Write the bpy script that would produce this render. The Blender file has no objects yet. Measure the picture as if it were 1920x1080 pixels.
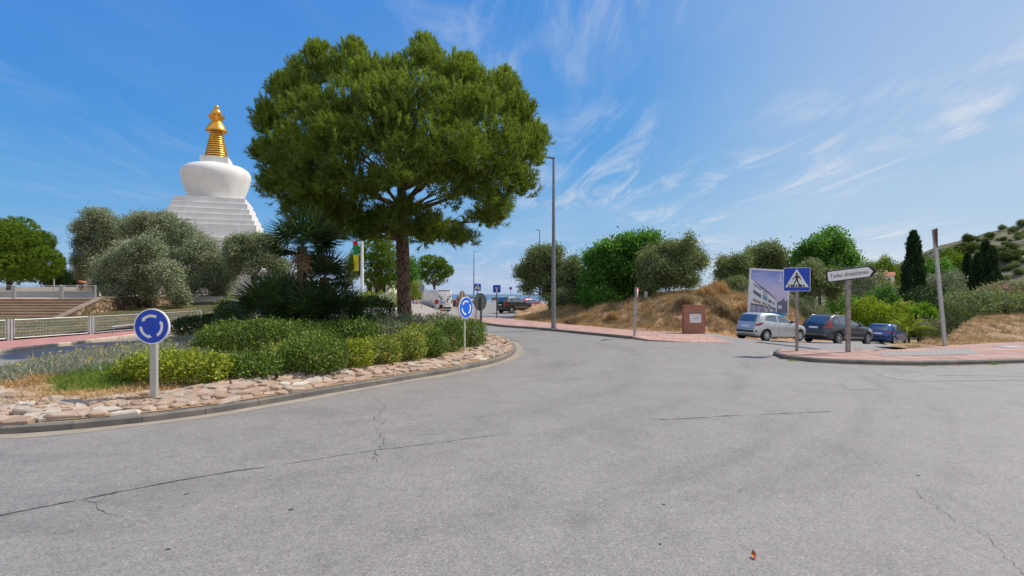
import bpy, bmesh, math, random
import numpy as np
from mathutils import Vector, Matrix
R = math.radians
sc = bpy.context.scene
COL = sc.collection
# ---------------------------------------------------------------- camera, world, sun, exposure
CAM_H, F, HX, HY = 2.4, 960.0, 960.0, 545.0       # metres, pixels of the 1920 px frame
cam_d = bpy.data.cameras.new('camera'); cam = bpy.data.objects.new('camera', cam_d); COL.objects.link(cam)
cam.location = (0, 0, CAM_H); cam.rotation_euler = (R(90), 0, 0)
cam_d.sensor_width = 36; cam_d.lens = 18; cam_d.shift_y = 5 / 1920
cam_d.clip_end = 60000; cam_d.clip_start = .1
sc.camera = cam
SUN_AZ, SUN_EL = R(21), R(52)                      # azimuth from +X towards +Y
SUN = Vector((math.cos(SUN_AZ) * math.cos(SUN_EL), math.sin(SUN_AZ) * math.cos(SUN_EL), math.sin(SUN_EL)))
sd = bpy.data.lights.new('sun', 'SUN'); so = bpy.data.objects.new('sun', sd); COL.objects.link(so)
sd.energy = 3.45; sd.angle = R(.5); sd.color = (1, .92, .80)
so.rotation_euler = SUN.to_track_quat('Z', 'Y').to_euler()
world = bpy.data.worlds.new('World'); sc.world = world; world.use_nodes = True
wn, wl = world.node_tree.nodes, world.node_tree.links
wn.clear()
w_out = wn.new('ShaderNodeOutputWorld'); w_bg = wn.new('ShaderNodeBackground')
sky = wn.new('ShaderNodeTexSky'); sky.sky_type = 'NISHITA'; sky.sun_disc = False
sky.sun_elevation = SUN_EL; sky.sun_rotation = math.pi / 2 - SUN_AZ
sky.altitude = 150; sky.air_density = .9; sky.dust_density = .15; sky.ozone_density = 4.0
w_bg.inputs[1].default_value = .10
def wmath(op, a, b=None, clamp=False):
    n = wn.new('ShaderNodeMath'); n.operation = op; n.use_clamp = clamp
    for i, v in enumerate((a, b)):
        if v is None: continue
        if isinstance(v, (int, float)): n.inputs[i].default_value = v
        else: wl.new(v, n.inputs[i])
    return n.outputs[0]
tc = wn.new('ShaderNodeTexCoord'); sep = wn.new('ShaderNodeSeparateXYZ'); wl.new(tc.outputs['Generated'], sep.inputs[0])
zz = wmath('MAXIMUM', wmath('ADD', sep.outputs[2], .06), .03)
cx = wmath('DIVIDE', sep.outputs[0], zz); cy = wmath('DIVIDE', sep.outputs[1], zz)
comb = wn.new('ShaderNodeCombineXYZ'); wl.new(cx, comb.inputs[0]); wl.new(cy, comb.inputs[1])
def wnoise(scale3, rot, nscale, detail, rough, dist, lo, hi, seed):
    m = wn.new('ShaderNodeMapping'); m.inputs['Rotation'].default_value = (0, 0, R(rot)); m.inputs['Scale'].default_value = scale3
    m.inputs['Location'].default_value = (seed * 3.7, seed * 1.3, 0)
    wl.new(comb.outputs[0], m.inputs[0])
    n = wn.new('ShaderNodeTexNoise'); n.inputs['Scale'].default_value = nscale; n.inputs['Detail'].default_value = detail
    n.inputs['Roughness'].default_value = rough; n.inputs['Distortion'].default_value = dist
    wl.new(m.outputs[0], n.inputs['Vector'])
    mr = wn.new('ShaderNodeMapRange'); mr.interpolation_type = 'SMOOTHSTEP'; wl.new(n.outputs[0], mr.inputs[0])
    mr.inputs[1].default_value = lo; mr.inputs[2].default_value = hi
    return mr.outputs[0]
streak = wnoise((1.0, .34, 1), 27, 2.1, 10, .64, 1.5, .45, .70, 43)
patch = wnoise((1, 1, 1), 0, .55, 3, .5, .3, .38, .64, 20)
veil = wnoise((.6, .35, 1), 27, .6, 4, .5, .2, .38, .75, 9)
side = wn.new('ShaderNodeMapRange'); side.interpolation_type = 'SMOOTHSTEP'; wl.new(sep.outputs[0], side.inputs[0])
side.inputs[1].default_value = -.45; side.inputs[2].default_value = .75; side.inputs[3].default_value = .14; side.inputs[4].default_value = 1.0
c1 = wmath('MULTIPLY', wmath('MULTIPLY', streak, patch), 1.0)
c2 = wmath("MULTIPLY", veil, .52)
fac = wmath('MULTIPLY', wmath('ADD', c1, c2, True), side.outputs[0], True)
fac = wmath('MULTIPLY', fac, .85)
eastv = wn.new('ShaderNodeMapRange'); eastv.interpolation_type = 'SMOOTHSTEP'; wl.new(sep.outputs[0], eastv.inputs[0])   # thin even veil on the sunward side
eastv.inputs[1].default_value = .08; eastv.inputs[2].default_value = .62; eastv.inputs[3].default_value = 0; eastv.inputs[4].default_value = .36
fac = wmath('ADD', wmath('MULTIPLY', fac, wmath('SUBTRACT', 1.0, eastv.outputs[0])), eastv.outputs[0], True)
rear = wn.new('ShaderNodeMapRange'); rear.interpolation_type = 'SMOOTHSTEP'; wl.new(sep.outputs[1], rear.inputs[0])   # unseen cloud added behind the viewer to fill and neutralise the shade
rear.inputs[1].default_value = .25; rear.inputs[2].default_value = -.35; rear.inputs[3].default_value = 0; rear.inputs[4].default_value = .85
rear_n = wnoise((1, .6, 1), 10, .8, 6, .6, .4, .15, .55, 4)
fac = wmath('MAXIMUM', fac, wmath('MULTIPLY', rear.outputs[0], rear_n))
# deep clear-sky colour: each channel of the sky keeps its own contrast
ss = wn.new('ShaderNodeSeparateColor'); wl.new(sky.outputs[0], ss.inputs[0]); sk = wn.new('ShaderNodeCombineColor')
for i_, (k_, g_, m_) in enumerate(((.43, 1.3, .40), (.49, .60, .60), (.735, .12, .86))):
    v_ = wmath('MULTIPLY', ss.outputs[i_], .1757); v_ = wmath('MINIMUM', wmath('MULTIPLY', wmath('POWER', v_, g_), k_), m_); wl.new(wmath('MULTIPLY', v_, 6.83), sk.inputs[i_])
mx = wn.new('ShaderNodeMix'); mx.data_type = 'RGBA'; wl.new(fac, mx.inputs[0]); wl.new(sk.outputs[0], mx.inputs[6])
mx.inputs[7].default_value = (5.3, 5.45, 5.75, 1)
wl.new(mx.outputs[2], w_bg.inputs[0]); wl.new(w_bg.outputs[0], w_out.inputs[0])
sc.view_settings.view_transform = 'Standard'; sc.view_settings.look = 'None'
sc.view_settings.exposure = 0.55; sc.view_settings.gamma = 1
sc.render.engine = 'CYCLES'; sc.cycles.max_bounces = 8; sc.cycles.transparent_max_bounces = 8

# ---------------------------------------------------------------- helpers
def sstep(a, b, x):
    t = np.clip((np.asarray(x, float) - a) / (b - a), 0, 1); return t * t * (3 - 2 * t)
def wpt(px, py, Y): return Vector(((px - HX) / F * Y, Y, CAM_H - (py - HY) / F * Y))
def tag(o, label=None, cat=None, group=None, kind=None):
    if label: o['label'] = label
    if cat: o['category'] = cat
    if group: o['group'] = group
    if kind: o['kind'] = kind
    return o
def empty(name, loc, rz=0, label=None, cat=None, group=None, rot=None):
    o = bpy.data.objects.new(name, None); COL.objects.link(o); o.location = loc
    o.rotation_euler = rot if rot else (0, 0, rz); o.empty_display_size = .2
    return tag(o, label, cat, group)
def copy_tree(o, parent=None):
    c = o.copy(); COL.objects.link(c); c.parent = parent
    for ch in o.children: copy_tree(ch, c)
    return c
def link(name, me, mats, parent=None, smooth=False):
    o = bpy.data.objects.new(name, me); COL.objects.link(o); o.parent = parent
    for m in (mats if isinstance(mats, (list, tuple)) else [mats]): me.materials.append(m)
    if smooth: me.polygons.foreach_set('use_smooth', np.ones(len(me.polygons), bool))
    return o
def mesh_np(name, V, Fc, mats, parent=None, smooth=False):
    """V (n,3), Fc (m,k) one polygon size"""
    me = bpy.data.meshes.new(name); V = np.asarray(V, np.float32); Fc = np.asarray(Fc, np.int32)
    me.vertices.add(len(V)); me.vertices.foreach_set('co', V.ravel())
    me.loops.add(Fc.size); me.loops.foreach_set('vertex_index', Fc.ravel())
    me.polygons.add(len(Fc)); me.polygons.foreach_set('loop_start', np.arange(0, Fc.size, Fc.shape[1], dtype=np.int32))
    me.update(calc_edges=True); me.validate()
    return link(name, me, mats, parent, smooth)
class MB:
    def __init__(s): s.v = []; s.f = []; s.m = []
    def add(s, vs, fs, mi=0, M=None):
        b = len(s.v); s.v += [tuple(M @ Vector(v)) if M else tuple(v) for v in vs]
        s.f += [tuple(b + i for i in f) for f in fs]; s.m += [mi] * len(fs); return s
    def box(s, a, b, mi=0, M=None):
        (x0, y0, z0), (x1, y1, z1) = a, b
        return s.add([(x0, y0, z0), (x1, y0, z0), (x1, y1, z0), (x0, y1, z0), (x0, y0, z1), (x1, y0, z1), (x1, y1, z1), (x0, y1, z1)],
                     [(0, 3, 2, 1), (4, 5, 6, 7), (0, 1, 5, 4), (1, 2, 6, 5), (2, 3, 7, 6), (3, 0, 4, 7)], mi, M)
    def tube(s, pts, rad, n=8, mi=0, cap=True):
        pts = [Vector(p) for p in pts]; rad = rad if isinstance(rad, (list, tuple)) else [rad] * len(pts)
        vs, fs = [], []
        d0 = (pts[1] - pts[0]).normalized(); up = Vector((0, 0, 1)) if abs(d0.z) < .9 else Vector((1, 0, 0))
        u = d0.cross(up).normalized()
        for i, p in enumerate(pts):
            d = ((pts[min(i + 1, len(pts) - 1)]) - pts[max(i - 1, 0)]).normalized()
            u = (u - d * u.dot(d)).normalized(); w = d.cross(u)
            for k in range(n):
                a = 2 * math.pi * k / n; vs.append(p + (u * math.cos(a) + w * math.sin(a)) * rad[i])
        for i in range(len(pts) - 1):
            for k in range(n):
                k2 = (k + 1) % n; fs.append((i * n + k, i * n + k2, (i + 1) * n + k2, (i + 1) * n + k))
        if cap: fs += [tuple(range(n))[::-1], tuple((len(pts) - 1) * n + k for k in range(n))]
        return s.add(vs, fs, mi)
    def lathe(s, prof, n=32, mi=0, M=None, cap=True):
        vs = []; fs = []
        for r, z in prof:
            for k in range(n): a = 2 * math.pi * k / n; vs.append((r * math.cos(a), r * math.sin(a), z))
        for i in range(len(prof) - 1):
            for k in range(n): k2 = (k + 1) % n; fs.append((i * n + k, i * n + k2, (i + 1) * n + k2, (i + 1) * n + k))
        if cap: fs += [tuple(range(n))[::-1], tuple((len(prof) - 1) * n + k for k in range(n))]
        return s.add(vs, fs, mi, M)
    def prism(s, poly, y0, y1, mi=0, M=None):
        """poly in local XZ, extruded along Y (front face y0 looks to -Y)"""
        n = len(poly); vs = [(x, y0, z) for x, z in poly] + [(x, y1, z) for x, z in poly]
        return s.add(vs, [tuple(range(n)), tuple(range(2 * n - 1, n - 1, -1))] + [(i, i + n, (i + 1) % n + n, (i + 1) % n) for i in range(n)], mi, M)
    def slab(s, poly, z0, z1, mi=0):
        """poly in XY, vertical extrusion"""
        n = len(poly); vs = [(x, y, z0) for x, y in poly] + [(x, y, z1) for x, y in poly]
        return s.add(vs, [tuple(range(n - 1, -1, -1)), tuple(range(n, 2 * n))] + [(i, (i + 1) % n, (i + 1) % n + n, i + n) for i in range(n)], mi)
    def build(s, name, mats, parent=None, smooth=False, bevel=0):
        me = bpy.data.meshes.new(name); me.from_pydata(s.v, [], s.f)
        me.polygons.foreach_set('material_index', s.m); me.update()
        if bevel:
            b = bmesh.new(); b.from_mesh(me); bmesh.ops.recalc_face_normals(b, faces=b.faces)
            bmesh.ops.bevel(b, geom=list(b.edges), offset=bevel, segments=2, affect='EDGES', profile=.6); b.to_mesh(me); b.free()
        elif not smooth or True:
            b = bmesh.new(); b.from_mesh(me); bmesh.ops.recalc_face_normals(b, faces=b.faces); b.to_mesh(me); b.free()
        return link(name, me, mats, parent, smooth)
def autosmooth(o, ang=35):
    me = o.data; me.polygons.foreach_set('use_smooth', np.ones(len(me.polygons), bool))
    try: me.set_sharp_from_angle(angle=R(ang))
    except Exception: pass
    return o
def rrect(w, h, r, n=4, cx=0, cz=0):
    p = []
    for (sx, sz, a0) in ((1, 1, 0), (-1, 1, 90), (-1, -1, 180), (1, -1, 270)):
        for k in range(n + 1):
            a = R(a0 + 90 * k / n); p.append((cx + sx * (w / 2 - r) + r * math.cos(a), cz + sz * (h / 2 - r) + r * math.sin(a)))
    return p
def disc(r, n=40, cx=0, cz=0): return [(cx + r * math.cos(2 * math.pi * k / n), cz + r * math.sin(2 * math.pi * k / n)) for k in range(n)]
def text_mb(txt, size, M, parent, name, m, align='CENTER', ex=.002, sx=1.0, space=1.0):
    cu = bpy.data.curves.new(name, 'FONT'); cu.body = txt; cu.size = size; cu.align_x = align; cu.align_y = 'CENTER'; cu.extrude = ex; cu.space_character = space
    cu.offset = size * .008
    t = bpy.data.objects.new(name, cu); COL.objects.link(t)
    me = bpy.data.meshes.new_from_object(t.evaluated_get(bpy.context.evaluated_depsgraph_get()))
    bpy.data.objects.remove(t); bpy.data.curves.remove(cu)
    me.transform(M @ Matrix.Diagonal((sx, 1, 1, 1)))
    return link(name, me, m, parent)
XZ = Matrix.Rotation(R(90), 4, 'X')                   # text lying in XY -> standing in XZ, facing -Y

# ---------------------------------------------------------------- materials
class NT:
    def __init__(s, name):
        s.m = bpy.data.materials.new(name); s.m.use_nodes = True; s.t = s.m.node_tree; s.n = s.t.nodes
        s.bsdf = s.n['Principled BSDF']; s.out = s.n['Material Output']
    def new(s, typ, **kw):
        n = s.n.new(typ)
        for k, v in kw.items(): setattr(n, k, v)
        return n
    def link(s, a, b): s.t.links.new(a, b)
    def coord(s, kind='Object', scale=(1, 1, 1), rot=(0, 0, 0)):
        if kind == 'World': c = s.new('ShaderNodeNewGeometry').outputs['Position']
        else: c = s.new('ShaderNodeTexCoord').outputs[kind]
        m = s.new('ShaderNodeMapping'); m.inputs['Scale'].default_value = scale; m.inputs['Rotation'].default_value = rot
        s.link(c, m.inputs[0]); return m.outputs[0]
    def noise(s, co, scale, detail=5, rough=.55, dist=0):
        n = s.new('ShaderNodeTexNoise'); n.inputs['Scale'].default_value = scale; n.inputs['Detail'].default_value = detail
        n.inputs['Roughness'].default_value = rough; n.inputs['Distortion'].default_value = dist
        if co: s.link(co, n.inputs['Vector'])
        return n.outputs[0]
    def ramp(s, fac, stops):
        r = s.new('ShaderNodeValToRGB'); s.link(fac, r.inputs[0]); e = r.color_ramp.elements
        while len(e) < len(stops): e.new(.5)
        for i, (p, c) in enumerate(stops): e[i].position = p; e[i].color = (*c, 1) if len(c) == 3 else c
        return r.outputs[0]
    def mix(s, fac, a, b, blend='MIX'):
        m = s.new('ShaderNodeMix', data_type='RGBA', blend_type=blend)
        for sock, v in ((m.inputs[0], fac), (m.inputs[6], a), (m.inputs[7], b)):
            if isinstance(v, (int, float)): sock.default_value = v
            elif isinstance(v, tuple): sock.default_value = (*v, 1) if len(v) == 3 else v
            else: s.link(v, sock)
        return m.outputs[2]
    def math(s, op, a, b=None, clamp=False):
        n = s.new('ShaderNodeMath', operation=op, use_clamp=clamp)
        for i, v in enumerate((a, b)):
            if v is None: continue
            if isinstance(v, (int, float)): n.inputs[i].default_value = v
            else: s.link(v, n.inputs[i])
        return n.outputs[0]
    def bump(s, h, strength=.3, dist=.02):
        b = s.new('ShaderNodeBump'); b.inputs['Strength'].default_value = strength; b.inputs['Distance'].default_value = dist
        s.link(h, b.inputs['Height']); s.link(b.outputs[0], s.bsdf.inputs['Normal'])
    def set(s, color=None, rough=None, metal=None, spec=None, coat=None):
        for k, v in (('Base Color', color), ('Roughness', rough), ('Metallic', metal), ('Specular IOR Level', spec), ('Coat Weight', coat)):
            if v is None: continue
            if isinstance(v, tuple): s.bsdf.inputs[k].default_value = (*v, 1)
            elif isinstance(v, (int, float)): s.bsdf.inputs[k].default_value = v
            else: s.link(v, s.bsdf.inputs[k])
        return s
def mat(name, c1, c2=None, scale=4, rough=.6, metal=0, spec=.4, coords='Object', bump=0, bdist=.01, lo=.35, hi=.65, coat=None, detail=5):
    t = NT(name)
    if c2 is None: c2 = tuple(min(1, c * .88) for c in c1)
    f = t.noise(t.coord(coords), scale, detail)
    t.set(t.ramp(f, [(lo, c1), (hi, c2)]), rough, metal, spec, coat)
    if bump: t.bump(f, bump, bdist)
    return t.m
def leafmat(name, stops, trans=.3, rough=.5, spec=.3, big=.6, tint=None, obj=False):
    """leaves: colour differs leaf by leaf and by branch-sized patches of species colour"""
    t = NT(name); g = t.new('ShaderNodeNewGeometry')
    nz = t.noise(t.coord('World'), big, 3)
    f = t.math('ADD', t.math('MULTIPLY', g.outputs['Random Per Island'], .55), t.math('MULTIPLY', nz, .45))
    if obj:
        oi = t.new('ShaderNodeObjectInfo'); f = t.math('ADD', f, t.math('MULTIPLY', t.math('SUBTRACT', oi.outputs['Random'], .5), .35), True)
    col = t.ramp(f, stops)
    t.set(col, max(rough, .55), 0, spec * .6)
    tr = t.new('ShaderNodeBsdfTranslucent'); t.link(t.mix(1.0, col, tint or (1.6, 1.7, .8), 'MULTIPLY'), tr.inputs[0])
    ms = t.new('ShaderNodeMixShader'); ms.inputs[0].default_value = trans
    t.link(t.bsdf.outputs[0], ms.inputs[1]); t.link(tr.outputs[0], ms.inputs[2]); t.link(ms.outputs[0], t.out.inputs[0])
    return t.m
M = {}
# asphalt: pale worn aggregate, blotches, tyre-worn bands that follow the ring road
def asphalt(name, c_lo, c_hi):
    t = NT(name); w = t.coord('World')
    agg = t.new('ShaderNodeTexVoronoi'); agg.inputs['Scale'].default_value = 62; t.link(w, agg.inputs['Vector'])
    fine = t.noise(w, 130, 3, .6); med = t.noise(w, 7, 6, .65); big = t.noise(w, .22, 5, .6, .5)
    base = t.ramp(med, [(.30, c_lo), (.70, c_hi)])
    base = t.mix(t.math('MULTIPLY', big, .9), base, tuple(c * 1.12 for c in c_hi))
    sep = t.new('ShaderNodeSeparateXYZ'); t.link(w, sep.inputs[0])
    dx = t.math('ADD', sep.outputs[0], 6.5); dy = t.math('SUBTRACT', sep.outputs[1], 20)
    r = t.math('SQRT', t.math('ADD', t.math('MULTIPLY', dx, dx), t.math('MULTIPLY', dy, dy)))
    ang = t.math('ARCTAN2', dy, dx)
    cb = t.new('ShaderNodeCombineXYZ'); t.link(t.math('MULTIPLY', r, .75), cb.inputs[0]); t.link(t.math('MULTIPLY', ang, 1.6), cb.inputs[1])
    band = t.noise(cb.outputs[0], 1.0, 6, .62, .4)
    bf = t.new('ShaderNodeMapRange', interpolation_type='SMOOTHSTEP'); t.link(band, bf.inputs[0]); bf.inputs[1].default_value = .50; bf.inputs[2].default_value = .72
    base = t.mix(t.math('MULTIPLY', bf.outputs[0], .30), base, tuple(c * .58 for c in c_lo))
    sp = t.ramp(agg.outputs['Color'], [(.0, (.62, .62, .62)), (.5, (.98, .98, .98)), (.86, (1.12, 1.1, 1.08)), (1, (1.75, 1.7, 1.65))])
    base = t.mix(1.0, base, sp, 'MULTIPLY')
    base = t.mix(.5, base, t.ramp(fine, [(.3, (.7, .7, .7)), (.7, (1.3, 1.3, 1.3))]), 'MULTIPLY')
    old = t.noise(w, .9, 7, .7, .8); base = t.mix(.55, base, t.ramp(old, [(.3, (.74, .74, .75)), (.5, (1, 1, 1)), (.72, (1.16, 1.15, 1.13))]), 'MULTIPLY')
    oil = t.new('ShaderNodeTexVoronoi'); oil.inputs['Scale'].default_value = .55; t.link(t.mix(.25, w, t.noise(w, 2.2, 4)), oil.inputs['Vector'])
    base = t.mix(t.ramp(oil.outputs['Distance'], [(.05, (.22,) * 3), (.13, (0,) * 3)]), base, (.06, .057, .055))
    t.set(base, t.ramp(med, [(.3, (.62,) * 3), (.7, (.8,) * 3)]), 0, .35)
    t.bump(t.math('ADD', t.math('MULTIPLY', agg.outputs['Distance'], .7), fine), .35, .006)
    return t.m
M['asphalt'] = asphalt('asphalt', (.178, .167, .157), (.245, .231, .218))
M['tar'] = mat('tar_seam', (.035, .034, .034), (.11, .105, .10), 24, .8, lo=.4, hi=.62)
M['crack'] = mat('crack_fill', (.07, .065, .06), (.13, .12, .11), 30, .9)
M['gutter'] = mat('gutter_concrete', (.33, .29, .23), (.25, .22, .18), 2.2, .85, coords='World', bump=.2)
M['kerb'] = mat('kerb_concrete', (.115, .108, .10), (.20, .18, .155), 1.6, .85, coords='World', bump=.35, bdist=.02)
M['kerb_pale'] = mat('kerb_pale', (.50, .42, .32), (.38, .32, .25), 2.5, .85, coords='World', bump=.3)
M['mortar'] = mat('mortar', (.36, .32, .27), (.28, .25, .21), 8, .9, coords='World')
def tiles(name, c1, c2, cm, size, rz):
    t = NT(name); w = t.coord('World', (1 / size,) * 3, (0, 0, R(rz)))
    b = t.new('ShaderNodeTexBrick'); b.offset = .0; b.inputs['Scale'].default_value = 1; b.inputs['Mortar Size'].default_value = .022
    b.inputs['Brick Width'].default_value = 1; b.inputs['Row Height'].default_value = 1; b.inputs['Mortar Smooth'].default_value = .3
    for k, c in (('Color1', c1), ('Color2', c2), ('Mortar', cm)): b.inputs[k].default_value = (*c, 1)
    t.link(w, b.inputs['Vector'])
    nz = t.noise(t.coord('World'), 1.3, 6, .65); fn = t.noise(t.coord('World'), 40, 3)
    col = t.mix(.75, b.outputs['Color'], t.ramp(nz, [(.3, (.75, .72, .7)), (.7, (1.2, 1.18, 1.16))]), 'MULTIPLY')
    col = t.mix(.4, col, t.ramp(fn, [(.3, (.75,) * 3), (.7, (1.25,) * 3)]), 'MULTIPLY')
    t.set(col, .8, 0, .3); t.bump(b.outputs['Fac'], -.4, .01); return t.m
M['paver_red'] = tiles('paver_red', (.33, .20, .17), (.41, .265, .225), (.06, .045, .04), .95, -4)
M['paver_small'] = tiles('paver_small', (.37, .225, .19), (.46, .30, .25), (.20, .13, .11), .40, 20)
M['paver_pink'] = tiles('paver_pink', (.40, .19, .17), (.44, .22, .195), (.34, .17, .15), .35, 80)
M['soil'] = mat('dry_soil', (.36, .245, .14), (.24, .16, .09), 1.3, .95, coords='World', bump=.6, bdist=.03)
M['earth'] = mat('red_earth', (.42, .25, .135), (.23, .145, .08), 1.1, .95, coords='World', bump=.8, bdist=.08, detail=9, lo=.4, hi=.6)
M['lawn'] = mat('lawn', (.055, .062, .022), (.17, .13, .06), .5, .95, coords='World', bump=.5, bdist=.05, detail=8)  # colours darkened to stand in for the shade of the olive trees
M['plaza'] = mat('plaza_ground', (.30, .27, .24), (.24, .215, .19), .6, .9, coords='World')
M['white_line'] = None
t = NT('worn_paint'); nz = t.noise(t.coord('World'), 5, 8, .72)
t.set(t.ramp(nz, [(.40, (.205, .195, .187)), (.72, (.31, .303, .293))]), .75, 0, .3); M['white_line'] = t.m
M['steel'] = mat('galvanised_steel', (.42, .43, .44), (.34, .35, .36), 9, .42, .75)
M['lamp_grey'] = mat('lamp_grey', (.26, .27, .29), (.22, .23, .25), 3, .42, .5)
M['post_grey'] = mat('post_aluminium', (.50, .48, .45), (.42, .41, .38), 6, .45, .35)
M['post_old'] = mat('post_weathered', (.37, .32, .29), (.21, .17, .15), 5, .6, .25)
M['sign_back'] = mat('sign_back_grey', (.075, .09, .085), (.055, .065, .06), 4, .5, .1)
M['sign_back_light'] = mat('sign_back_light', (.36, .38, .40), (.30, .31, .33), 4, .5, .5)
M['blue'] = mat('sign_blue', (.004, .055, .48), (.003, .045, .42), 2.5, .32, spec=.5)
M['blue_bright'] = mat('sign_bright_blue', (.008, .14, .72), (.006, .12, .66), 2.5, .32, spec=.5)
M['white'] = mat('sign_white', (.78, .775, .76), (.62, .61, .585), 3, .42, lo=.42, hi=.80)
M['black'] = mat('sign_black', (.012, .012, .012), (.02, .02, .02), 5, .4)
M['red'] = mat('sign_red', (.55, .02, .02), (.48, .02, .02), 5, .4)
M['rust'] = mat('rusty_plate', (.30, .10, .04), (.17, .07, .04), 8, .8, .2)
t = NT('white_stucco'); nz = t.noise(t.coord('World', (1.2, 1.2, .12)), 1.0, 8, .7); n2 = t.noise(t.coord('World'), .5, 6, .65)
t.set(t.mix(.55, t.ramp(n2, [(.3, (.62, .61, .585)), (.7, (.72, .71, .69))]), t.ramp(nz, [(.32, (.80, .79, .77)), (.5, (1, 1, 1))]), 'MULTIPLY'), .8, 0, .3); t.bump(n2, .12, .03); M['stucco'] = t.m
M['stucco_old'] = mat('cream_stucco', (.70, .66, .58), (.60, .56, .49), .7, .85, coords='World')
t = NT('gilded_metal'); nz = t.noise(t.coord('Object'), 3.0, 5); t.set(t.ramp(nz, [(.3, (.86, .47, .09)), (.7, (.68, .33, .05))]), .34, .85, .5); M['gold'] = t.m
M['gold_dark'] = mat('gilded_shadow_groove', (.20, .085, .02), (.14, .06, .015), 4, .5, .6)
M['bark'] = None
t = NT('pine_bark'); w = t.coord('Object', (7, 7, 1.6)); v = t.new('ShaderNodeTexVoronoi', feature='DISTANCE_TO_EDGE'); v.inputs['Scale'].default_value = 1.6; t.link(w, v.inputs['Vector'])
nz = t.noise(t.coord('Object'), 6, 6, .65)
t.set(t.mix(t.ramp(v.outputs['Distance'], [(.0, (0,) * 3), (.22, (1,) * 3)]), (.035, .022, .016), t.ramp(nz, [(.3, (.17, .105, .07)), (.7, (.27, .18, .125))])), .92, 0, .2)
t.bump(v.outputs['Distance'], 1.0, .05); M['bark'] = t.m
M['bark_grey'] = mat('grey_bark', (.17, .14, .11), (.09, .072, .058), 7, .95, bump=.8, bdist=.03)
M['bark_palm'] = mat('palm_trunk_fibre', (.13, .085, .05), (.055, .036, .022), 12, .95, bump=1, bdist=.04)
M['twig'] = mat('dry_frond', (.33, .24, .13), (.22, .15, .08), 5, .9)
M['pine'] = leafmat('pine_needles', [(.15, (0.058, 0.094, 0.017)), (.5, (0.118, 0.172, 0.026)), (.85, (0.240, 0.300, 0.050))], .3, .55, .25, .7)
M['pine_young'] = leafmat('pine_new_growth', [(.15, (0.112, 0.168, 0.022)), (.5, (0.190, 0.263, 0.039)), (.85, (0.302, 0.370, 0.067))], .35, .55, .25, .7)
M['hill_pine'] = leafmat('hill_pine_needles', [(.2, (.045, .068, .018)), (.5, (.08, .11, .03)), (.8, (.13, .16, .045))], .25, .55, .2, .5)
M['pine_far'] = leafmat('pine_needles_bright', [(.2, (0.061, 0.115, 0.014)), (.5, (0.115, 0.182, 0.019)), (.8, (0.189, 0.270, 0.030))], .3, .55, .2, .5)
M['olive'] = leafmat('olive_leaves', [(.2, (0.133, 0.169, 0.080)), (.5, (0.240, 0.276, 0.146)), (.82, (0.427, 0.463, 0.294))], .22, .5, .35, .6, (0.800, 0.800, 0.800))
M['carob'] = leafmat('carob_leaves', [(.2, (0.036, 0.101, 0.017)), (.5, (0.073, 0.186, 0.026)), (.85, (0.162, 0.324, 0.049))], .35, .42, .4, .6)
M['darkolive'] = leafmat('dark_olive_leaves', [(.2, (0.078, 0.108, 0.045)), (.5, (0.154, 0.192, 0.083)), (.85, (0.300, 0.332, 0.166))], .25, .5, .3, .6)
M['hedge'] = leafmat('hedge_leaves', [(.14, (.024, .052, .012)), (.44, (.082, .148, .024)), (.74, (.205, .290, .048)), (.95, (.36, .28, .08))], .22, .45, .4, 1.6)
M['hedge_yellow'] = leafmat('hedge_leaves_yellow', [(.15, (0.073, 0.106, 0.018)), (.45, (0.204, 0.254, 0.024)), (.8, (0.393, 0.426, 0.035)), (.96, (0.590, 0.327, 0.082))], .2, .36, .45, 1.4)
M['hedge_red'] = leafmat('hedge_leaves_russet', [(.15, (0.074, 0.115, 0.027)), (.45, (0.185, 0.260, 0.045)), (.72, (0.353, 0.353, 0.066)), (.9, (0.632, 0.298, 0.102))], .2, .38, .45, 1.8)
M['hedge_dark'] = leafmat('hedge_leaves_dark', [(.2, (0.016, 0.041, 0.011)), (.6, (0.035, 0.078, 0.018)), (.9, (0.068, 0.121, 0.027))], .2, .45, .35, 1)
M['hedge_grey'] = leafmat('shrub_grey_green', [(.2, (0.123, 0.145, 0.083)), (.6, (0.215, 0.248, 0.140)), (.9, (0.362, 0.362, 0.215))], .2, .5, .3, 1)
M['lime'] = leafmat('lime_leaves', [(.2, (0.074, 0.126, 0.011)), (.5, (0.179, 0.243, 0.015)), (.85, (0.316, 0.368, 0.032))], .42, .42, .35, .8)
M['cypress'] = leafmat('cypress_sprays', [(.2, (0.012, 0.033, 0.015)), (.6, (0.030, 0.063, 0.026)), (.9, (0.075, 0.112, 0.038))], .15, .6, .2, .6)
M['palm'] = leafmat('fan_palm_leaves', [(.2, (0.027, 0.057, 0.022)), (.6, (0.061, 0.105, 0.032)), (.92, (0.135, 0.189, 0.068))], .22, .36, .45, .8)
M['palm_bright'] = leafmat('feather_palm_leaves', [(.2, (0.101, 0.149, 0.024)), (.6, (0.216, 0.257, 0.043)), (.9, (0.405, 0.365, 0.081))], .35, .4, .35, .8)
M['yucca'] = leafmat('yucca_leaves', [(.2, (0.068, 0.149, 0.016)), (.6, (0.149, 0.284, 0.024)), (.9, (0.270, 0.405, 0.041))], .3, .38, .4, .8)
M['santolina'] = leafmat('silver_leaves', [(.2, (0.150, 0.170, 0.140)), (.6, (0.270, 0.290, 0.240)), (.92, (0.460, 0.460, 0.380))], .2, .7, .2, 2)
M['grass_green'] = leafmat('green_grass', [(.2, (0.072, 0.154, 0.018)), (.6, (0.143, 0.242, 0.033)), (.9, (0.286, 0.308, 0.077))], .35, .5, .2, 2)
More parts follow.
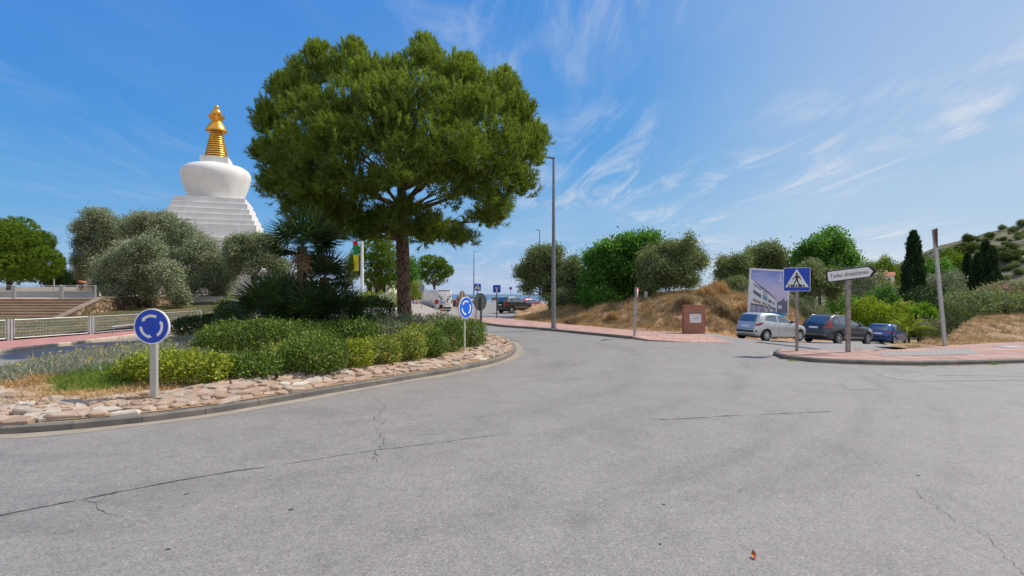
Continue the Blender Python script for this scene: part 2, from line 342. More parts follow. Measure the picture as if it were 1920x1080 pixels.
M['grass_dry'] = leafmat('dry_grass', [(.1, (0.264, 0.156, 0.066)), (.4, (0.480, 0.312, 0.138)), (.7, (0.672, 0.480, 0.228)), (.95, (0.792, 0.624, 0.360))], .3, .7, .15, .7, (0.800, 0.800, 0.800))
M['grass_olive'] = leafmat('dry_bush_twigs', [(.1, (0.161, 0.115, 0.057)), (.45, (0.322, 0.241, 0.121)), (.75, (0.483, 0.380, 0.218)), (.95, (0.632, 0.517, 0.345))], .25, .7, .15, .9, (0.800, 0.800, 0.800))
M['flower_white'] = leafmat('white_flowers', [(.2, (0.700, 0.700, 0.620)), (.8, (0.750, 0.750, 0.750))], .3, .6, .2, 1, (1, 1, 1))
M['flower_pink'] = leafmat('pink_flowers', [(.2, (0.620, 0.220, 0.300)), (.8, (0.750, 0.420, 0.460))], .3, .6, .2, 1, (1, 1, 1))
M['flower_yellow'] = leafmat('yellow_flowers', [(.2, (0.620, 0.450, 0.020)), (.8, (0.750, 0.600, 0.050))], .3, .6, .2, 1, (1, 1, 1))
M['flower_red'] = leafmat('red_flowers', [(.2, (0.500, 0.040, 0.030)), (.8, (0.620, 0.100, 0.060))], .3, .6, .2, 1, (1, 1, 1))
t = NT('flat_stone'); oi = t.new('ShaderNodeObjectInfo'); nz = t.noise(t.coord('World'), 5, 7, .65); n2 = t.noise(t.coord('World'), 30, 4)
c = t.ramp(oi.outputs['Random'], [(.0, (0.296, 0.217, 0.165)), (.3, (0.392, 0.287, 0.213)), (.6, (0.435, 0.335, 0.261)), (.85, (0.348, 0.287, 0.239)), (1, (0.522, 0.470, 0.409))])
c = t.mix(.8, c, t.ramp(nz, [(.3, (.72, .70, .68)), (.7, (1.18, 1.18, 1.18))]), 'MULTIPLY')
t.set(c, .88, 0, .25); t.bump(t.math('ADD', nz, t.math('MULTIPLY', n2, .4)), .6, .025); M['stone'] = t.m
def brickmat(name, c1, c2, cm, wv, hv, rot):
    t = NT(name); w = t.coord('Object', (1, 1, 1), rot)
    b = t.new('ShaderNodeTexBrick'); b.inputs['Scale'].default_value = 1; b.inputs['Mortar Size'].default_value = .012; b.inputs['Brick Width'].default_value = wv; b.inputs['Row Height'].default_value = hv
    for k, c in (('Color1', c1), ('Color2', c2), ('Mortar', cm)): b.inputs[k].default_value = (*c, 1)
    t.link(w, b.inputs['Vector']); nz = t.noise(t.coord('Object'), 6, 4)
    t.set(t.mix(.6, b.outputs['Color'], t.ramp(nz, [(.3, (.75,) * 3), (.7, (1.2,) * 3)]), 'MULTIPLY'), .85, 0, .25); t.bump(b.outputs['Fac'], -.6, .01); return t.m
M['brick'] = brickmat('red_brick', (.30, .085, .045), (.40, .13, .07), (.42, .27, .20), .24, .062, (R(90), 0, 0))
t = NT('rubble_stone'); v = t.new('ShaderNodeTexVoronoi'); v.inputs['Scale'].default_value = 3.2; t.link(t.coord('World'), v.inputs['Vector'])
v2 = t.new('ShaderNodeTexVoronoi', feature='DISTANCE_TO_EDGE'); v2.inputs['Scale'].default_value = 3.2; t.link(t.coord('World'), v2.inputs['Vector'])
t.set(t.mix(t.ramp(v2.outputs['Distance'], [(.03, (0,) * 3), (.12, (1,) * 3)]), (.05, .035, .025), t.ramp(v.outputs['Color'], [(.1, (.12, .075, .045)), (.5, (.24, .16, .095)), (.9, (.36, .26, .16))])), .9, 0, .2)
t.bump(v2.outputs['Distance'], .8, .08); M['rubble'] = t.m
M['step'] = mat('terracotta_step', (.30, .19, .12), (.22, .14, .09), 1.2, .85, coords='World')
M['step_edge'] = mat('step_nosing', (.50, .38, .27), (.42, .32, .23), 1.2, .85, coords='World')
M['sea'] = mat('sea_water', (.03, .12, .22), (.035, .14, .25), .002, .25, coords='World', spec=.5)
t = NT('hill_scrub'); w = t.coord('World'); n1 = t.noise(w, .035, 8, .7); n2 = t.noise(w, .16, 8, .72)
c = t.ramp(n2, [(.38, (.045, .055, .028)), (.48, (.10, .098, .062)), (.58, (.175, .15, .11)), (.72, (.25, .22, .175))])
c = t.mix(t.ramp(n1, [(.42, (0,) * 3), (.62, (1,) * 3)]), c, t.ramp(n2, [(.4, (.06, .075, .035)), (.6, (.20, .18, .10))])); t.set(c, .95, 0, .1); M['hill'] = t.m
M['glass'] = mat('car_glass', (.03, .045, .045), (.05, .065, .065), 2, .05, spec=1.0); M['glass'].node_tree.nodes['Principled BSDF'].inputs['IOR'].default_value = 2.0
M['win_glass'] = mat('window_glass', (.02, .024, .03), (.035, .04, .045), 2, .08, spec=.7)
M['tyre'] = mat('tyre_rubber', (.018, .018, .018), (.028, .028, .028), 8, .85)
M['rim'] = mat('alloy_rim', (.52, .53, .55), (.45, .46, .48), 4, .35, .7)
M['plastic'] = mat('black_plastic', (.018, .018, .02), (.026, .026, .028), 6, .6)
M['taillight'] = mat('tail_lamp_red', (.42, .008, .012), (.34, .006, .01), 5, .15, spec=.6, coat=.5)
M['headlight'] = mat('headlamp_clear', (.55, .57, .6), (.5, .52, .55), 5, .12, .3)
M['plate'] = mat('number_plate', (.75, .75, .74), (.68, .68, .67), 5, .4)
def paint(name, c, metal=.35):
    t = NT(name); nz = t.noise(t.coord('Object'), 1.5, 4); d = t.noise(t.coord('Object'), 200, 2)
    t.set(t.mix(.35, c, t.ramp(nz, [(.3, (.8,) * 3), (.7, (1.1,) * 3)]), 'MULTIPLY'), t.ramp(nz, [(.3, (.25,) * 3), (.7, (.38,) * 3)]), metal, .5, .8); return t.m
M['p_silver'] = paint('paint_silver', (.56, .57, .58), .55)
M['p_dark'] = paint('paint_dark_grey_blue', (.045, .055, .072), .4)
M['p_blue'] = paint('paint_blue', (.03, .085, .29), .4)
M['p_black'] = paint('paint_black', (.014, .018, .016), .2)
M['p_red'] = paint('paint_red', (.52, .015, .025), .2)
M['p_white'] = paint('paint_white', (.70, .69, .69), .0)
M['skin'] = mat('skin', (.48, .27, .18), (.44, .24, .16), 9, .55)
M['hair_dark'] = mat('hair_dark', (.03, .02, .015), (.05, .035, .025), 30, .6)
M['hair_blond'] = mat('hair_blond', (.42, .27, .10), (.30, .18, .07), 30, .6)
def cloth(name, c): return mat(name, c, None, 14, .85, bump=.2)
M['concrete'] = mat('pale_concrete', (.48, .46, .43), (.40, .385, .36), 1.2, .85, coords='World', bump=.2)
M['rail_white'] = mat('painted_rail', (.44, .45, .46), (.36, .37, .39), 3, .45, .2)
M['roof_tile'] = mat('terracotta_roof', (.45, .16, .08), (.36, .13, .07), 2, .85)
M['wood'] = mat('brown_wood', (.20, .11, .06), (.14, .08, .045), 6, .7)
M['coping_dark'] = mat('brown_coping', (.27, .215, .165), (.20, .155, .12), 1.5, .9, coords='World', bump=.3)  # a darker brown than the other copings
# ---------------------------------------------------------------- ground shape
ISL = [(-8.53, 8.53), (-7.15, 9.04), (-5.83, 10.0), (-4.41, 11.75), (-2.96, 13.55), (-1.73, 15.06), (-.53, 17.07), (.0, 18.9), (.17, 20.9), (.0, 23.0),
       (-.53, 25.3), (-1.7, 27.6), (-4, 30), (-8, 31.3), (-11.5, 30), (-13.8, 26), (-14.4, 21), (-14.3, 16), (-13.3, 11.8), (-11.6, 9.4), (-10, 8.6)]
def closed_spline(P, k=8):
    out = []; n = len(P)
    for i in range(n):
        p0, p1, p2, p3 = (np.array(P[(i + j) % n], float) for j in (-1, 0, 1, 2))
        for s in range(k):
            t = s / k; out.append(.5 * (2 * p1 + (p2 - p0) * t + (2 * p0 - 5 * p1 + 4 * p2 - p3) * t * t + (3 * p1 - p0 - 3 * p2 + p3) * t ** 3))
    return np.array(out)
def open_spline(P, k=8):
    P = [np.array(p, float) for p in P]; Q = [2 * P[0] - P[1]] + P + [2 * P[-1] - P[-2]]; out = []
    for i in range(1, len(Q) - 2):
        p0, p1, p2, p3 = Q[i - 1:i + 3]
        for s in range(k):
            t = s / k; out.append(.5 * (2 * p1 + (p2 - p0) * t + (2 * p0 - 5 * p1 + 4 * p2 - p3) * t * t + (3 * p1 - p0 - 3 * p2 + p3) * t ** 3))
    out.append(P[-1]); return np.array(out)
ISLC = closed_spline(ISL, 8); ICX, ICY = -6.5, 20.0
_ia = np.arctan2(ISLC[:, 1] - ICY, ISLC[:, 0] - ICX); _ir = np.hypot(ISLC[:, 1] - ICY, ISLC[:, 0] - ICX); _o = np.argsort(_ia)
_ia, _ir = _ia[_o], _ir[_o]; _ia = np.concatenate([_ia - 2 * np.pi, _ia, _ia + 2 * np.pi]); _ir = np.concatenate([_ir] * 3)
def isl_d(x, y):
    r = np.hypot(x - ICX, y - ICY); return np.interp(np.arctan2(y - ICY, x - ICX), _ia, _ir) - r
def I(x, y):
    d = np.maximum(isl_d(x, y), 0); return .14 + .11 * np.minimum(d, 4.5) + .14 * np.minimum(d, 1.4) * sstep(-8, -11, x) + .02 * np.sin(x * 1.7) * np.sin(y * 1.3) * np.minimum(d, 1)
def T(x, y):
    x = np.asarray(x, float); y = np.asarray(y, float)
    s = (x - 13.2) * .8 + (y - 26.6) * .6 + 3.5
    return np.maximum(-.07 * np.maximum(s, 0) * sstep(22.5, 26.5, y) * sstep(10.5, 13.5, x), -2.6)
def G(px, py, h=T, dz=0.0):
    Y = 20.0
    for _ in range(40):
        x = (px - HX) / F * Y; Y = .5 * Y + .5 * (CAM_H - float(h(x, Y)) - dz) * F / (py - HY)
    return Vector(((px - HX) / F * Y, Y, float(h((px - HX) / F * Y, Y)) + dz))
def grid(name, xs, ys, h, m, keep=None, kind='structure'):
    X, Yg = np.meshgrid(xs, ys); Z = h(X, Yg); V = np.stack([X, Yg, Z], -1).reshape(-1, 3); nx = len(xs)
    i, j = np.meshgrid(np.arange(len(ys) - 1), np.arange(nx - 1), indexing='ij'); a = (i * nx + j).ravel()
    Fc = np.stack([a, a + 1, a + nx + 1, a + nx], -1)
    if keep is not None: Fc = Fc[keep(V[Fc].mean(1))]
    o = mesh_np(name, V, Fc, m, smooth=True); return tag(o, kind=kind)
rng = np.random.default_rng(7)
def fbm(x, y, s, o=4, seed=0):
    r = np.random.default_rng(seed); z = 0; a = 1
    for k in range(o):
        for _ in range(3):
            th = r.uniform(0, 6.28); ph = r.uniform(0, 6.28); z = z + a * np.sin((x * np.cos(th) + y * np.sin(th)) / s * 6.28 * r.uniform(.7, 1.3) + ph) / 3
        s *= .5; a *= .5
    return z
def ground_h(x, y):
    z = T(x, y) - .03
    z = z - sstep(125, 420, y) * 150 * sstep(230, 150, x) - sstep(60, 200, x) * 6 * sstep(10, 60, y)
    z = np.where((x < -19.6) & (y > 20), z, z)
    return z
xs = np.concatenate([np.linspace(-400, -60, 18), np.linspace(-55, 60, 116), np.linspace(65, 160, 20), np.linspace(180, 900, 20)])
ys = np.concatenate([np.linspace(-120, -10, 8), np.linspace(-5, 70, 76), np.linspace(72, 126, 19), np.linspace(140, 520, 30)])
grid('ground', xs, ys, ground_h, M['soil'])
tag(MB().add([(-60000, 300, -150), (60000, 300, -150), (60000, 21000, -150), (-60000, 21000, -150)], [(0, 1, 2, 3)]).build('sea', M['sea']), kind='structure')
# road sheet
def road_keep(c):
    x, y = c[:, 0], c[:, 1]; return (x > -19.4) & (x < 60) & ~((x < -3.2 - (y - 36) * .12) & (y > 34)) & ~((x > 33) & (y > 32))
grid('road', np.linspace(-19.4, 60, 160), np.linspace(-40, 124, 165), T, M['asphalt'], road_keep)
# island soil (rings towards the centre)
ts = np.concatenate([[1.0], np.linspace(.985, .02, 40)]); V = []
for tt in ts:
    d = 1 - (1 - tt); P = np.array([ICX, ICY]) + (ISLC - [ICX, ICY]) * (tt * .985); V.append(np.column_stack([P, I(P[:, 0], P[:, 1])]))
nr = len(ISLC); V = np.concatenate(V); a = np.arange(nr); Fc = []
for k in range(len(ts) - 1): Fc.append(np.stack([k * nr + a, k * nr + (a + 1) % nr, (k + 1) * nr + (a + 1) % nr, (k + 1) * nr + a], -1))
tag(mesh_np('roundabout_ground', V, np.concatenate(Fc), M['soil'], smooth=True), kind='structure')
# kerbs made of blocks
def resample(P, step):
    P = np.asarray(P, float); d = np.concatenate([[0], np.cumsum(np.hypot(*np.diff(P, axis=0).T))]); n = max(2, int(round(d[-1] / step)) + 1)
    t = np.linspace(0, d[-1], n); return np.column_stack([np.interp(t, d, P[:, 0]), np.interp(t, d, P[:, 1])])
def kerb(name, line, side, h=.14, w=.16, m='kerb', step=1.0, zf=T, gut=.28, gutm='gutter'):
    """blocks along the outer (road-side) line; side=+1 when the raised ground lies left of the walking direction"""
    P = resample(line, step); mb = MB(); gb = MB(); nrm = lambda d: np.array([-d[1], d[0]]) * side
    for a, b in zip(P[:-1], P[1:]):
        d = (b - a); L = np.hypot(*d); d /= L; n = nrm(d); g = .008; a2, b2 = a + d * g, b - d * g
        for (q0, q1, mi) in ((a2, b2, 0), (a - d * .0, a + d * g, 1)):
            pr = [(-.0, -.1), (.0, h - .035), (.035, h), (w, h + .004), (w, -.1)] if not mi else [(.006, -.1), (.006, h - .04), (.04, h - .008), (w, h - .004), (w, -.1)]
            vs = []
            for q in (q0, q1):
                z = float(zf(q[0], q[1]))
                for (o, zz_) in pr: vs.append((q[0] + n[0] * o, q[1] + n[1] * o, z + zz_))
            k = len(pr); mb.add(vs, [(i, (i + 1) % k, (i + 1) % k + k, i + k) for i in range(k)] + [tuple(range(k))[::-1], tuple(range(k, 2 * k))], mi)
    o = mb.build(name, [M[m], M['mortar']]); tag(o, kind='structure')
    if gut:
        Q = resample(line, .4); vs = []
        for i, q in enumerate(Q):
            d = Q[min(i + 1, len(Q) - 1)] - Q[max(i - 1, 0)]; d /= np.hypot(*d); n = nrm(d); wv = gut * (1 + .18 * math.sin(i * .9) * math.sin(i * .37))
            for o_ in (-wv, -.002): vs.append((q[0] + n[0] * o_, q[1] + n[1] * o_, float(zf(q[0], q[1])) + .005))
        gb.add(vs, [(2 * i, 2 * i + 2, 2 * i + 3, 2 * i + 1) for i in range(len(Q) - 1)])
        tag(gb.build('gutter', M[gutm]), kind='structure')
    return o
loop = np.concatenate([ISLC, ISLC[:1]])
kerb('roundabout_kerb', loop, 1, gut=.30)
def flatpx(pts, z=.1): return [((a - HX) / F * (CAM_H - z) * F / (b_ - HY), (CAM_H - z) * F / (b_ - HY)) for a, b_ in pts]
# pavements: raised sheets
def sheet(name, poly, m, dz, h=T, thick=.14, step=None):
    from mathutils.geometry import tessellate_polygon
    poly = [tuple(map(float, p)) for p in poly]; n = len(poly)
    top = [(x, y, float(h(x, y)) + dz) for x, y in poly]; bot = [(x, y, z - thick) for x, y, z in top]
    tri = tessellate_polygon([[Vector((x, y, 0)) for x, y in poly]])
    mb = MB().add(top + bot, [tuple(t_) for t_ in tri] + [(i, (i + 1) % n, (i + 1) % n + n, i + n) for i in range(n)])
    return tag(mb.build(name, m), kind='structure')
def gl(pts, dz=0.0): return [tuple(G(a, b, dz=dz))[:2] for a, b in pts]
north_k = open_spline(gl([(880, 606), (905, 608.5), (940, 613), (1000, 617.5), (1040, 621.5), (1100, 627.5), (1180, 635.5)]), 5)
kerb('north_kerb', north_k, 1, gut=.22)
nk_in = [tuple(p) for p in resample(north_k, 1.0)]
drive = gl([(1215, 639), (1290, 641), (1370, 642)], 0.02)
back = flatpx([(1378, 628.5), (1322, 624), (1280, 623), (1200, 618.5), (1130, 614.5), (1060, 608.5), (1000, 602.5), (960, 599), (935, 596), (905, 594), (880, 594)])
nin = []
for i, p in enumerate(nk_in):
    q = nk_in[min(i + 1, len(nk_in) - 1)]; q0 = nk_in[max(i - 1, 0)]; d = np.array(q) - np.array(q0); d /= np.hypot(*d); nin.append((p[0] - d[1] * .14, p[1] + d[0] * .14))
def pav_h(x, y): return T(x, y) + .13 * (1 - sstep(5.6, 7.6, x) * .93)
sheet('pavement', nin + drive + back, M['paver_small'], .0, h=pav_h)
def flatpx0(pts): return [((a - HX) / F * CAM_H * F / (b_ - HY), CAM_H * F / (b_ - HY)) for a, b_ in pts]
# pavement tongue at the right with kerb
tong_f = open_spline((lambda P_: flatpx0(P_))([(1455, 661), (1450, 667), (1470, 673.5), (1520, 679), (1600, 683), (1700, 685.5), (1800, 684.5), (1920, 681), (2100, 675)]), 5)
kerb('east_kerb', tong_f, 1, gut=.12, zf=lambda x, y: 0.0)
tin = []
for i in range(len(tong_f)):
    d = tong_f[min(i + 1, len(tong_f) - 1)] - tong_f[max(i - 1, 0)]; d /= np.hypot(*d); tin.append((tong_f[i][0] - d[1] * .15, tong_f[i][1] + d[0] * .15))
tback = flatpx([(2100, 634), (1920, 641), (1800, 647.5), (1740, 651), (1690, 656.5), (1600, 659.0), (1540, 658.5), (1480, 657.5)])
def fl(x, y): return T(x, y) * 0 + .0
sheet('traffic_island', tin + tback, M['paver_red'], .13, h=lambda x, y: 0.0)
Z0 = lambda x, y: 0.0
TP = lambda px, py: G(px, py, Z0, .13)
# tactile grid set in the tongue, thin metal cover plates, painted lines
def flat(name, px, m, dz, h=T, kind='structure'):
    pts = [G(a, b, h, dz) for a, b in px]; return tag(MB().add(pts, [tuple(range(len(pts)))]).build(name, m), kind=kind)
t = NT('tactile_grid'); w = t.coord('World', (1, 1, 1), (0, 0, R(6))); wv = t.new('ShaderNodeTexWave', bands_direction='X'); wv.inputs['Scale'].default_value = 1.35; t.link(w, wv.inputs['Vector'])
t.set(t.ramp(wv.outputs['Fac'], [(.30, (.10, .09, .085)), (.5, (.33, .32, .31))]), .8); t.bump(wv.outputs['Fac'], .5, .01)
flat('tactile_paving', [(1652, 668), (1840, 663.5), (1815, 653.5), (1652, 661)], t.m, .138, h=Z0)
flat('lane_marking', [(1640, 701), (1745, 700.5), (1790, 713.5), (1712, 715.5), (1668, 708)], M['white_line'], .005)
flat('lane_marking', [(1745, 701.5), (1990, 704), (1990, 706), (1752, 703.5)], M['white_line'], .0055)
flat('lane_marking', [(1775, 711.5), (1990, 708), (1990, 711), (1790, 714.5)], M['white_line'], .0058)
flat('lane_marking', [(1574, 716), (1622, 714.5), (1650, 729), (1592, 730)], M['white_line'], .005)
# tar seam and cracks in the asphalt
def ribbon(name, px, width, m, seed, jit=.5, dz=.004, k=10, wig=.02):
    P = resample(open_spline(gl(px), k), .035); r = np.random.default_rng(seed); vs = []; n = len(P)
    wn_ = np.convolve(r.normal(0, 1, n + 8), np.ones(4) / 4, 'same')[:n]; of = np.convolve(r.normal(0, 1, n + 30), np.ones(12) / 12, 'same')[:n] * wig * 2
    for i in range(n):
        d = P[min(i + 1, n - 1)] - P[max(i - 1, 0)]; d /= np.hypot(*d); nn = np.array([-d[1], d[0]]); ww = max(.002, width * (.5 + jit * wn_[i]) * min(1, i / 6, (n - 1 - i) / 6 + .05))
        for s_ in (-1, 1): q = P[i] + nn * (of[i] + s_ * ww); vs.append((q[0], q[1], float(T(q[0], q[1])) + dz))
    return tag(MB().add(vs, [(2 * i, 2 * i + 2, 2 * i + 3, 2 * i + 1) for i in range(n - 1)]).build(name, m), kind='structure')
ribbon('tar_seam', [(-60, 984), (0, 967), (130, 941), (250, 917), (380, 893), (510, 874)], .034, M['tar'], 1, .5)
ribbon('tar_seam', [(525, 872), (620, 857), (700, 845), (830, 829), (960, 812)], .011, M['tar'], 2, .6)
ribbon('tar_seam', [(1210, 783), (1245, 787), (1330, 782), (1440, 777), (1560, 771)], .022, M['tar'], 3, .8)
ribbon('asphalt_crack', [(700, 742), (718, 764), (706, 785), (710, 810), (704, 835), (698, 868)], .007, M['crack'], 4, .9, wig=.10)
ribbon('asphalt_crack', [(1720, 915), (1790, 965), (1850, 1010), (1905, 1060), (1950, 1100)], .006, M['crack'], 5, 1.0, wig=.10)
ribbon('asphalt_crack', [(140, 938), (180, 948), (205, 965), (235, 968)], .004, M['crack'], 6, .9, wig=.06)
def bk(px, py, rx, ry, seed):
    c = G(px, py); r = np.random.default_rng(seed); n = 11
    tag(MB().add([(c.x + rx * math.cos(6.283 * k / n) * r.uniform(.6, 1.2), c.y + ry * math.sin(6.283 * k / n) * r.uniform(.6, 1.2), .0045) for k in range(n)], [tuple(range(n))]).build('tar_spot', M['tar']), kind='structure')
for k, a in enumerate([(546, 956, .03, .03), (315, 1030, .028, .022), (349, 927, .03, .018), (1238, 1020, .02, .02), (1244, 946, .018, .02), (1722, 892, .025, .025)]): bk(*a, k)
# left: pavement, kerb, lawn, terrace
lk = np.array([(-19.4, 4), (-19.4, 19), (-19.5, 24), (-19.6, 30), (-19.6, 42)])
kerb('west_kerb', lk, 1, m='kerb_pale', gut=.55)
sheet('west_pavement', [(-19.54, 4), (-19.54, 19), (-19.64, 24), (-19.74, 30), (-19.74, 42), (-20.9, 42), (-20.9, 34), (-22.2, 26), (-23.8, 20), (-27, 4)], M['paver_pink'], .13)
def lawn_h(x, y): return .16 + np.minimum(np.maximum(y - 25, 0) * .055, 1.35) + .05 * fbm(x, y, 6, 3, 3)
def lk_keep(c):
    x, y = c[:, 0], c[:, 1]; return (x < np.interp(y, [20, 26, 34, 60], [-23.9, -22.3, -21.0, -20.6])) & ~((x < -30.2) & (y > 33.5))
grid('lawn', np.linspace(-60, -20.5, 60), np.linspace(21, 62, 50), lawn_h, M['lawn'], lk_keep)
# flower-bed ground and plaza left of the far road
def plaza_h(x, y): return .10 + 1.0 * sstep(33, 44, y) * sstep(-4.5, -8.5, x - (36 - y) * .12) - .0 * x
def pz_keep(c):
    x, y = c[:, 0], c[:, 1]; return x < -3.4 - (y - 36) * .12
grid('plaza', np.linspace(-20.4, -3.2, 40), np.linspace(34, 124, 70), plaza_h, M['plaza'], pz_keep)
# earth bank on the right, behind the north pavement
TOE = np.array([(.2, 49), (.1, 45), (.5, 40.2), (4.5, 34.5), (7.2, 31.3), (9.3, 29.6), (11.2, 29.3), (12.6, 28.6), (14.5, 30.0), (18.0, 32.5), (21.5, 35), (24.5, 39), (26.5, 44), (28, 52)])
CREST_X = [-2, 1, 5, 9, 12, 16, 20, 24, 28, 32]; CREST_Z = [.1, .25, 1.05, 1.6, 2.05, 2.25, 2.2, 1.8, .6, -1.0]
def poly_d(x, y, P):
    x = np.asarray(x, float); y = np.asarray(y, float); best = np.full(x.shape, 1e9); sg = np.zeros(x.shape)
    for (x0, y0), (x1, y1) in zip(P[:-1], P[1:]):
        dx, dy = x1 - x0, y1 - y0; t_ = np.clip(((x - x0) * dx + (y - y0) * dy) / (dx * dx + dy * dy), 0, 1); qx, qy = x0 + t_ * dx - x, y0 + t_ * dy - y
        d = np.hypot(qx, qy); c = dx * (-qy) - dy * (-qx); m = d < best; best = np.where(m, d, best); sg = np.where(m, np.sign(c), sg)
    return best * sg
def bank_h(x, y):
    d = poly_d(x, y, TOE); H = np.interp(x, CREST_X, CREST_Z) + .25 * fbm(x, y, 7, 4, 5)
    base = np.maximum(T(x, y), -2.4) + .02
    return base + (H - base + 0) * sstep(-.3, 4.6, d) * .96 + .13 * fbm(x, y, 1.6, 4, 8) * sstep(.2, 1.5, d) - .4 * sstep(0, -1, d)
bk_keep = lambda c: (poly_d(c[:, 0], c[:, 1], TOE) > -.4) & (c[:, 1] < 58)
grid('earth_bank', np.linspace(-2, 31, 166), np.linspace(28, 58, 150), bank_h, M['earth'], bk_keep)
# dry ground rising at the far right
TOE2 = np.array(flatpx([(1690, 655), (1740, 650.5), (1800, 647), (1920, 640.5), (2150, 631)]))
def rb_h(x, y):
    d = poly_d(x, y, TOE2); return T(x, y) + .12 + np.maximum(.03, (x - 17) * .075) * sstep(-.2, 6, d) + .10 * fbm(x, y, 2.2, 4, 2) * sstep(.1, 1.5, d) - .5 * sstep(0, -.8, d) + np.maximum(-T(x, y) - .2, 0) * .7 * sstep(0, 6, d) * sstep(17, 22, x)
rb_keep = lambda c: (poly_d(c[:, 0], c[:, 1], TOE2) > -.3) & (c[:, 0] > 15.5) & ~((c[:, 0] < 17.5 + (c[:, 1] - 22) * 1.1) & (c[:, 1] > 22))
grid('dry_slope', np.linspace(15, 60, 150), np.linspace(20, 42, 90), rb_h, M['soil'], rb_keep)
# hill far right
RX = [-200, 180, 297, 328, 350, 372, 390, 420, 470, 560, 760]; RZ = [-20, -8, 14, 29, 38, 42, 49, 56, 68, 96, 130]
def hill_h(x, y):
    u = x * 420 / np.maximum(y, 60); H = np.interp(u, RX, RZ)
    return -9 + (H + 9) * sstep(120, 440, y) * (1 - .6 * sstep(440, 700, y)) + 3.2 * fbm(x, y, 70, 5, 4) * sstep(140, 260, y)
grid('hill', np.linspace(60, 760, 190), np.linspace(70, 640, 150), hill_h, M['hill'], lambda c: (c[:, 0] > .28 * c[:, 1]))
# ---------------------------------------------------------------- foliage generators (numpy)
DENS = 2.6
def unit(a): return a / np.maximum(np.linalg.norm(a, axis=-1, keepdims=True), 1e-9)
def perp(d, r):
    q = r.normal(0, 1, d.shape); q -= d * (q * d).sum(-1, keepdims=True); return unit(q)
def quads(c, d, s, L, W):
    """diamond leaves: base c, direction d, side s"""
    L = np.asarray(L)[..., None]; W = np.asarray(W)[..., None]
    V = np.stack([c, c + d * L * .45 + s * W * .5, c + d * L, c + d * L * .45 - s * W * .5], 1).reshape(-1, 3)
    return V, np.arange(len(c) * 4).reshape(-1, 4)
def blob_pts(r, c, rad, n, shell=.45, p=2.0, zcut=None, lump=.16):
    d = unit(r.normal(0, 1, (n, 3)))
    k = 1.0 / (np.abs(d) ** p).sum(-1) ** (1 / p) if p != 2 else np.ones(n)
    ph = r.uniform(0, 6.28, 6)
    lm = 1 + lump * (np.sin(d[:, 0] * 5 + ph[0]) * np.sin(d[:, 1] * 5 + ph[1]) + np.sin(d[:, 2] * 6 + ph[2]) * np.sin(d[:, 0] * 7 + ph[3])) * .7
    u = r.uniform(0, 1, n); q = np.where(u < .72, 1 - np.abs(r.normal(0, .10, n)), r.uniform(shell, 1, n))
    P = np.array(c) + d * (k * lm * q)[:, None] * np.array(rad)
    if zcut is not None: m = P[:, 2] > zcut; P, d = P[m], d[m]
    return P, d
def leafcloud(r, blobs, dens, size, asp=.5, up=.25, out=.6, spray=5, sp_r=1.0, p=2.0, shell=.45, lump=.16, zcut=None):
    """blobs: (centre, radii); dens: sprays per m2 of surface; every spray is a few leaves"""
    VV, FF, n0 = [], [], 0
    for c, rad in blobs:
        rad = np.array(rad, float); A = 12.57 * ((rad[0] * rad[1]) ** 1.6 / 3 + (rad[0] * rad[2]) ** 1.6 / 3 + (rad[1] * rad[2]) ** 1.6 / 3) ** (1 / 1.6)
        n = max(6, int(A * dens * DENS)); P, d = blob_pts(r, c, rad, n, shell, p, zcut, lump)
        n = len(P); k = spray; Pk = np.repeat(P, k, 0) + r.normal(0, size * sp_r, (n * k, 3)); dk = np.repeat(d, k, 0)
        D = unit(perp(dk, r) * (1.15 - out) + dk * out * .55 + np.array([0, 0, up * .6]) + r.normal(0, .3, (n * k, 3))); S = unit(np.cross(dk + np.array([0, 0, .45]) + r.normal(0, .5, (n * k, 3)), D))
        L = size * r.uniform(.65, 1.3, n * k); V, Fc = quads(Pk, D, S, L, L * asp); VV.append(V); FF.append(Fc + n0); n0 += len(V)
    return np.concatenate(VV), np.concatenate(FF)
def tufts(r, P, A, nl, L, W, spread=.75, ln=.25):
    """needle tufts: at P along axis A, nl needles each -> triangles"""
    n = len(P); Ak = np.repeat(A, nl, 0); t_ = r.uniform(0, 1, n * nl)[:, None]; c = np.repeat(P, nl, 0) + Ak * t_ * ln
    D = unit(Ak * r.uniform(.35, 1.0, (n * nl, 1)) + perp(Ak, r) * spread); S = perp(D, r); ll = (L * r.uniform(.7, 1.25, n * nl))[:, None]
    V = np.stack([c - S * W, c + S * W, c + D * ll], 1).reshape(-1, 3); return V, np.arange(len(V)).reshape(-1, 3)
def core_pts(r, blobs, n):  # points inside the crown for limbs
    return [np.array(c) + r.normal(0, .2, 3) * np.array(rd) for c, rd in blobs[:n]]
def explode(r, blobs, n=9, k=.46, q=.74):
    """break big lobes into knotty branch-end clumps"""
    out = []
    for c, rad in blobs:
        rad = np.array(rad, float); out.append((tuple(c), tuple(rad * .62)))
        for _ in range(n): d = unit(r.normal(0, 1, 3) + np.array([0, 0, .25])); out.append((tuple(np.array(c) + d * rad * q * r.uniform(.75, 1.15)), tuple(rad * k * r.uniform(.6, 1.15))))
    return out
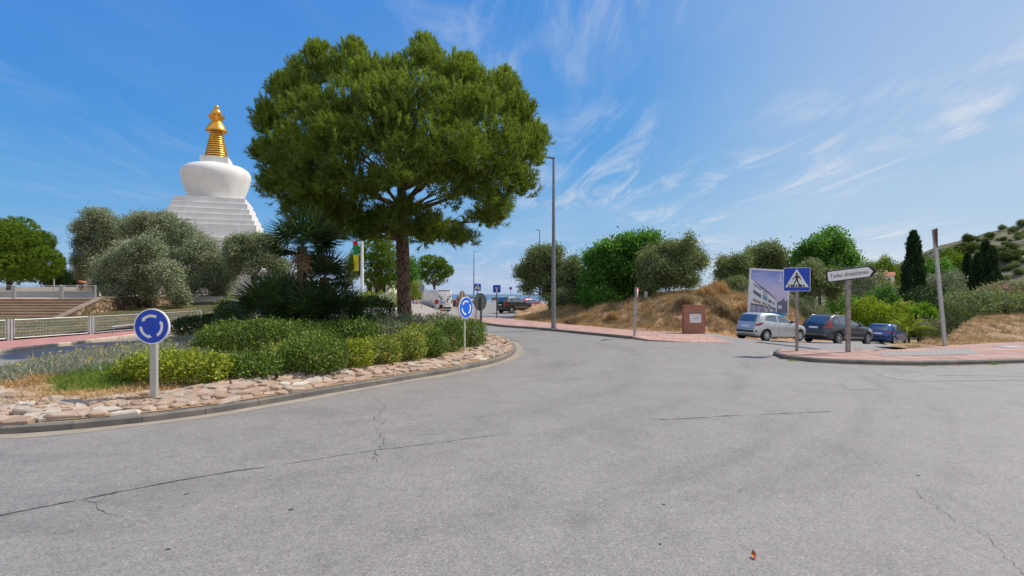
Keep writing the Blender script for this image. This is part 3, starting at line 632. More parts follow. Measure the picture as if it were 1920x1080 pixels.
def limbs(mb, r, base, top_pts, fork, r0, n=7, sag=.0):
    """trunk base->fork and tapered limbs from the fork to points of the crown"""
    base = Vector(base); fork = Vector(fork); d = fork - base
    pts = [base + d * t_ + Vector((r.normal(0, .012), r.normal(0, .012), 0)) * d.length * (0 if t_ in (0,) else 1) for t_ in (0, .04, .12, .35, .65, 1)]
    mb.tube(pts, [r0 * 1.5, r0 * 1.2, r0 * 1.02, r0 * .95, r0 * .85, r0 * .78], n + 4)
    for tp in top_pts:
        tp = Vector(tp); s = fork + (base - fork) * r.uniform(0, .12); v = tp - s
        mid = s + v * .5 + Vector((r.normal(0, .06), r.normal(0, .06), r.uniform(-.04, .10))) * v.length
        a = r0 * r.uniform(.34, .55); mb.tube([s, s + v * .2 + Vector((0, 0, .03 * v.length)), mid, s + v * .8, tp], [a, a * .8, a * .55, a * .32, a * .12], n)
def px_blobs(r, specs, Y, dj=.5, depth=1.0, extra=0):
    """specs: (px, py, rx, ry) lobes of a crown that stands at distance Y; each lobe becomes a real ball of leaves, others are set before and behind"""
    out = []
    cxm = np.mean([s[0] for s in specs]); W = (max(s[0] + s[2] for s in specs) - min(s[0] - s[2] for s in specs)) * Y / F / 2
    for px, py, rx, ry in specs:
        a, b = rx * Y / F, ry * Y / F; off = abs(px - cxm) * Y / F; a *= .9; b *= .9
        dm = depth * math.sqrt(max(.08, 1 - min(1, off / max(W, .1)) ** 2)) * W * .55
        c = wpt(px, py, Y - r.uniform(.15, .75) * dm * dj * 2); out.append((tuple(c), (a, (a + b) / 2, b)))
        for _ in range(1 + extra): c = wpt(px + r.normal(0, .2) * rx, py + r.normal(0, .2) * ry, Y + r.uniform(.2, 1) * dm); out.append((tuple(c), (a, (a + b) / 2, b)))
    return out
def tree(name, label, specs, Y, base, m, seed, size=.16, dens=14, asp=.5, cat='tree', bark='bark_grey', r0=.14, nl=9, group=None, up=.25, spray=5, extra=0, fork=None, lump=.2, trunk=True, depth=1.0, out=.6):
    r = np.random.default_rng(seed); blobs = px_blobs(r, specs, Y, depth=depth, extra=extra)
    root = empty(name, base, 0, label, cat, group); b = Vector(base); inv = Matrix.Translation(-b)
    V, Fc = leafcloud(r, explode(r, blobs), dens * .50, size * 1.15, asp, up, out, spray, 1.1, lump=lump); V = V - np.array(base)
    mesh_np('crown', V, Fc, M[m], root)
    if trunk:
        cs = np.mean([c for c, _ in blobs], 0); zlo = min(c[2] for c, _ in blobs)
        fk = Vector(fork) - b if fork else Vector((.6 * (cs[0] - b.x) * .4, (cs[1] - b.y) * .3, max(.5, (zlo - b.z) * .8)))
        mb = MB(); limbs(mb, r, (0, 0, -.15), [Vector(p) - b for p in core_pts(r, [blobs[i] for i in r.permutation(len(blobs))], nl)], fk, r0)
        autosmooth(mb.build('trunk', M[bark], root), 60)
    return root
# ---------------------------------------------------------------- the big stone pine of the roundabout
def big_pine():
    r = np.random.default_rng(11); Y = 23.0; cx0 = (752 - HX) / F * Y
    base = Vector((cx0 + .15, Y, float(I(cx0, Y)) - .05)); root = empty('stone_pine', base, 0, 'tall umbrella pine with broad round crown growing in the roundabout hedges', 'tree')
    lobes = [(590, 128, 50, 42), (560, 168, 46, 40), (520, 205, 40, 40), (505, 232, 26, 30), (655, 118, 46, 40), (700, 130, 40, 36), (742, 128, 38, 34), (800, 110, 44, 40), (846, 132, 40, 38), (892, 150, 40, 36),
             (935, 172, 42, 40), (962, 215, 38, 40), (985, 258, 36, 36), (988, 300, 32, 34), (958, 340, 38, 34), (925, 385, 40, 30), (905, 420, 42, 24), (850, 440, 44, 22), (800, 425, 30, 26), (540, 270, 40, 36), (535, 315, 40, 34),
             (522, 352, 30, 26), (575, 350, 46, 36), (560, 395, 40, 28), (610, 405, 44, 32), (640, 432, 40, 22), (690, 430, 34, 22), (600, 210, 56, 48), (660, 200, 56, 50), (720, 190, 56, 50), (780, 185, 56, 50), (840, 200, 56, 50), (900, 220, 52, 48),
             (930, 280, 46, 46), (870, 290, 56, 50), (810, 270, 56, 50), (750, 270, 56, 50), (690, 270, 56, 50), (630, 280, 56, 48), (590, 290, 44, 40), (650, 340, 50, 38), (710, 345, 48, 34), (840, 350, 52, 40), (890, 350, 46, 38), (775, 330, 50, 36), (760, 392, 24, 26), (600, 375, 48, 34), (640, 400, 46, 30), (682, 415, 40, 26), (496, 285, 20, 18), (512, 345, 26, 20), (1008, 262, 18, 20), (604, 92, 28, 24), (662, 84, 22, 22), (796, 82, 28, 24), (872, 112, 22, 20), (948, 140, 24, 22), (530, 150, 22, 20), (700, 438, 38, 20), (722, 405, 34, 24), (800, 442, 38, 20), (772, 432, 28, 16)]
    pts, axs = [], []; blobs = []
    zc = CAM_H + (HY - 290) / F * Y; RX_, RZ_ = 6.4, 4.6
    for px, py, rx, ry in lobes:
        c = wpt(px, py, Y); ox = (c.x - cx0) / RX_; oz = (c.z - zc) / RZ_; dm = math.sqrt(max(.03, 1 - min(1, ox * ox + oz * oz))) * 5.2; low = py > 380; py = py + (22 if py < 215 else 8 if py < 300 else 0)
        for Yd in [Y - dm * r.uniform(.8, 1.0) * (.75 if low else 1), Y + dm * r.uniform(.75, 1.0)] + ([Y + dm * r.uniform(-.5, .5)] if not low and r.random() < .30 else []):
            blobs.append((np.array(wpt(px + r.normal(0, 3), py + r.normal(0, 3), Yd)), rx * Y / F * .92, ry * Y / F * .92))
    cc = np.array([cx0, Y, zc - 1.2])
    for c, a, b in [(np.array(c), rd[0], rd[2]) for c, rd in explode(r, [(c, (a, (a + b) / 2, b)) for c, a, b in blobs], 8, .42, .78)]:
        a, b = a * .88, b * .88; n = int((150 if c[2] < zc - 1 else 92) * (a * b) / .8) + 2; d = unit(r.normal(0, 1, (n, 3)) + unit(c - cc) * .4 + np.array([0, 0, .15]))
        q = 1 - np.abs(r.normal(0, .22, n)); P = c + d * q[:, None] * np.array([a, (a + b) / 2, b])
        pts.append(P); ax = unit(d * .55 + unit(P - cc) * .35 + np.array([0, 0, .75]) + r.normal(0, .22, (n, 3))); axs.append(ax)
    P = np.concatenate(pts); A = np.concatenate(axs)
    V, Fc = tufts(r, P, A, 18, .23, .0165, .62, .32); mesh_np('crown', V - np.array(base), Fc, M['pine'], root); pts, axs = [], []
    for c, a, b in blobs:  # upright young shoots on top of every branch end
        if c[2] < zc - 1.2: continue
        n = 26; d = unit(r.normal(0, 1, (n, 3)) + np.array([0, 0, 1.1])); P = c + d * np.array([a, (a + b) / 2, b]) * r.uniform(.8, 1.02, (n, 1)); ax = unit(np.array([0, 0, 1.0]) + d * .25 + r.normal(0, .12, (n, 3)))
        for q in range(4): pts.append(P + ax * .09 * q); axs.append(ax)
    V, Fc = tufts(r, np.concatenate(pts), np.concatenate(axs), 16, .15, .014, .55, .2); mesh_np('young_shoots', V - np.array(base), Fc, M['pine_young'], root)
    mb = MB(); b = base; fk = wpt(757, 395, Y) - b
    trunk = [Vector((.08, 0, -.2)), Vector((.06, 0, .12)), Vector((.03, 0, .5)), Vector((-.03, 0, 1.6)), Vector((-.05, 0, 3.0)), wpt(754, 440, Y) - b, fk, wpt(752, 350, Y) - b, wpt(748, 270, Y + .2) - b]
    mb.tube(trunk, [.48, .39, .325, .305, .294, .285, .272, .19, .09], 16)
    for i in list(r.permutation(len(blobs)))[:46]:
        tp = Vector(blobs[i][0]) - b; s = (trunk[5] if tp.z < 5.6 else trunk[6] if tp.z < 8.3 else trunk[7]) + Vector((0, 0, r.uniform(-.3, .3))); v = tp - s
        a = r.uniform(.05, .10); m1 = s + v * .35 + Vector((r.normal(0, .12), r.normal(0, .12), r.uniform(-.1, .25))); m2 = s + v * .7 + Vector((r.normal(0, .15), r.normal(0, .15), r.uniform(-.15, .2)))
        mb.tube([s, m1, m2, tp], [a, a * .7, a * .42, a * .15], 7)
        for _ in range(3):
            e = m2 + Vector((r.normal(0, .55), r.normal(0, .55), r.normal(.25, .35))); mb.tube([m1 + (m2 - m1) * r.uniform(.3, 1), e], [a * .3, a * .1], 5)
    for (px, py, px2, py2, py3) in ((735, 425, 640, 378, 372), (735, 420, 690, 400, 385), (768, 428, 860, 412, 405), (765, 380, 800, 345, 320), (748, 385, 700, 330, 310)):
        s = wpt(px, py, Y) - b; e = wpt(px2, py2, Y - 1.4) - b; mb.tube([s, s.lerp(e, .4) + Vector((0, 0, .1)), s.lerp(e, .75) - Vector((0, 0, .04)), e], [.09, .07, .05, .02], 7)
    autosmooth(mb.build('trunk', M['bark'], root), 60)
big_pine()
def pine_small(name, label, specs, Y, base, m, seed, L=.3, W=.02, dens=26, nl=14, r0=.2, fork=None, group=None):
    r = np.random.default_rng(seed); blobs = px_blobs(r, specs, Y, dj=.6); root = empty(name, base, 0, label, 'tree', group); b = np.array(base); P, A = [], []
    for c, rad in blobs:
        n = int(dens * (rad[0] * rad[2]) * 2.2) + 8; d = unit(r.normal(0, 1, (n, 3))); q = 1 - np.abs(r.normal(0, .18, n)); P.append(np.array(c) + d * q[:, None] * np.array(rad)); A.append(unit(d * .7 + np.array([0, 0, .6]) + r.normal(0, .2, (n, 3))))
    V, Fc = tufts(r, np.concatenate(P), np.concatenate(A), nl, L, W, .7, L * .8); mesh_np('crown', V - b, Fc, M[m], root)
    mb = MB(); bv = Vector(base); fk = (Vector(fork) - bv) if fork else Vector((0, 0, 2.2)); limbs(mb, r, (0, 0, -.2), [Vector(c) - bv for c, _ in blobs[::2]], fk, r0); autosmooth(mb.build('trunk', M['bark'], root), 60)
    return root
# pines further off
pine_small('stone_pine', 'wide bright green pine behind the railing at far left', [(20, 450, 40, 34), (55, 470, 36, 30), (85, 490, 28, 26), (35, 500, 44, 28), (-10, 470, 46, 40), (75, 455, 24, 20), (5, 430, 34, 18), (98, 500, 18, 20), (60, 512, 38, 16), (-30, 500, 50, 30), (-50, 450, 40, 36)], 52, (-52, 53, 1.7), 'pine_far', 21, .26, .026, 75, 14, .28)
pine_small('stone_pine', 'small round pine on a bare trunk behind the white van', [(815, 495, 22, 14), (795, 505, 17, 13), (832, 508, 18, 14), (812, 520, 26, 12), (800, 492, 12, 10), (826, 494, 12, 9), (842, 508, 8, 9), (788, 514, 10, 9)], 70, tuple(G(815, 576))[:2] + (0,), 'pine_far', 22, .30, .034, 44, 14, .2, fork=tuple(wpt(815, 535, 70)))
pine_small('stone_pine', 'round pine in front of the glazed kiosk beside the flagpole', [(700, 470, 26, 22), (725, 480, 26, 24), (690, 500, 26, 26), (720, 510, 30, 24), (742, 500, 22, 30), (665, 500, 12, 24), (705, 525, 26, 14), (735, 532, 22, 14), (715, 455, 20, 14), (670, 480, 14, 16)], 55, (-14.0, 55, 1.0), 'pine_far', 23, .26, .026, 50, 14, .22, fork=tuple(wpt(712, 540, 55)))
# ---------------------------------------------------------------- olive trees left and shrubs of the park
tree('olive_tree', 'grey green olive tree with twin trunks just behind the low mesh fence', [(240, 475, 34, 20), (275, 470, 32, 22), (205, 500, 30, 26), (240, 510, 38, 30), (285, 505, 36, 28), (315, 520, 28, 26), (195, 530, 20, 22), (225, 545, 34, 18), (270, 540, 30, 18), (330, 545, 18, 16), (345, 560, 14, 12)], 41, (-28.7, 41, 1.0), 'olive', 31, .15, 26, .34, r0=.15, nl=10, fork=tuple(wpt(285, 556, 41)))
tree('olive_tree', 'tall dark olive tree at the top of the stairs', [(185, 405, 24, 16), (205, 420, 22, 18), (165, 430, 22, 18), (195, 445, 26, 20), (155, 460, 20, 18), (185, 475, 30, 22), (150, 490, 14, 16), (170, 500, 28, 18), (215, 455, 18, 20)], 54, (-43, 54, 1.6), 'olive', 32, .17, 20, .34, r0=.2, nl=9)
tree('olive_tree', 'broad olive tree in front of the white stupa steps', [(265, 420, 24, 20), (285, 412, 18, 16), (310, 425, 30, 22), (345, 440, 34, 24), (300, 455, 36, 26), (250, 440, 22, 22), (375, 470, 32, 28), (345, 480, 38, 30), (400, 500, 32, 30), (380, 525, 36, 26), (420, 520, 22, 26), (350, 530, 30, 26), (410, 545, 22, 14), (235, 425, 14, 14)], 49, (-31, 49, 1.4), 'olive', 33, .17, 22, .34, r0=.2, nl=12)
tree('olive_tree', 'pale olive tree with sparse crown between the stupa and the fan palm', [(455, 452, 22, 14), (482, 456, 24, 18), (450, 478, 26, 22), (482, 488, 28, 22), (436, 466, 16, 16), (508, 480, 24, 22), (500, 458, 20, 16), (520, 500, 20, 18), (440, 500, 20, 16)], 46, (-23, 46, 1.3), 'hedge_grey', 34, .16, 20, .4, r0=.14, nl=7)
tree('ornamental_tree', 'dark evergreen tree beyond the upper railing', [(110, 520, 14, 12), (125, 525, 12, 10), (95, 525, 14, 12), (138, 527, 12, 9)], 75, (-66, 75, 1.5), 'hedge_dark', 35, .3, 9, .5, r0=.15, nl=4)
tree('ornamental_tree', 'thin young tree beside the double lantern post', [(655, 500, 10, 10), (662, 515, 12, 10), (652, 525, 8, 9), (664, 490, 8, 9)], 64, (-19.4, 64, 1.1), 'hedge_grey', 36, .2, 9, .4, r0=.07, nl=4, fork=tuple(wpt(659, 528, 64)))
tree('ornamental_tree', 'narrow green tree at the right side of the pine trunk', [(775, 520, 9, 14), (777, 545, 10, 16), (770, 500, 7, 14), (780, 562, 8, 8)], 66, (-12.6, 66, 0.0), 'carob', 37, .22, 10, .45, r0=.08, nl=4)
def shrub(name, label, c, rad, m, seed, size=.07, dens=60, p=2.4, cat='shrub', group=None, zc=None, spray=5, asp=.52, h=I, up=.35, lump=.14, extra=None):
    r = np.random.default_rng(seed); x, y = c; z0 = float(h(x, y)); root = empty(name, (x, y, z0), 0, label, cat, group)
    blobs = [((0, 0, rad[2] * .48), (rad[0], rad[1], rad[2] * .54))] + (extra or [])
    V, Fc = leafcloud(r, blobs, dens, size, asp, up, .75, spray, 1.0, p=p, zcut=-.02, lump=lump, shell=.55)
    ns = int(10 + 14 * rad[0]); a_ = r.uniform(0, 6.283, ns); q_ = np.sqrt(r.uniform(0, 1, ns)) * .9; B0 = np.column_stack([rad[0] * q_ * np.cos(a_), rad[1] * q_ * np.sin(a_), rad[2] * (.5 + .5 * (1 - q_ ** p) ** (1 / p))])   # stray shoots
    dS = unit(np.column_stack([np.cos(a_) * q_ * .7, np.sin(a_) * q_ * .7, np.ones(ns)]) + r.normal(0, .25, (ns, 3))); kk = 8; tS = np.tile(np.linspace(.1, 1, kk), ns)[:, None]; LS = np.repeat(size * r.uniform(1.5, 4.2, ns), kk)[:, None]
    PS = np.repeat(B0, kk, 0) + np.repeat(dS, kk, 0) * tS * LS; DS = unit(np.repeat(dS, kk, 0) * .5 + perp(np.repeat(dS, kk, 0), r)); VS, FS = quads(PS, DS, perp(DS, r), size * r.uniform(.6, 1.1, ns * kk), np.full(ns * kk, size * asp)); Fc = np.concatenate([Fc, FS + len(V)]); V = np.concatenate([V, VS])
    mesh_np('foliage', V, Fc, M[m], root)
    mb = MB()
    for k in range(7):
        a = r.uniform(0, 6.28); q = r.uniform(.2, .7); mb.tube([(0.05 * math.cos(a) * k * .3, .05 * math.sin(a) * k * .3, -.05), (rad[0] * q * .5 * math.cos(a), rad[1] * q * .5 * math.sin(a), rad[2] * .4), (rad[0] * q * math.cos(a), rad[1] * q * math.sin(a), rad[2] * .82)], [.022, .016, .006], 5)
    mb.build('stem', M['bark_grey'], root)
    return root
HG = 'clipped shrubs planted on the roundabout'
def ipx(px, Y): return ((px - HX) / F * Y, Y)
def rad_px(wpx, Y, d, top_py, x): return (wpx / 2 * Y / F, d, CAM_H - (top_py - HY) / F * Y - float(I(x, Y)))
SH = [ # label, px centre, Y, width px, depth m, top py, material, leaf, density, p
 ('broad low yellow green hedge right behind the near roundabout sign', 328, 11.5, 196, .62, 668, 'hedge_yellow', .062, 95, 2.6),
 ('rounded green bush beside the low yellow green hedge', 474, 12.2, 102, .52, 668, 'hedge', .062, 95, 2.3),
 ('long flat topped hedge below the fan palms', 500, 15.4, 232, .95, 606, 'hedge', .058, 85, 3.2),
 ('flat topped hedge continuing right of the long hedge', 655, 16.4, 112, .8, 604, 'hedge', .058, 85, 3.0),
 ('big bright green bush with its foot hidden by stones, left of the russet bushes', 588, 13.1, 116, .62, 634, 'hedge', .062, 90, 2.4),
 ('green bush with orange tips between two bigger hedges', 545, 14.0, 90, .5, 652, 'hedge_red', .06, 85, 2.2),
 ('small bright bush at the edge of the stones', 668, 14.1, 62, .42, 643, 'hedge_yellow', .058, 95, 2.2),
 ('russet tipped bush nearest the middle of the stone edge', 720, 14.9, 58, .45, 636, 'hedge_red', .058, 95, 2.2),
 ('orange tipped bush before the box hedges', 768, 15.6, 56, .45, 624, 'hedge_red', .058, 95, 2.2),
 ('small green bush at the right end of the russet row', 812, 16.4, 50, .45, 626, 'hedge', .058, 95, 2.4),
 ('grey green round bush in the second row', 725, 17.0, 74, .55, 606, 'hedge_grey', .055, 85, 2.3),
 ('grey green bush at the foot of the pine', 758, 18.4, 84, .6, 592, 'hedge_grey', .055, 85, 2.3),
 ('green bush left of the pine foot', 688, 18.6, 90, .6, 594, 'hedge', .055, 80, 2.4),
 ('clipped box hedge beside the tilted roundabout sign', 838, 18.0, 62, .55, 606, 'hedge', .055, 90, 3.4),
 ('clipped box hedge at the right tip of the planting', 882, 19.6, 50, .6, 604, 'hedge', .055, 90, 3.4),
 ('low grey bush behind the box hedges', 826, 22.0, 80, .6, 592, 'hedge_grey', .055, 75, 2.3),
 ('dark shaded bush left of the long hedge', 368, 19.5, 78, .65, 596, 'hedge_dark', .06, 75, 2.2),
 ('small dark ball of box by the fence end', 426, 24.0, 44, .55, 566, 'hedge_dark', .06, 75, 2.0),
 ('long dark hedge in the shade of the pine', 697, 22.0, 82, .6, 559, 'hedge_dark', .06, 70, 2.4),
 ('russet bush between the box hedge and the orange tipped bush', 790, 17.4, 60, .5, 612, 'hedge_red', .056, 80, 2.3),
]
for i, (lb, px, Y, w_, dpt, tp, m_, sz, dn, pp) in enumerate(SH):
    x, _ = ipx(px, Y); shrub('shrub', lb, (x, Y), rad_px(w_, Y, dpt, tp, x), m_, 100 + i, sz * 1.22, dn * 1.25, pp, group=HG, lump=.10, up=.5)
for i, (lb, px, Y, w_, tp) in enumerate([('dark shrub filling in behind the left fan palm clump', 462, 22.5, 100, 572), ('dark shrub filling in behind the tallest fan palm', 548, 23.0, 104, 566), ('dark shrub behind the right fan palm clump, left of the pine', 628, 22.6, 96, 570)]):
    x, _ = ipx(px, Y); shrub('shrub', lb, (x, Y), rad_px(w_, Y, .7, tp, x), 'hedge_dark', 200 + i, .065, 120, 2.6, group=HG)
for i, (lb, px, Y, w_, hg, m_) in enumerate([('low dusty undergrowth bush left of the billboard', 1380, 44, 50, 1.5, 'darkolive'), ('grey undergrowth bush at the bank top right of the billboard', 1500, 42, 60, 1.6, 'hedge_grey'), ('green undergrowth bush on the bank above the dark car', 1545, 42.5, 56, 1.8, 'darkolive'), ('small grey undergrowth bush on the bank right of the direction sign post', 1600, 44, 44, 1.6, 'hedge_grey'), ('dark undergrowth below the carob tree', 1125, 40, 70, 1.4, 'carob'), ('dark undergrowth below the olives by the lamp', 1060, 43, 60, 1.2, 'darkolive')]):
    x, _ = ipx(px, Y); shrub('shrub', lb, (x, Y), (w_ / 2 * Y / F, .9, hg), m_, 210 + i, .13, 40, 2.3, h=bank_h, lump=.3, group='undergrowth on the earth bank')
# flowering shrubs further back
def flowers(root, r, rad, n, m, size):
    d = unit(r.normal(0, 1, (n, 3))); d[:, 2] = np.abs(d[:, 2]); P = d * np.array([rad[0], rad[1], rad[2] * .56]) * r.uniform(.92, 1.06, (n, 1)) + np.array([0, 0, rad[2] * .48])
    k = 4; Pk = np.repeat(P, k, 0) + r.normal(0, size * .5, (n * k, 3)); D = unit(r.normal(0, 1, (n * k, 3))); V, Fc = quads(Pk, D, perp(D, r), np.full(n * k, size), np.full(n * k, size * .8)); mesh_np('blossom', V, Fc, M[m], root)
flatz = lambda z: (lambda x, y: z)
for i, (lb, px, Y, w_, hgt, dpt, m_, fl_, nf, z) in enumerate([
    ('white flowering bush beside the fan palms and the olive', 440, 33, 52, 1.1, .8, 'lime', 'flower_white', 60, .7),
    ('white oleander mass under the flagpole', 690, 44, 60, 1.0, 1.1, 'lime', 'flower_white', 60, 1.0),
    ('white oleander mass beside the pine trunk', 728, 43, 52, 1.1, 1.0, 'lime', 'flower_white', 130, 1.0),
    ('yellow green clipped bush at the foot of the flagpole', 690, 51, 28, 1.0, .7, 'hedge_yellow', None, 0, 1.1),
    ('green bush with magenta bougainvillea left of the white van', 782, 63, 24, 3.4, .9, 'lime', 'flower_pink', 30, 0)]):
    rd = (w_ / 2 * Y / F, dpt, hgt); o = shrub('flowering_shrub', lb, ipx(px, Y), rd, m_, 140 + i, .12, 24, 2.3, h=flatz(z))
    if fl_: flowers(o, np.random.default_rng(i), rd, nf * 3, fl_, .07)
# ---------------------------------------------------------------- palms
def fan_leaf(r, c, d, pl, bl, nb=15):
    """petiole from c along d, then blades fanning out -> (V, F) of quads"""
    d = np.array(d); e = c + d * pl + np.array([0, 0, -.10 * pl * abs(d[0])]); up = unit(np.array([0, 0, 1.0]) - d * d[2] + r.normal(0, .15, 3)); s = unit(np.cross(d, up)); nrm = np.cross(s, d)
    A = np.linspace(-2.0, 2.0, nb) + r.normal(0, .04, nb); D = np.cos(A)[:, None] * d + np.sin(A)[:, None] * s + nrm * (.18 - .25 * np.abs(A)[:, None] / 2) + np.array([0, 0, -.22]); D = unit(D)
    L = bl * (1 - .22 * (np.abs(A) / 2) ** 2) * r.uniform(.9, 1.1, nb); S = unit(np.cross(D, nrm)); C = np.repeat(e[None], nb, 0)
    V = [quads(C, D, S, L, np.full(nb, bl * .075))[0]]
    w = .008; V.append(np.array([c - s * w, c + s * w, e + s * w, e - s * w])); return np.concatenate(V)
def fan_crown(r, c, n, pl, bl, lo=-.35, hi=1.0, nb=15):
    V = []
    for k in range(n):
        z = r.uniform(lo, hi); a = r.uniform(0, 6.283); q = math.sqrt(max(.03, 1 - z * z)); d = unit(np.array([q * math.cos(a), q * math.sin(a), z])); V.append(fan_leaf(r, np.array(c, float), d, pl * r.uniform(.7, 1.2), bl * r.uniform(.8, 1.15), nb))
    V = np.concatenate(V); return V, np.arange(len(V)).reshape(-1, 4)
def fan_palm(label, px, Y, crown_py, seed, n, pl, bl, base_py=None, lo=-.35, lean=0):
    r = np.random.default_rng(seed); x, _ = ipx(px, Y); z0 = float(I(x, Y)); root = empty('fan_palm', (x, Y, z0), 0, label, 'palm tree', 'fan palms clustered on the roundabout')
    zc = CAM_H - (crown_py - HY) / F * Y - z0; V, Fc = fan_crown(r, (lean, 0, zc), n, pl, bl, lo); mesh_np('crown', V, Fc, M['palm'], root)
    if zc > 1.35:
        mb = MB(); mb.tube([(0, 0, -.1), (lean * .3, 0, zc * .4), (lean, 0, zc)], [.17, .15, .16], 10); autosmooth(mb.build('trunk', M['bark_palm'], root), 60)
        d = []; 
        for k in range(26): a = r.uniform(0, 6.283); d.append(fan_leaf(r, np.array([lean + .12 * math.cos(a), .12 * math.sin(a), zc - r.uniform(.05, .5)]), unit(np.array([math.cos(a) * .45, math.sin(a) * .45, -1])), pl * .35, bl * .55, 7))
        d = np.concatenate(d); mesh_np('dead_frond', d, np.arange(len(d)).reshape(-1, 4), M['twig'], root)
    return root
fan_palm('tallest fan palm with shaggy trunk left of the pine', 566, 17.4, 462, 51, 84, .75, .82, lo=-.45)
fan_palm('second fan palm with hanging dead fronds close to the tallest palm', 606, 18.0, 520, 52, 64, .6, .7, lo=-.3, lean=.05)
fan_palm('wide trunkless fan palm clump at the left of the palm group', 505, 17.4, 588, 53, 84, .85, .78, lo=-.35)
fan_palm('trunkless fan palm clump below the tallest palm', 570, 17.0, 594, 54, 80, .75, .74, lo=-.35)
fan_palm('trunkless fan palm clump at the right of the palm group', 632, 17.8, 588, 55, 80, .8, .74, lo=-.35)
fan_palm('small fan palm clump behind the two trunks', 548, 19.6, 566, 56, 60, .8, .72, lo=-.2)
def feather_palm(label, px, Y, z0, cz, seed, n, fl_, hi=1.0, lo=.0, m='palm_bright', tr=.16):
    r = np.random.default_rng(seed); x, _ = ipx(px, Y); root = empty('feather_palm', (x, Y, z0), 0, label, 'palm tree'); V = []
    for k in range(n):
        z = r.uniform(lo, hi); a = r.uniform(0, 6.283); h = np.array([math.cos(a), math.sin(a), 0]); d = unit(h * math.sqrt(max(.02, 1 - z * z)) + np.array([0, 0, z])); L = fl_ * r.uniform(.8, 1.1); nn = 22; t_ = np.linspace(0, 1, nn)[:, None]
        P = np.array([0, 0, cz]) + d * t_ * L + np.array([0, 0, -1]) * t_ ** 2.2 * L * (.30 + .25 * (1 - z)); s = unit(np.cross(h, [0, 0, 1])); tg = unit(np.gradient(P, axis=0))
        for sg in (-1, 1): D = unit(s * sg * .8 + tg * .55 + np.array([0, 0, .25]) + r.normal(0, .08, (nn, 3))); V.append(quads(P, D, unit(np.cross(D, [0, 0, 1])), np.full(nn, L * .24) * (1.1 - t_[:, 0] ** 2 * .8), np.full(nn, L * .03))[0])
        V.append(np.concatenate([np.stack([P[i] - s * .012, P[i] + s * .012, P[i + 1] + s * .012, P[i + 1] - s * .012]) for i in range(nn - 1)]))
    V = np.concatenate(V); mesh_np('crown', V, np.arange(len(V)).reshape(-1, 4), M[m], root); mb = MB(); mb.tube([(0, 0, -.2), (0, 0, cz * .6), (0, 0, cz)], [tr * 1.3, tr, tr * .9], 10); autosmooth(mb.build('trunk', M['bark_palm'], root), 60); return root
gz = lambda px, Y: float(T((px - HX) / F * Y, Y)) - .02
feather_palm('wide feather palm with drooping fronds beside the blue car', 1702, 41, gz(1702, 41), .75, 61, 30, 2.4, lo=.1)
feather_palm('upright feather palm with orange tips behind the blue car', 1676, 47, gz(1676, 47), 2.4, 62, 22, 2.3, lo=.55)
def yucca(label, px, Y, z0, heads, seed):
    r = np.random.default_rng(seed); x, _ = ipx(px, Y); root = empty('yucca', (x, Y, z0), 0, label, 'yucca', 'yuccas in front of the dark trees'); V = []; mb = MB()
    for hx, hz in heads:
        n = 60; d = unit(r.normal(0, 1, (n, 3)) + np.array([0, 0, .55])); c = np.array([hx, r.normal(0, .2), hz]); V.append(quads(np.repeat(c[None], n, 0), d, perp(d, r), r.uniform(.6, .95, n), np.full(n, .085))[0]); mb.tube([(hx * .2, 0, -.1), (hx * .7, 0, hz * .5), tuple(c)], [.14, .10, .08], 7)
    V = np.concatenate(V); mesh_np('crown', V, np.arange(len(V)).reshape(-1, 4), M['yucca'], root); autosmooth(mb.build('trunk', M['bark_palm'], root), 60)
yucca('multi headed yucca behind the leaning pole, at its left', 1728, 45, gz(1728, 45) , [(-.7, 2.8), (.1, 3.2), (.7, 2.7), (1.2, 2.5)], 71)
yucca('multi headed yucca behind the leaning pole, at its right', 1790, 44, gz(1790, 44) + .3, [(-.5, 2.2), (.3, 2.6), (.8, 2.2)], 72)
yucca('low yucca seen past the leaning pole between the two others', 1757, 50, gz(1757, 50), [(-.3, 2.5), (.4, 2.3)], 73)
# ---------------------------------------------------------------- trees on the bank
B = lambda px, Y: ((px - HX) / F * Y, Y, float(bank_h((px - HX) / F * Y, Y)))
tree('olive_tree', 'loose olive tree at the left end of the earth bank', [(1015, 475, 26, 14), (1000, 495, 26, 20), (1035, 490, 24, 22), (985, 515, 18, 18), (1015, 520, 26, 20), (1045, 520, 20, 22), (990, 540, 16, 14), (1030, 548, 22, 14), (1045, 470, 12, 10)], 47, B(1032, 47), 'darkolive', 41, .17, 17, .4, r0=.14, nl=9)
tree('olive_tree', 'dark olive tree beside the street lamp on the bank', [(1075, 495, 18, 14), (1065, 520, 22, 20), (1085, 515, 20, 22), (1070, 550, 24, 18), (1055, 570, 20, 16), (1090, 555, 18, 20)], 45, B(1070, 45), 'darkolive', 42, .17, 17, .4, r0=.13, nl=7)
tree('carob_tree', 'glossy bright green carob tree on the earth bank', [(1135, 470, 24, 14), (1175, 455, 20, 12), (1160, 475, 28, 18), (1120, 490, 24, 20), (1190, 470, 22, 20), (1150, 505, 34, 24), (1110, 525, 24, 22), (1185, 515, 30, 26), (1135, 545, 34, 22), (1105, 555, 20, 16), (1170, 550, 34, 20), (1210, 448, 20, 9), (1228, 452, 12, 8), (1205, 545, 20, 20)], 42, B(1165, 42), 'carob', 43, .22, 15, .5, r0=.18, nl=12, lump=.25)
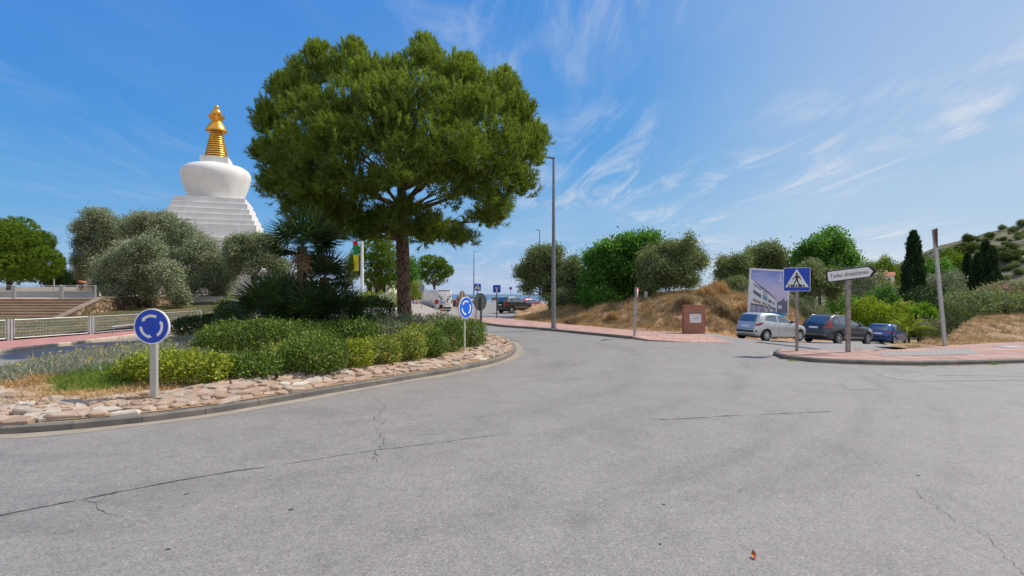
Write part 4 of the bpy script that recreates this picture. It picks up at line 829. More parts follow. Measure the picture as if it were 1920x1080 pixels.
tree('olive_tree', 'wide silvery olive tree with forked trunk on the bank crest', [(1220, 480, 24, 18), (1255, 470, 28, 16), (1290, 465, 22, 14), (1240, 500, 34, 24), (1280, 500, 30, 26), (1210, 510, 20, 22), (1305, 490, 18, 20), (1250, 525, 34, 18), (1290, 525, 26, 16), (1215, 535, 22, 14), (1293, 448, 8, 10), (1318, 492, 8, 8)], 38, B(1218, 38), 'darkolive', 44, .15, 26, .34, r0=.19, nl=13, fork=tuple(wpt(1220, 545, 38)))
tree('olive_tree', 'olive tree behind the dry mound, left of the billboard', [(1358, 495, 14, 16), (1378, 500, 16, 22), (1352, 520, 12, 16), (1372, 525, 20, 18), (1392, 490, 14, 14), (1392, 515, 18, 20)], 46, (20, 46.5, 1.2), 'darkolive', 45, .17, 17, .4, r0=.12, nl=6)
tree('carob_tree', 'rounded green tree rising above the billboard', [(1440, 468, 20, 12), (1420, 478, 18, 14), (1455, 480, 20, 16), (1432, 495, 24, 16), (1408, 495, 14, 14), (1465, 498, 18, 14), (1440, 512, 24, 12)], 52, (24.5, 52, 0.5), 'darkolive', 46, .2, 15, .45, r0=.14, nl=6)
tree('carob_tree', 'tall leafy tree above the direction sign', [(1560, 450, 22, 14), (1535, 462, 24, 18), (1580, 468, 22, 20), (1510, 475, 18, 16), (1550, 485, 34, 22), (1590, 485, 14, 14), (1500, 495, 18, 14), (1545, 505, 30, 14)], 50, (30, 50, -.5), 'carob', 47, .23, 13, .5, r0=.17, nl=9, lump=.25)
tree('olive_tree', 'dusty grey green tree behind the pedestrian crossing sign', [(1520, 505, 22, 18), (1500, 520, 20, 18), (1535, 530, 22, 20), (1510, 545, 22, 20), (1550, 520, 18, 16), (1562, 545, 18, 18), (1575, 520, 16, 14)], 44, (26, 44.5, .3), 'darkolive', 48, .17, 16, .4, r0=.13, nl=7)
shrub('shrub', 'grey dry bush hanging over the bank behind the signs', (24.2, 41.5), (1.5, 1.2, 1.7), 'hedge_grey', 160, .13, 26, 2.1, h=bank_h)
shrub('shrub', 'round green bush on the red earth slope by the direction sign', (24.6, 40.0), (.8, .7, 1.1), 'carob', 161, .13, 28, 2.1, h=bank_h)
# garden at the right
for i, (lb, px, Y, w_, tp, m_, z, sz) in enumerate([
    ('yellow green bush behind the dark car', 1625, 46, 62, 566, 'lime', -1.7, .17), ('yellow green bush in front of the orange tipped palm', 1655, 44, 56, 578, 'lime', -1.8, .17), ('bright bush over the bonnet of the dark car', 1610, 48, 40, 580, 'lime', -1.5, .17),
    ('lime bush between palm and yucca', 1700, 49, 34, 574, 'lime', -1.5, .17), ('grey green bush below the hill house', 1640, 75, 60, 520, 'hedge_grey', -3, .25), ('green bush left of the hill house', 1618, 66, 50, 508, 'olive', -3, .22),
    ('green bush with bright leaves below the olive mass', 1660, 58, 50, 545, 'carob', -3, .22), ('dark bush between the cypress and the yuccas', 1745, 55, 90, 548, 'hedge_dark', -2.5, .2), ('wide olive green bush right of the tall cypress', 1770, 62, 80, 520, 'olive', -3, .22),
    ('dark grey oleander bush behind the dry slope', 1835, 37, 110, 550, 'darkolive', .0, .14), ('dark bush at the right edge of the dry slope', 1905, 36, 90, 558, 'darkolive', .4, .14), ('low flowering bush at the foot of the yuccas', 1750, 41, 60, 606, 'hedge_grey', -1.2, .14),
    ('bushy rounded pine like shrub on the lower hillside', 1790, 95, 70, 480, 'pine_far', -4, .3), ('mid green bush mass between the cypresses', 1760, 80, 60, 498, 'carob', -4, .28), ('green rounded tree top behind the hill house', 1650, 130, 70, 496, 'pine_far', -6, .4), ('olive green bush at the left foot of the tall cypress', 1690, 66, 40, 545, 'hedge_grey', -3, .22),
    ('dark green undergrowth bush left of the palm', 1580, 52, 60, 560, 'carob', -1.5, .2)]):
    x, _ = ipx(px, Y); rd = (w_ / 2 * Y / F, w_ / 2.4 * Y / F, CAM_H - (tp - HY) / F * Y - z); shrub('garden_shrub', lb, (x, Y), rd, m_, 170 + i, sz, 22 * (.15 / sz) ** 1.2, 2.6, h=flatz(z), lump=.3, group='bushes of the hillside gardens')
o = shrub('flowering_shrub', 'pink oleander in full flower at the far right edge', (45.5, 47), (2.6, 1.6, 2.6), 'darkolive', 195, .15, 22, 2.1, h=flatz(.4)); flowers(o, np.random.default_rng(5), (2.6, 1.6, 2.6), 260, 'flower_pink', .12)
o = shrub('flowering_shrub', 'low bush with red flowers below the yuccas', (33.5, 38.5), (1.1, .7, 1.1), 'hedge_grey', 196, .12, 26, 2.1, h=flatz(-.9)); flowers(o, np.random.default_rng(6), (1.3, .7, 1.2), 40, 'flower_red', .09)
def cypress(label, px, Y, z0, top_py, w_, seed, tops=((0, 1.0),)):
    r = np.random.default_rng(seed); x, _ = ipx(px, Y); H = CAM_H - (top_py - HY) / F * Y - z0; root = empty('cypress', (x, Y, z0), 0, label, 'cypress tree', 'dark cypresses on the hillside'); P, D = [], []
    for ox, hh in tops:
        W = w_ / 2 * Y / F * (1 if len(tops) == 1 else .62); n = int(5200 * hh); t_ = r.uniform(0, 1, n) ** .8; prof = np.minimum(1, (t_ + .02) * 6) ** .5 * (1 - t_) ** .62 * (1 + .12 * np.sin(t_ * 23 + ox) ); a = r.uniform(0, 6.283, n); lm = 1 + .16 * np.sin(a * 5 + t_ * 14); q = prof * W * lm * np.where(r.random(n) < .75, r.uniform(.85, 1.05, n), r.uniform(.3, .85, n))
        P.append(np.column_stack([ox * W * 1.3 + q * np.cos(a), q * np.sin(a), t_ * H * hh])); D.append(unit(np.column_stack([np.cos(a) * .5, np.sin(a) * .5, np.full(n, 1.0)]) + r.normal(0, .3, (n, 3))))
    P = np.concatenate(P); D = np.concatenate(D); L = r.uniform(.3, .6, len(P)) * Y / 60; V, Fc = quads(P, D, perp(D, r), L, L * .36); mesh_np('crown', V, Fc, M['cypress'], root)
    mb = MB(); mb.tube([(0, 0, -.3), (0, 0, H * .5)], [.25, .08], 7); mb.build('trunk', M['bark_grey'], root)
cypress('tall pointed cypress left of the leaning pole', 1713, 60, -2.6, 437, 50, 81)
cypress('broad group of cypress tops right of the leaning pole', 1846, 58, -2.0, 458, 62, 82, ((-.45, .86), (.1, 1.0), (.5, .95), (.0, .8), (.95, .62)))
cypress('thin small cypress at the left side of the broad cypress group', 1814, 64, -2.2, 480, 18, 83)
# pines and bushes dotted over the hill
def hill_tree(i, px, py, s, pin):
    r = np.random.default_rng(300 + i)
    Yd = 130.0
    for Yd in np.arange(120, 640, 4.0):
        z = float(hill_h((px - HX) / F * Yd, Yd)); 
        if CAM_H - (py - HY) / F * Yd <= z: break
    x = (px - HX) / F * Yd; z = float(hill_h(x, Yd)); w = s * Yd / F
    kd = 'small pine' if pin else 'low bush'
    return x, Yd, z, w
hp = [(1716, 480, 9, 1), (1868, 432, 8, 1), (1880, 452, 7, 1), (1818, 455, 12, 1), (1800, 478, 16, 1), (1820, 476, 14, 1), (1898, 470, 11, 1), (1884, 478, 13, 1), (1873, 488, 11, 1), (1902, 486, 12, 1), (1890, 498, 14, 1), (1912, 445, 8, 0), (1856, 447, 8, 1), (1897, 434, 8, 0), (1880, 430, 7, 0), (1916, 425, 9, 0), (1845, 452, 6, 0), (1770, 490, 14, 1), (1785, 500, 16, 1), (1752, 502, 13, 1), (1735, 488, 9, 0), (1700, 500, 8, 0), (1680, 508, 8, 0), (1664, 512, 9, 1), (1910, 520, 10, 0), (1885, 525, 9, 0), (1905, 505, 8, 0), (1862, 470, 8, 0), (1838, 500, 10, 1), (1690, 520, 14, 1), (1675, 528, 14, 1), (1730, 515, 16, 1), (1750, 525, 15, 1), (1640, 520, 16, 1), (1622, 528, 14, 1)]
r = np.random.default_rng(9); PROTO = {}
for _ in range(110):
    px_ = r.uniform(1690, 1925); sk_ = np.interp(px_, [1640, 1700, 1760, 1850, 1920], [520, 489, 466, 443, 428]); py_ = sk_ + 5 + r.uniform(0, 1) ** 1.3 * 75; hp.append((px_, py_, r.uniform(2.5, 7) * (.7 + (py_ - sk_) / 90), 1 if r.random() < .22 else 0))
for kind_, m_ in ((1, 'hill_pine'), (0, 'darkolive')):
    rr = np.random.default_rng(40 + kind_); V, Fc = leafcloud(rr, explode(rr, [((rr.normal(0, .32), rr.normal(0, .32), .55 + rr.normal(0, .2)), (.5, .5, .42)) for _ in range(6)], 5), 16, .15, .6, .4, .7, 4, lump=.3)
    PROTO[kind_] = (V, Fc, m_)
HL = {1: ['small bright pine on the hill side', 'rounded pine on the scrubby hill'], 0: ['low dark bush on the hill skyline', 'dark shrub on the bare hill side']}
meshes = {}
for i, (px, py, s, kd) in enumerate(hp):
    x, y, z, w = hill_tree(i, px, py, s, kd)
    if kd not in meshes: o = mesh_np('hill_pine' if kd else 'hill_bush', PROTO[kd][0], PROTO[kd][1], M[PROTO[kd][2]]); meshes[kd] = o.data
    else: o = bpy.data.objects.new('hill_pine' if kd else 'hill_bush', meshes[kd]); COL.objects.link(o)
    o.location = (x, y, z - .1 * w); o.rotation_euler = (0, 0, r.uniform(0, 6.28)); o.scale = (w, w, w * r.uniform(.9, 1.25))
    tag(o, 'rounded green pine dotted on the scrubby hill' if kd else 'low dark bush on the bare hill', 'tree' if kd else 'bush', 'pines dotted over the hill' if kd else 'bushes dotted over the hill')
# ---------------------------------------------------------------- grass and ground cover (stuff)
def blades(name, P, m, L, W, seed, lean=.45, per=1, spread=.05):
    r = np.random.default_rng(seed); P = np.repeat(P, per, 0) + np.column_stack([r.normal(0, spread, (len(P) * per, 2)), np.zeros(len(P) * per)]); n = len(P)
    D = unit(np.array([0, 0, 1.0]) + r.normal(0, lean, (n, 3)) * np.array([1, 1, .2])); S = unit(np.cross(D, r.normal(0, 1, (n, 3)))); l = (L * r.uniform(.45, 1.25, n))[:, None]; w = (W * r.uniform(.7, 1.3, n))[:, None]
    V = np.stack([P - S * w, P + S * w, P + D * l + np.array([0, 0, -1]) * l * r.uniform(0, .25, (n, 1))], 1).reshape(-1, 3); return tag(mesh_np(name, V, np.arange(n * 3).reshape(-1, 3), M[m] if isinstance(m, str) else m), kind='stuff')
def scatter(r, n, x0, x1, y0, y1, h, ok): 
    x = r.uniform(x0, x1, n); y = r.uniform(y0, y1, n); k = ok(x, y); x, y = x[k], y[k]; return np.column_stack([x, y, h(x, y)])
r = np.random.default_rng(77)
pxs = lambda x, y: (HX + x / y * F, HY + (CAM_H - I(x, y)) / y * F)
def in_isl(x, y, a, b): d = isl_d(x, y); return (d > a) & (d < b)
# dry grass on the bank
def clumpy(x, y, s, seed): return fbm(x, y, s, 3, seed)
ok = lambda x, y: (poly_d(x, y, TOE) > .0) & (clumpy(x, y, 1.3, 3) + .5 * clumpy(x, y, .45, 4) > -.1) & (y < 46)
P = scatter(r, 170000, -1, 27, 28, 46, bank_h, ok); blades('dry_grass', P, 'grass_dry', .26, .016, 1, .75)
ok = lambda x, y: (poly_d(x, y, TOE) > .4) & (clumpy(x, y, 1.1, 13) + .5 * clumpy(x, y, .5, 14) > .28) & (y < 44)
P = scatter(r, 110000, -1, 26, 28, 44, bank_h, ok); blades('dry_scrub', P, 'grass_olive', .50, .012, 2, .8, per=2, spread=.12)
# dried broom bushes on the mound: things
def dry_bush(label, px, Y, w_, hgt, m_, seed, h=bank_h):
    r = np.random.default_rng(seed); x, _ = ipx(px, Y); rad = w_ / 2 * Y / F; root = empty('dry_bush', (x, Y, float(h(x, Y)) - .05), 0, label, 'dry bush', 'withered bushes on the earth bank'); n = 5200
    d = unit(r.normal(0, 1, (n, 3)) + np.array([0, 0, .45])); d[:, 2] = np.abs(d[:, 2]); ang = np.arctan2(d[:, 1], d[:, 0]); lm = 1 + .28 * np.sin(ang * 3 + seed) * np.sin(d[:, 2] * 5 + seed) + .2 * np.sin(ang * 7 + d[:, 2] * 9); b = d * np.array([rad, rad * .8, hgt]) * (r.uniform(.2, .8, n) * lm)[:, None]; L = hgt * r.uniform(.25, .5, n); dd = unit(d + r.normal(0, .3, (n, 3)) + np.array([0, 0, .3])); V, Fc = quads(b, dd, perp(dd, r), L, np.full(n, .018)); mesh_np('twigs', V, Fc, M[m_], root)
for i, a in enumerate([('straw coloured tall grass clump at the top of the mound', 1325, 34.6, 46, .8, 'grass_dry'), ('withered greyish bush right of the brick monument', 1352, 31.8, 44, .7, 'grass_olive'), ('pale withered bush left of the silver car', 1385, 31.5, 40, .75, 'grass_olive'), ('golden dry bush under the billboard', 1395, 33.2, 40, .8, 'grass_dry'), ('dry bush with green base above the brick monument', 1283, 32.5, 44, .7, 'grass_olive'), ('reddish dry tuft on the bank left of the yield sign', 1150, 34.3, 26, .45, 'grass_dry'), ('tan dry bush beside the street lamp', 1075, 35.8, 40, .5, 'grass_olive'), ('low grey dry bush at the left end of the bank', 1000, 39.8, 40, .45, 'grass_olive'), ('dry broom bush on the crest by the olive', 1345, 36.5, 50, .9, 'grass_dry'), ('large brown dry bush on the slope above the monument', 1335, 33.0, 50, .6, 'grass_olive'), ('dry tuft at the top edge right of the lamp', 1100, 36.8, 30, .5, 'grass_dry')]): dry_bush(*a, 400 + i)
# dry grass on the slope at the right, weeds along kerb
ok = lambda x, y: rb_keep(np.column_stack([x, y, x])) & (clumpy(x, y, 2.0, 23) > -.1)
P = scatter(r, 130000, 16, 46, 20, 40, rb_h, ok); blades('dry_grass', P, 'grass_dry', .20, .014, 3, .8)
ok = lambda x, y: rb_keep(np.column_stack([x, y, x])) & (clumpy(x, y, 1.6, 33) > .28) & (poly_d(x, y, TOE2) > .8)
P = scatter(r, 60000, 16, 46, 20, 40, rb_h, ok); blades('dry_scrub', P, 'grass_olive', .38, .011, 4, .7, per=2, spread=.08)
# silver ground cover on the left of the roundabout, with yellow flowers
def sil(x, y):
    px, py = pxs(x, y); d = isl_d(x, y); c = fbm(x, y, 1.6, 3, 6) * 14
    return (d > .22) & (px < 400) & (x < -6.5) & (py < np.interp(px, [0, 120, 200, 260, 330, 400], [718, 704, 690, 676, 668, 660]) + c) & (py > 630)
P = scatter(r, 60000, -14.5, -6, 10, 26, I, sil); k = r.random(len(P)) < np.where(fbm(P[:, 0], P[:, 1], 1.3, 3, 4) > -.35, 1, .4); P = P[k]
blades('silver_ground_cover', P, 'santolina', .19, .015, 5, .8, per=2, spread=.03)
kf = P[r.random(len(P)) < .008]; c = kf + np.array([0, 0, .2]); nn = len(c); D = unit(r.normal(0, 1, (nn * 4, 3))); V, Fc = quads(np.repeat(c, 4, 0) + r.normal(0, .012, (nn * 4, 3)), D, perp(D, r), np.full(nn * 4, .035), np.full(nn * 4, .03)); tag(mesh_np('yellow_blossom', V, Fc, M['flower_yellow']), kind='stuff')
def grn(x, y):
    px, py = pxs(x, y); return (isl_d(x, y) > .6) & (((px - 185) / 95) ** 2 + ((py - 708 + (px - 185) * .10) / 24) ** 2 < 1 + .35 * fbm(x, y, .8, 3, 1))
P = scatter(r, 60000, -11, -6, 9, 15, I, grn); blades('green_grass', P, 'grass_green', .13, .006, 6, .5)
def dryl(x, y):
    px, py = pxs(x, y); d = isl_d(x, y); return (d > 1.0) & (px < 330) & (py > np.interp(px, [0, 120, 200, 330], [708, 698, 690, 680])) & (fbm(x, y, .9, 4, 9) > -.25) & ~grn(x, y)
P = scatter(r, 52000, -12, -6, 8, 14, I, dryl); blades('dry_grass', P, 'grass_dry', .15, .007, 7, .9)
P = scatter(r, 5000, -9.5, .2, 8, 26, I, lambda x, y: in_isl(x, y, .2, 1.6) & (fbm(x, y, .6, 3, 29) > .30)); blades('straw_between_stones', P, 'grass_dry', .07, .005, 18, 1.2)
ok = lambda x, y: in_isl(x, y, 1.6, 8) & (fbm(x, y, .8, 3, 19) > .25) & (x > -7)
P = scatter(r, 9000, -7, 0, 10, 26, I, ok); blades('fallen_straw', P, 'grass_dry', .08, .005, 8, 1.6)
# tall straw stalks among the silver cover
P = scatter(r, 900, -13, -8, 11, 17, I, lambda x, y: sil(x, y) & (fbm(x, y, 1.5, 2, 2) > .15)); P = P[:90]; blades('straw_stalk', P, 'grass_dry', .55, .006, 9, .3, per=2)
# lawn blades
P = scatter(r, 26000, -40, -20.5, 24, 50, lawn_h, lambda x, y: lk_keep(np.column_stack([x, y, x]))); blades('lawn_grass', P, leafmat('lawn_blades', [(.2, (.04, .065, .012)), (.6, (.09, .115, .022)), (.9, (.26, .19, .07))], .3), .10, .012, 10, .6)  # blade colours darkened as well, olive-tree shade put into them
# weeds in the kerb joints
def weed(px, py, s, n, m_, h=T, dz=0):
    r = np.random.default_rng(int(px * 7 + py)); c = np.array(G(px, py, Z0 if h is T else h, dz)); o = blades('weed', np.repeat(c[None], n, 0) + np.column_stack([r.normal(0, s * .5, (n, 2)), np.zeros(n)]), m_, s, .008, int(px), .8)
    o['kind'] = 'thing'; return tag(o, None, 'weed', 'weeds in the kerb joints')
for px, py, s, n, m_, lb in [(1858, 683, .17, 90, 'grass_green', 'yellowing weed tuft at the foot of the east kerb, the biggest there'), (1728, 686, .10, 50, 'grass_green', 'small weed growing from the east kerb joint'), (1793, 685.5, .08, 36, 'grass_dry', 'dry weed tuft at the east kerb'), (1484, 677, .10, 40, 'grass_green', 'weed by the kerb corner below the crossing sign'), (1560, 680.5, .08, 26, 'grass_green', 'tiny weed on the kerb below the direction sign'), (1608, 656, .22, 26, 'grass_dry', 'thin weed at the back edge of the red paving'), (1700, 655, .3, 90, 'grass_green', 'greenish weeds at the back corner of the red paving'), (1655, 657, .18, 30, 'grass_dry', 'brown weed sprig between paving and car park')]: weed(px, py, s, n, m_)['label'] = lb
for i, (px, py) in enumerate([(915, 633), (925, 634), (931, 637), (958, 640)]): weed(px, py, .34 if i == 3 else .2, 26, 'grass_green', I)['label'] = ['leafy weed at the far end of the stone edge', 'second weed at the far end of the stones', 'small weed near the kerb curve', 'lone thin weed stalk at the kerb curve'][i]
# ---------------------------------------------------------------- flat stones along the roundabout edge
r = np.random.default_rng(5)
arc = resample(closed_spline(ISL, 8), .01); aang = np.arctan2(arc[:, 1] - ICY, arc[:, 0] - ICX)
fr = arc[(arc[:, 0] > -10.6) & (arc[:, 1] < 27) & ~((arc[:, 0] < -9) & (arc[:, 1] > 12))]; fr = fr[np.argsort(np.arctan2(fr[:, 1] - ICY, fr[:, 0] - ICX))]
dd = np.concatenate([[0], np.cumsum(np.hypot(*np.diff(fr, axis=0).T))]); ntot = 0
STN = []
for row in range(8):
    s = r.uniform(0, .3); off = .26 + row * .19
    while s < dd[-1]:
        L = r.choice([r.uniform(.16, .30), r.uniform(.28, .58)]); x = np.interp(s + L / 2, dd, fr[:, 0]); y = np.interp(s + L / 2, dd, fr[:, 1]); tx = np.interp(s + L, dd, fr[:, 0]) - np.interp(s, dd, fr[:, 0]); ty = np.interp(s + L, dd, fr[:, 1]) - np.interp(s, dd, fr[:, 1]); tl = math.hypot(tx, ty) or 1; tx /= tl; ty /= tl
        wmax = np.interp(s, [0, 5, 12, 20, dd[-1]], [1.45, 1.3, 1.1, 1.4, 1.6])
        s += L * .96 + r.uniform(.0, .03)
        o_ = off + r.normal(0, .045)
        if o_ > wmax or r.random() < .03: continue
        cx_, cy_ = x - ty * o_, y + tx * o_; W_ = .215 * r.uniform(.75, 1.2); n = r.integers(5, 8); a0 = r.uniform(0, 6.28); pts = []
        for k in range(n):
            a = a0 + 6.283 * (k + r.uniform(-.28, .28)) / n; q = r.uniform(.86, 1.18); pts.append((L * .54 * math.cos(a) * q, W_ * .58 * math.sin(a) * q))
        th = r.uniform(.03, .08); vs = [(a * 1.0, b * 1.0, -.06) for a, b in pts] + [(a, b, th * .7 + r.normal(0, .006)) for a, b in pts] + [(a * .86, b * .84, th + r.normal(0, .008)) for a, b in pts]
        fs = [tuple(range(2 * n, 3 * n))] + [(l * n + i, l * n + (i + 1) % n, (l + 1) * n + (i + 1) % n, (l + 1) * n + i) for l in range(2) for i in range(n)]
        gx = (float(I(cx_ + .2, cy_)) - float(I(cx_ - .2, cy_))) / .4; gy = (float(I(cx_, cy_ + .2)) - float(I(cx_, cy_ - .2))) / .4
        nv = Vector((-gx + r.normal(0, .07), -gy + r.normal(0, .07), 1)).normalized(); q = nv.to_track_quat('Z', 'X'); z = float(I(cx_, cy_))
        e = Matrix.Rotation(math.atan2(ty, tx), 3, 'Z'); STN.append((math.hypot(cx_, cy_), vs, fs, (cx_, cy_, z - .01), Vector((0, 0, 1)).rotation_difference(nv).to_matrix() @ e))
STN.sort(key=lambda t_: t_[0]); rest = MB()
for i, (_, vs, fs, loc, rot) in enumerate(STN):
    if i < 298:
        o = MB().add(vs, fs).build('edging_stone', M['stone']); o.location = loc; o.rotation_euler = rot.to_euler(); tag(o, 'flat pinkish stone laid in the earth along the roundabout kerb', 'stone', 'flat stones edging the roundabout')
    else: rest.add(vs, fs, 0, Matrix.Translation(loc) @ rot.to_4x4())
if rest.v: tag(rest.build('edging_stones', M['stone']), kind='stuff')
# ---------------------------------------------------------------- signs
def post(mb, h, w=.05, d=.05, round_=False, mi=0):
    if round_: mb.tube([(0, 0, -.05), (0, 0, h)], w / 2, 12, mi)
    else: mb.box((-w / 2, -d / 2, -.05), (w / 2, d / 2, h), mi)
def arrow_arc(mb, r0, r1, a0, a1, y, z0, mi, n=14, head=.36, hw=1.75):
    """circular arrow from angle a0 to a1 in the XZ plane around (0, z0)"""
    sg = 1 if a1 > a0 else -1; ae = a1 - sg * head; rm = (r0 + r1) / 2; hh = (r1 - r0) / 2; out, inn = [], []
    for k in range(n + 1):
        a = a0 + (ae - a0) * k / n; out.append((r1 * math.cos(a), z0 + r1 * math.sin(a))); inn.append((r0 * math.cos(a), z0 + r0 * math.sin(a)))
    hb = [((rm + hh * hw) * math.cos(ae), z0 + (rm + hh * hw) * math.sin(ae)), (rm * math.cos(a1), z0 + rm * math.sin(a1)), ((rm - hh * hw) * math.cos(ae), z0 + (rm - hh * hw) * math.sin(ae))]
    for i in range(n): mb.add([(x, y, z) for x, z in (out[i], out[i + 1], inn[i + 1], inn[i])], [(0, 1, 2, 3)], mi)
    mb.add([(x, y, z) for x, z in hb], [(0, 1, 2)], mi)
def roundabout_sign(base, rz, d, zc, label, blue, pw):
    root = empty('roundabout_sign', base, rz, label, 'road sign', 'blue round roundabout signs'); mb = MB(); post(mb, zc, pw, pw * .62); mb.build('post', M['post_grey'], root, bevel=.006)
    R_ = d / 2; p = MB(); p.prism(disc(R_, 48), -.075, -.04, 0, Matrix.Translation((0, 0, zc))); p.prism(disc(R_ * .935, 48), -.078, -.0752, 1, Matrix.Translation((0, 0, zc)))
    o = p.build('sign_plate', [M['white'], M[blue]], root)
    q = MB()
    for k in range(3): a = R(62 + 120 * k); arrow_arc(q, R_ * .52, R_ * .67, a, a + R(92), -.0805, zc, 0)
    q.build('arrow_marks', M['white'], root); b = MB(); b.box((-R_ * .5, -.04, zc + .1), (R_ * .5, -.02, zc + .14)); b.box((-R_ * .5, -.04, zc - .14), (R_ * .5, -.02, zc - .1)); b.build('bracket', M['steel'], root)
b0 = G(289, 748, I); roundabout_sign(b0, 0, 66 * b0.y / F, CAM_H - (611.5 - HY) / F * b0.y - b0.z, 'round blue roundabout sign with white arrows standing before the yellow green hedge', 'blue', .125)
b1 = G(871, 660, I); roundabout_sign(b1, R(56), 41 * b1.y / F, CAM_H - (577 - HY) / F * b1.y - b1.z, 'round bright blue roundabout sign turned sideways by the box hedge', 'blue_bright', .07)
# back of a round sign at the far side of the planting
Yb = 26.0; bx = (902 - HX) / F * Yb; zb = float(I(bx, Yb)); root = empty('roundabout_sign', (bx, Yb, zb), R(180 + 50), 'round sign seen from its dark back behind the box hedge', 'road sign'); zc = CAM_H - (566 - HY) / F * Yb - zb
mb = MB(); post(mb, zc + .25, .10, .06); mb.build('post', M['sign_back'], root); p = MB(); p.prism(disc(.45, 40), -.07, -.035, 0, Matrix.Translation((0, 0, zc))); p.prism(disc(.43, 40), -.073, -.0705, 1, Matrix.Translation((0, 0, zc))); p.build('sign_plate', [M['sign_back'], M['blue']], root)
# walking figure for crossing signs, in unit square centred on 0 (facing -Y)
def crossing_sign(base, rz, s, zc, label, pw, lean=0, round_=False, blue='blue', pmat='post_old'):
    root = empty('crossing_sign', base, 0, label, 'road sign', 'blue pedestrian crossing signs'); root.rotation_euler = (0, lean, rz)
    mb = MB(); post(mb, zc + s * .2, pw, pw * .6, round_); mb.build('post', M[pmat], root, bevel=.004)
    Z = Matrix.Translation((0, 0, zc)); p = MB(); p.prism(rrect(s, s, s * .06), -.07, -.035, 0, Z); p.prism(rrect(s * .965, s * .965, s * .05), -.0725, -.0702, 1, Z); p.build('sign_plate', [M['white'], M[blue]], root)
    m = MB(); y1, y2 = -.0750, -.0775
    m.add([(x * s, y1, z * s + zc) for x, z in ((-.44, -.33), (.44, -.33), (0, .455))], [(0, 1, 2)], 0)
    bk = lambda P: m.add([(x * s, y2, z * s + zc) for x, z in P], [tuple(range(len(P)))], 1)
    for k in range(7):
        if k in (): continue
        x0 = -.335 + k * .098; tl = .052; sk = (x0 + .02) * -.32; bk([(x0, -.325), (x0 + tl, -.325), (x0 + tl + sk * .45, -.215), (x0 + sk * .45, -.215)])
    wl_ = lambda P: m.add([(x * s, y2 - .0012, z * s + zc) for x, z in P], [tuple(range(len(P)))], 0)
    bk([(.045 * math.cos(k * .5236), .235 + .045 * math.sin(k * .5236)) for k in range(12)])
    bk([(-.045, .175), (.05, .175), (.045, -.03), (-.04, -.03)]); bk([(-.04, -.02), (.01, -.03), (-.06, -.16), (-.115, -.30), (-.165, -.285), (-.105, -.16)]); bk([(-.005, -.03), (.045, -.02), (.075, -.13), (.155, -.265), (.115, -.30), (.03, -.15)])
    bk([(-.04, .175), (-.03, .11), (-.105, .02), (-.16, .0), (-.165, .03), (-.115, .055)]); bk([(.05, .175), (.03, .11), (.09, .06), (.135, -.02), (.165, -.005), (.125, .09)]); bk([(-.165, -.285), (-.115, -.30), (-.10, -.325), (-.19, -.315)]); bk([(.115, -.30), (.155, -.265), (.20, -.275), (.125, -.325)])
    m.build('crossing_marks', [M['white'], M['black']], root); return root
bp = TP(1494, 658); face = math.atan2(bp.x, bp.y); crossing_sign(bp, -face, 38.5 * math.hypot(bp.x, bp.y) / F, CAM_H - (524 - HY) / F * bp.y - bp.z, 'square blue pedestrian crossing sign on the corner of the red paving, large', .115)
bp = G(892, 599, dz=.12); crossing_sign(bp, 0, 13.2 * bp.y / F, CAM_H - (538.5 - HY) / F * bp.y - bp.z, 'small blue pedestrian crossing sign on a thin slanted pole beyond the roundabout', .075, lean=R(3.2), round_=True, pmat='sign_back')
# direction sign
bp = TP(1590, 660); root = empty('direction_sign', bp, 0, 'white arrow shaped direction sign reading Todas direcciones on a square post', 'road sign'); zc = CAM_H - (513.5 - HY) / F * bp.y - bp.z; k = bp.y / F
mb = MB(); mb.box((-.075, -.045, -.05), (.075, .045, zc + .02)); mb.build('post', M['post_old'], root, bevel=.006)
TR = Matrix.Translation((4 * k, 0, zc)) @ Matrix.Rotation(R(-7.2), 4, 'Y'); w2, h2 = 47 * k, 10.6 * k
def arrow_poly(w, h, tip, r_=.03): return [(-w + r_, -h), (w - tip, -h), (w, 0), (w - tip, h), (-w + r_, h), (-w, h - r_), (-w, -h + r_)]
p = MB(); p.prism(arrow_poly(w2, h2, h2 * 1.05), -.105, -.055, 0, TR); p.prism(arrow_poly(w2 - .035, h2 - .035, h2 * 1.0), -.1075, -.1052, 1, TR)
tipx = w2 - h2 * .95; p.add([(w2 - .012, -.1096, 0), (tipx - .0, -.1096, h2 - .03), (tipx - .115, -.1096, h2 - .03), (w2 - .15, -.1096, 0), (tipx - .115, -.1096, -h2 + .03), (tipx, -.1096, -h2 + .03)], [(0, 1, 2, 3), (0, 3, 4, 5)], 0, TR); p.build('sign_plate', [M['black'], M['white']], root)
text_mb('Todas direcciones', h2 * 1.0, TR @ Matrix.Translation((-5.5 * k, -.1105, 0)) @ XZ, root, 'lettering', M['black'], ex=.001, sx=.83, space=1.10)
# leaning pole with rusty plate seen edge-on
bp = G(1772, 648.5, Z0, .13); tp = wpt(1751, 430, bp.y); root = empty('leaning_sign_post', bp, 0, 'leaning metal post with a rusty triangular plate seen edge on', 'road sign'); d = tp - Vector(bp); L = d.length
root.rotation_euler = (0, math.atan2(d.x, d.z), 0); mb = MB(); mb.box((-.065, -.04, -.1), (.065, .04, L)); mb.build('post', M['post_grey'], root, bevel=.005)
p = MB(); p.prism([(-.45, L + .02), (.45, L + .02), (0, L - .80)], -.012, .012, 0, Matrix.Rotation(R(57), 4, 'Z') @ Matrix.Translation((0, -.06, 0))); p.build('sign_plate', M['rust'], root)
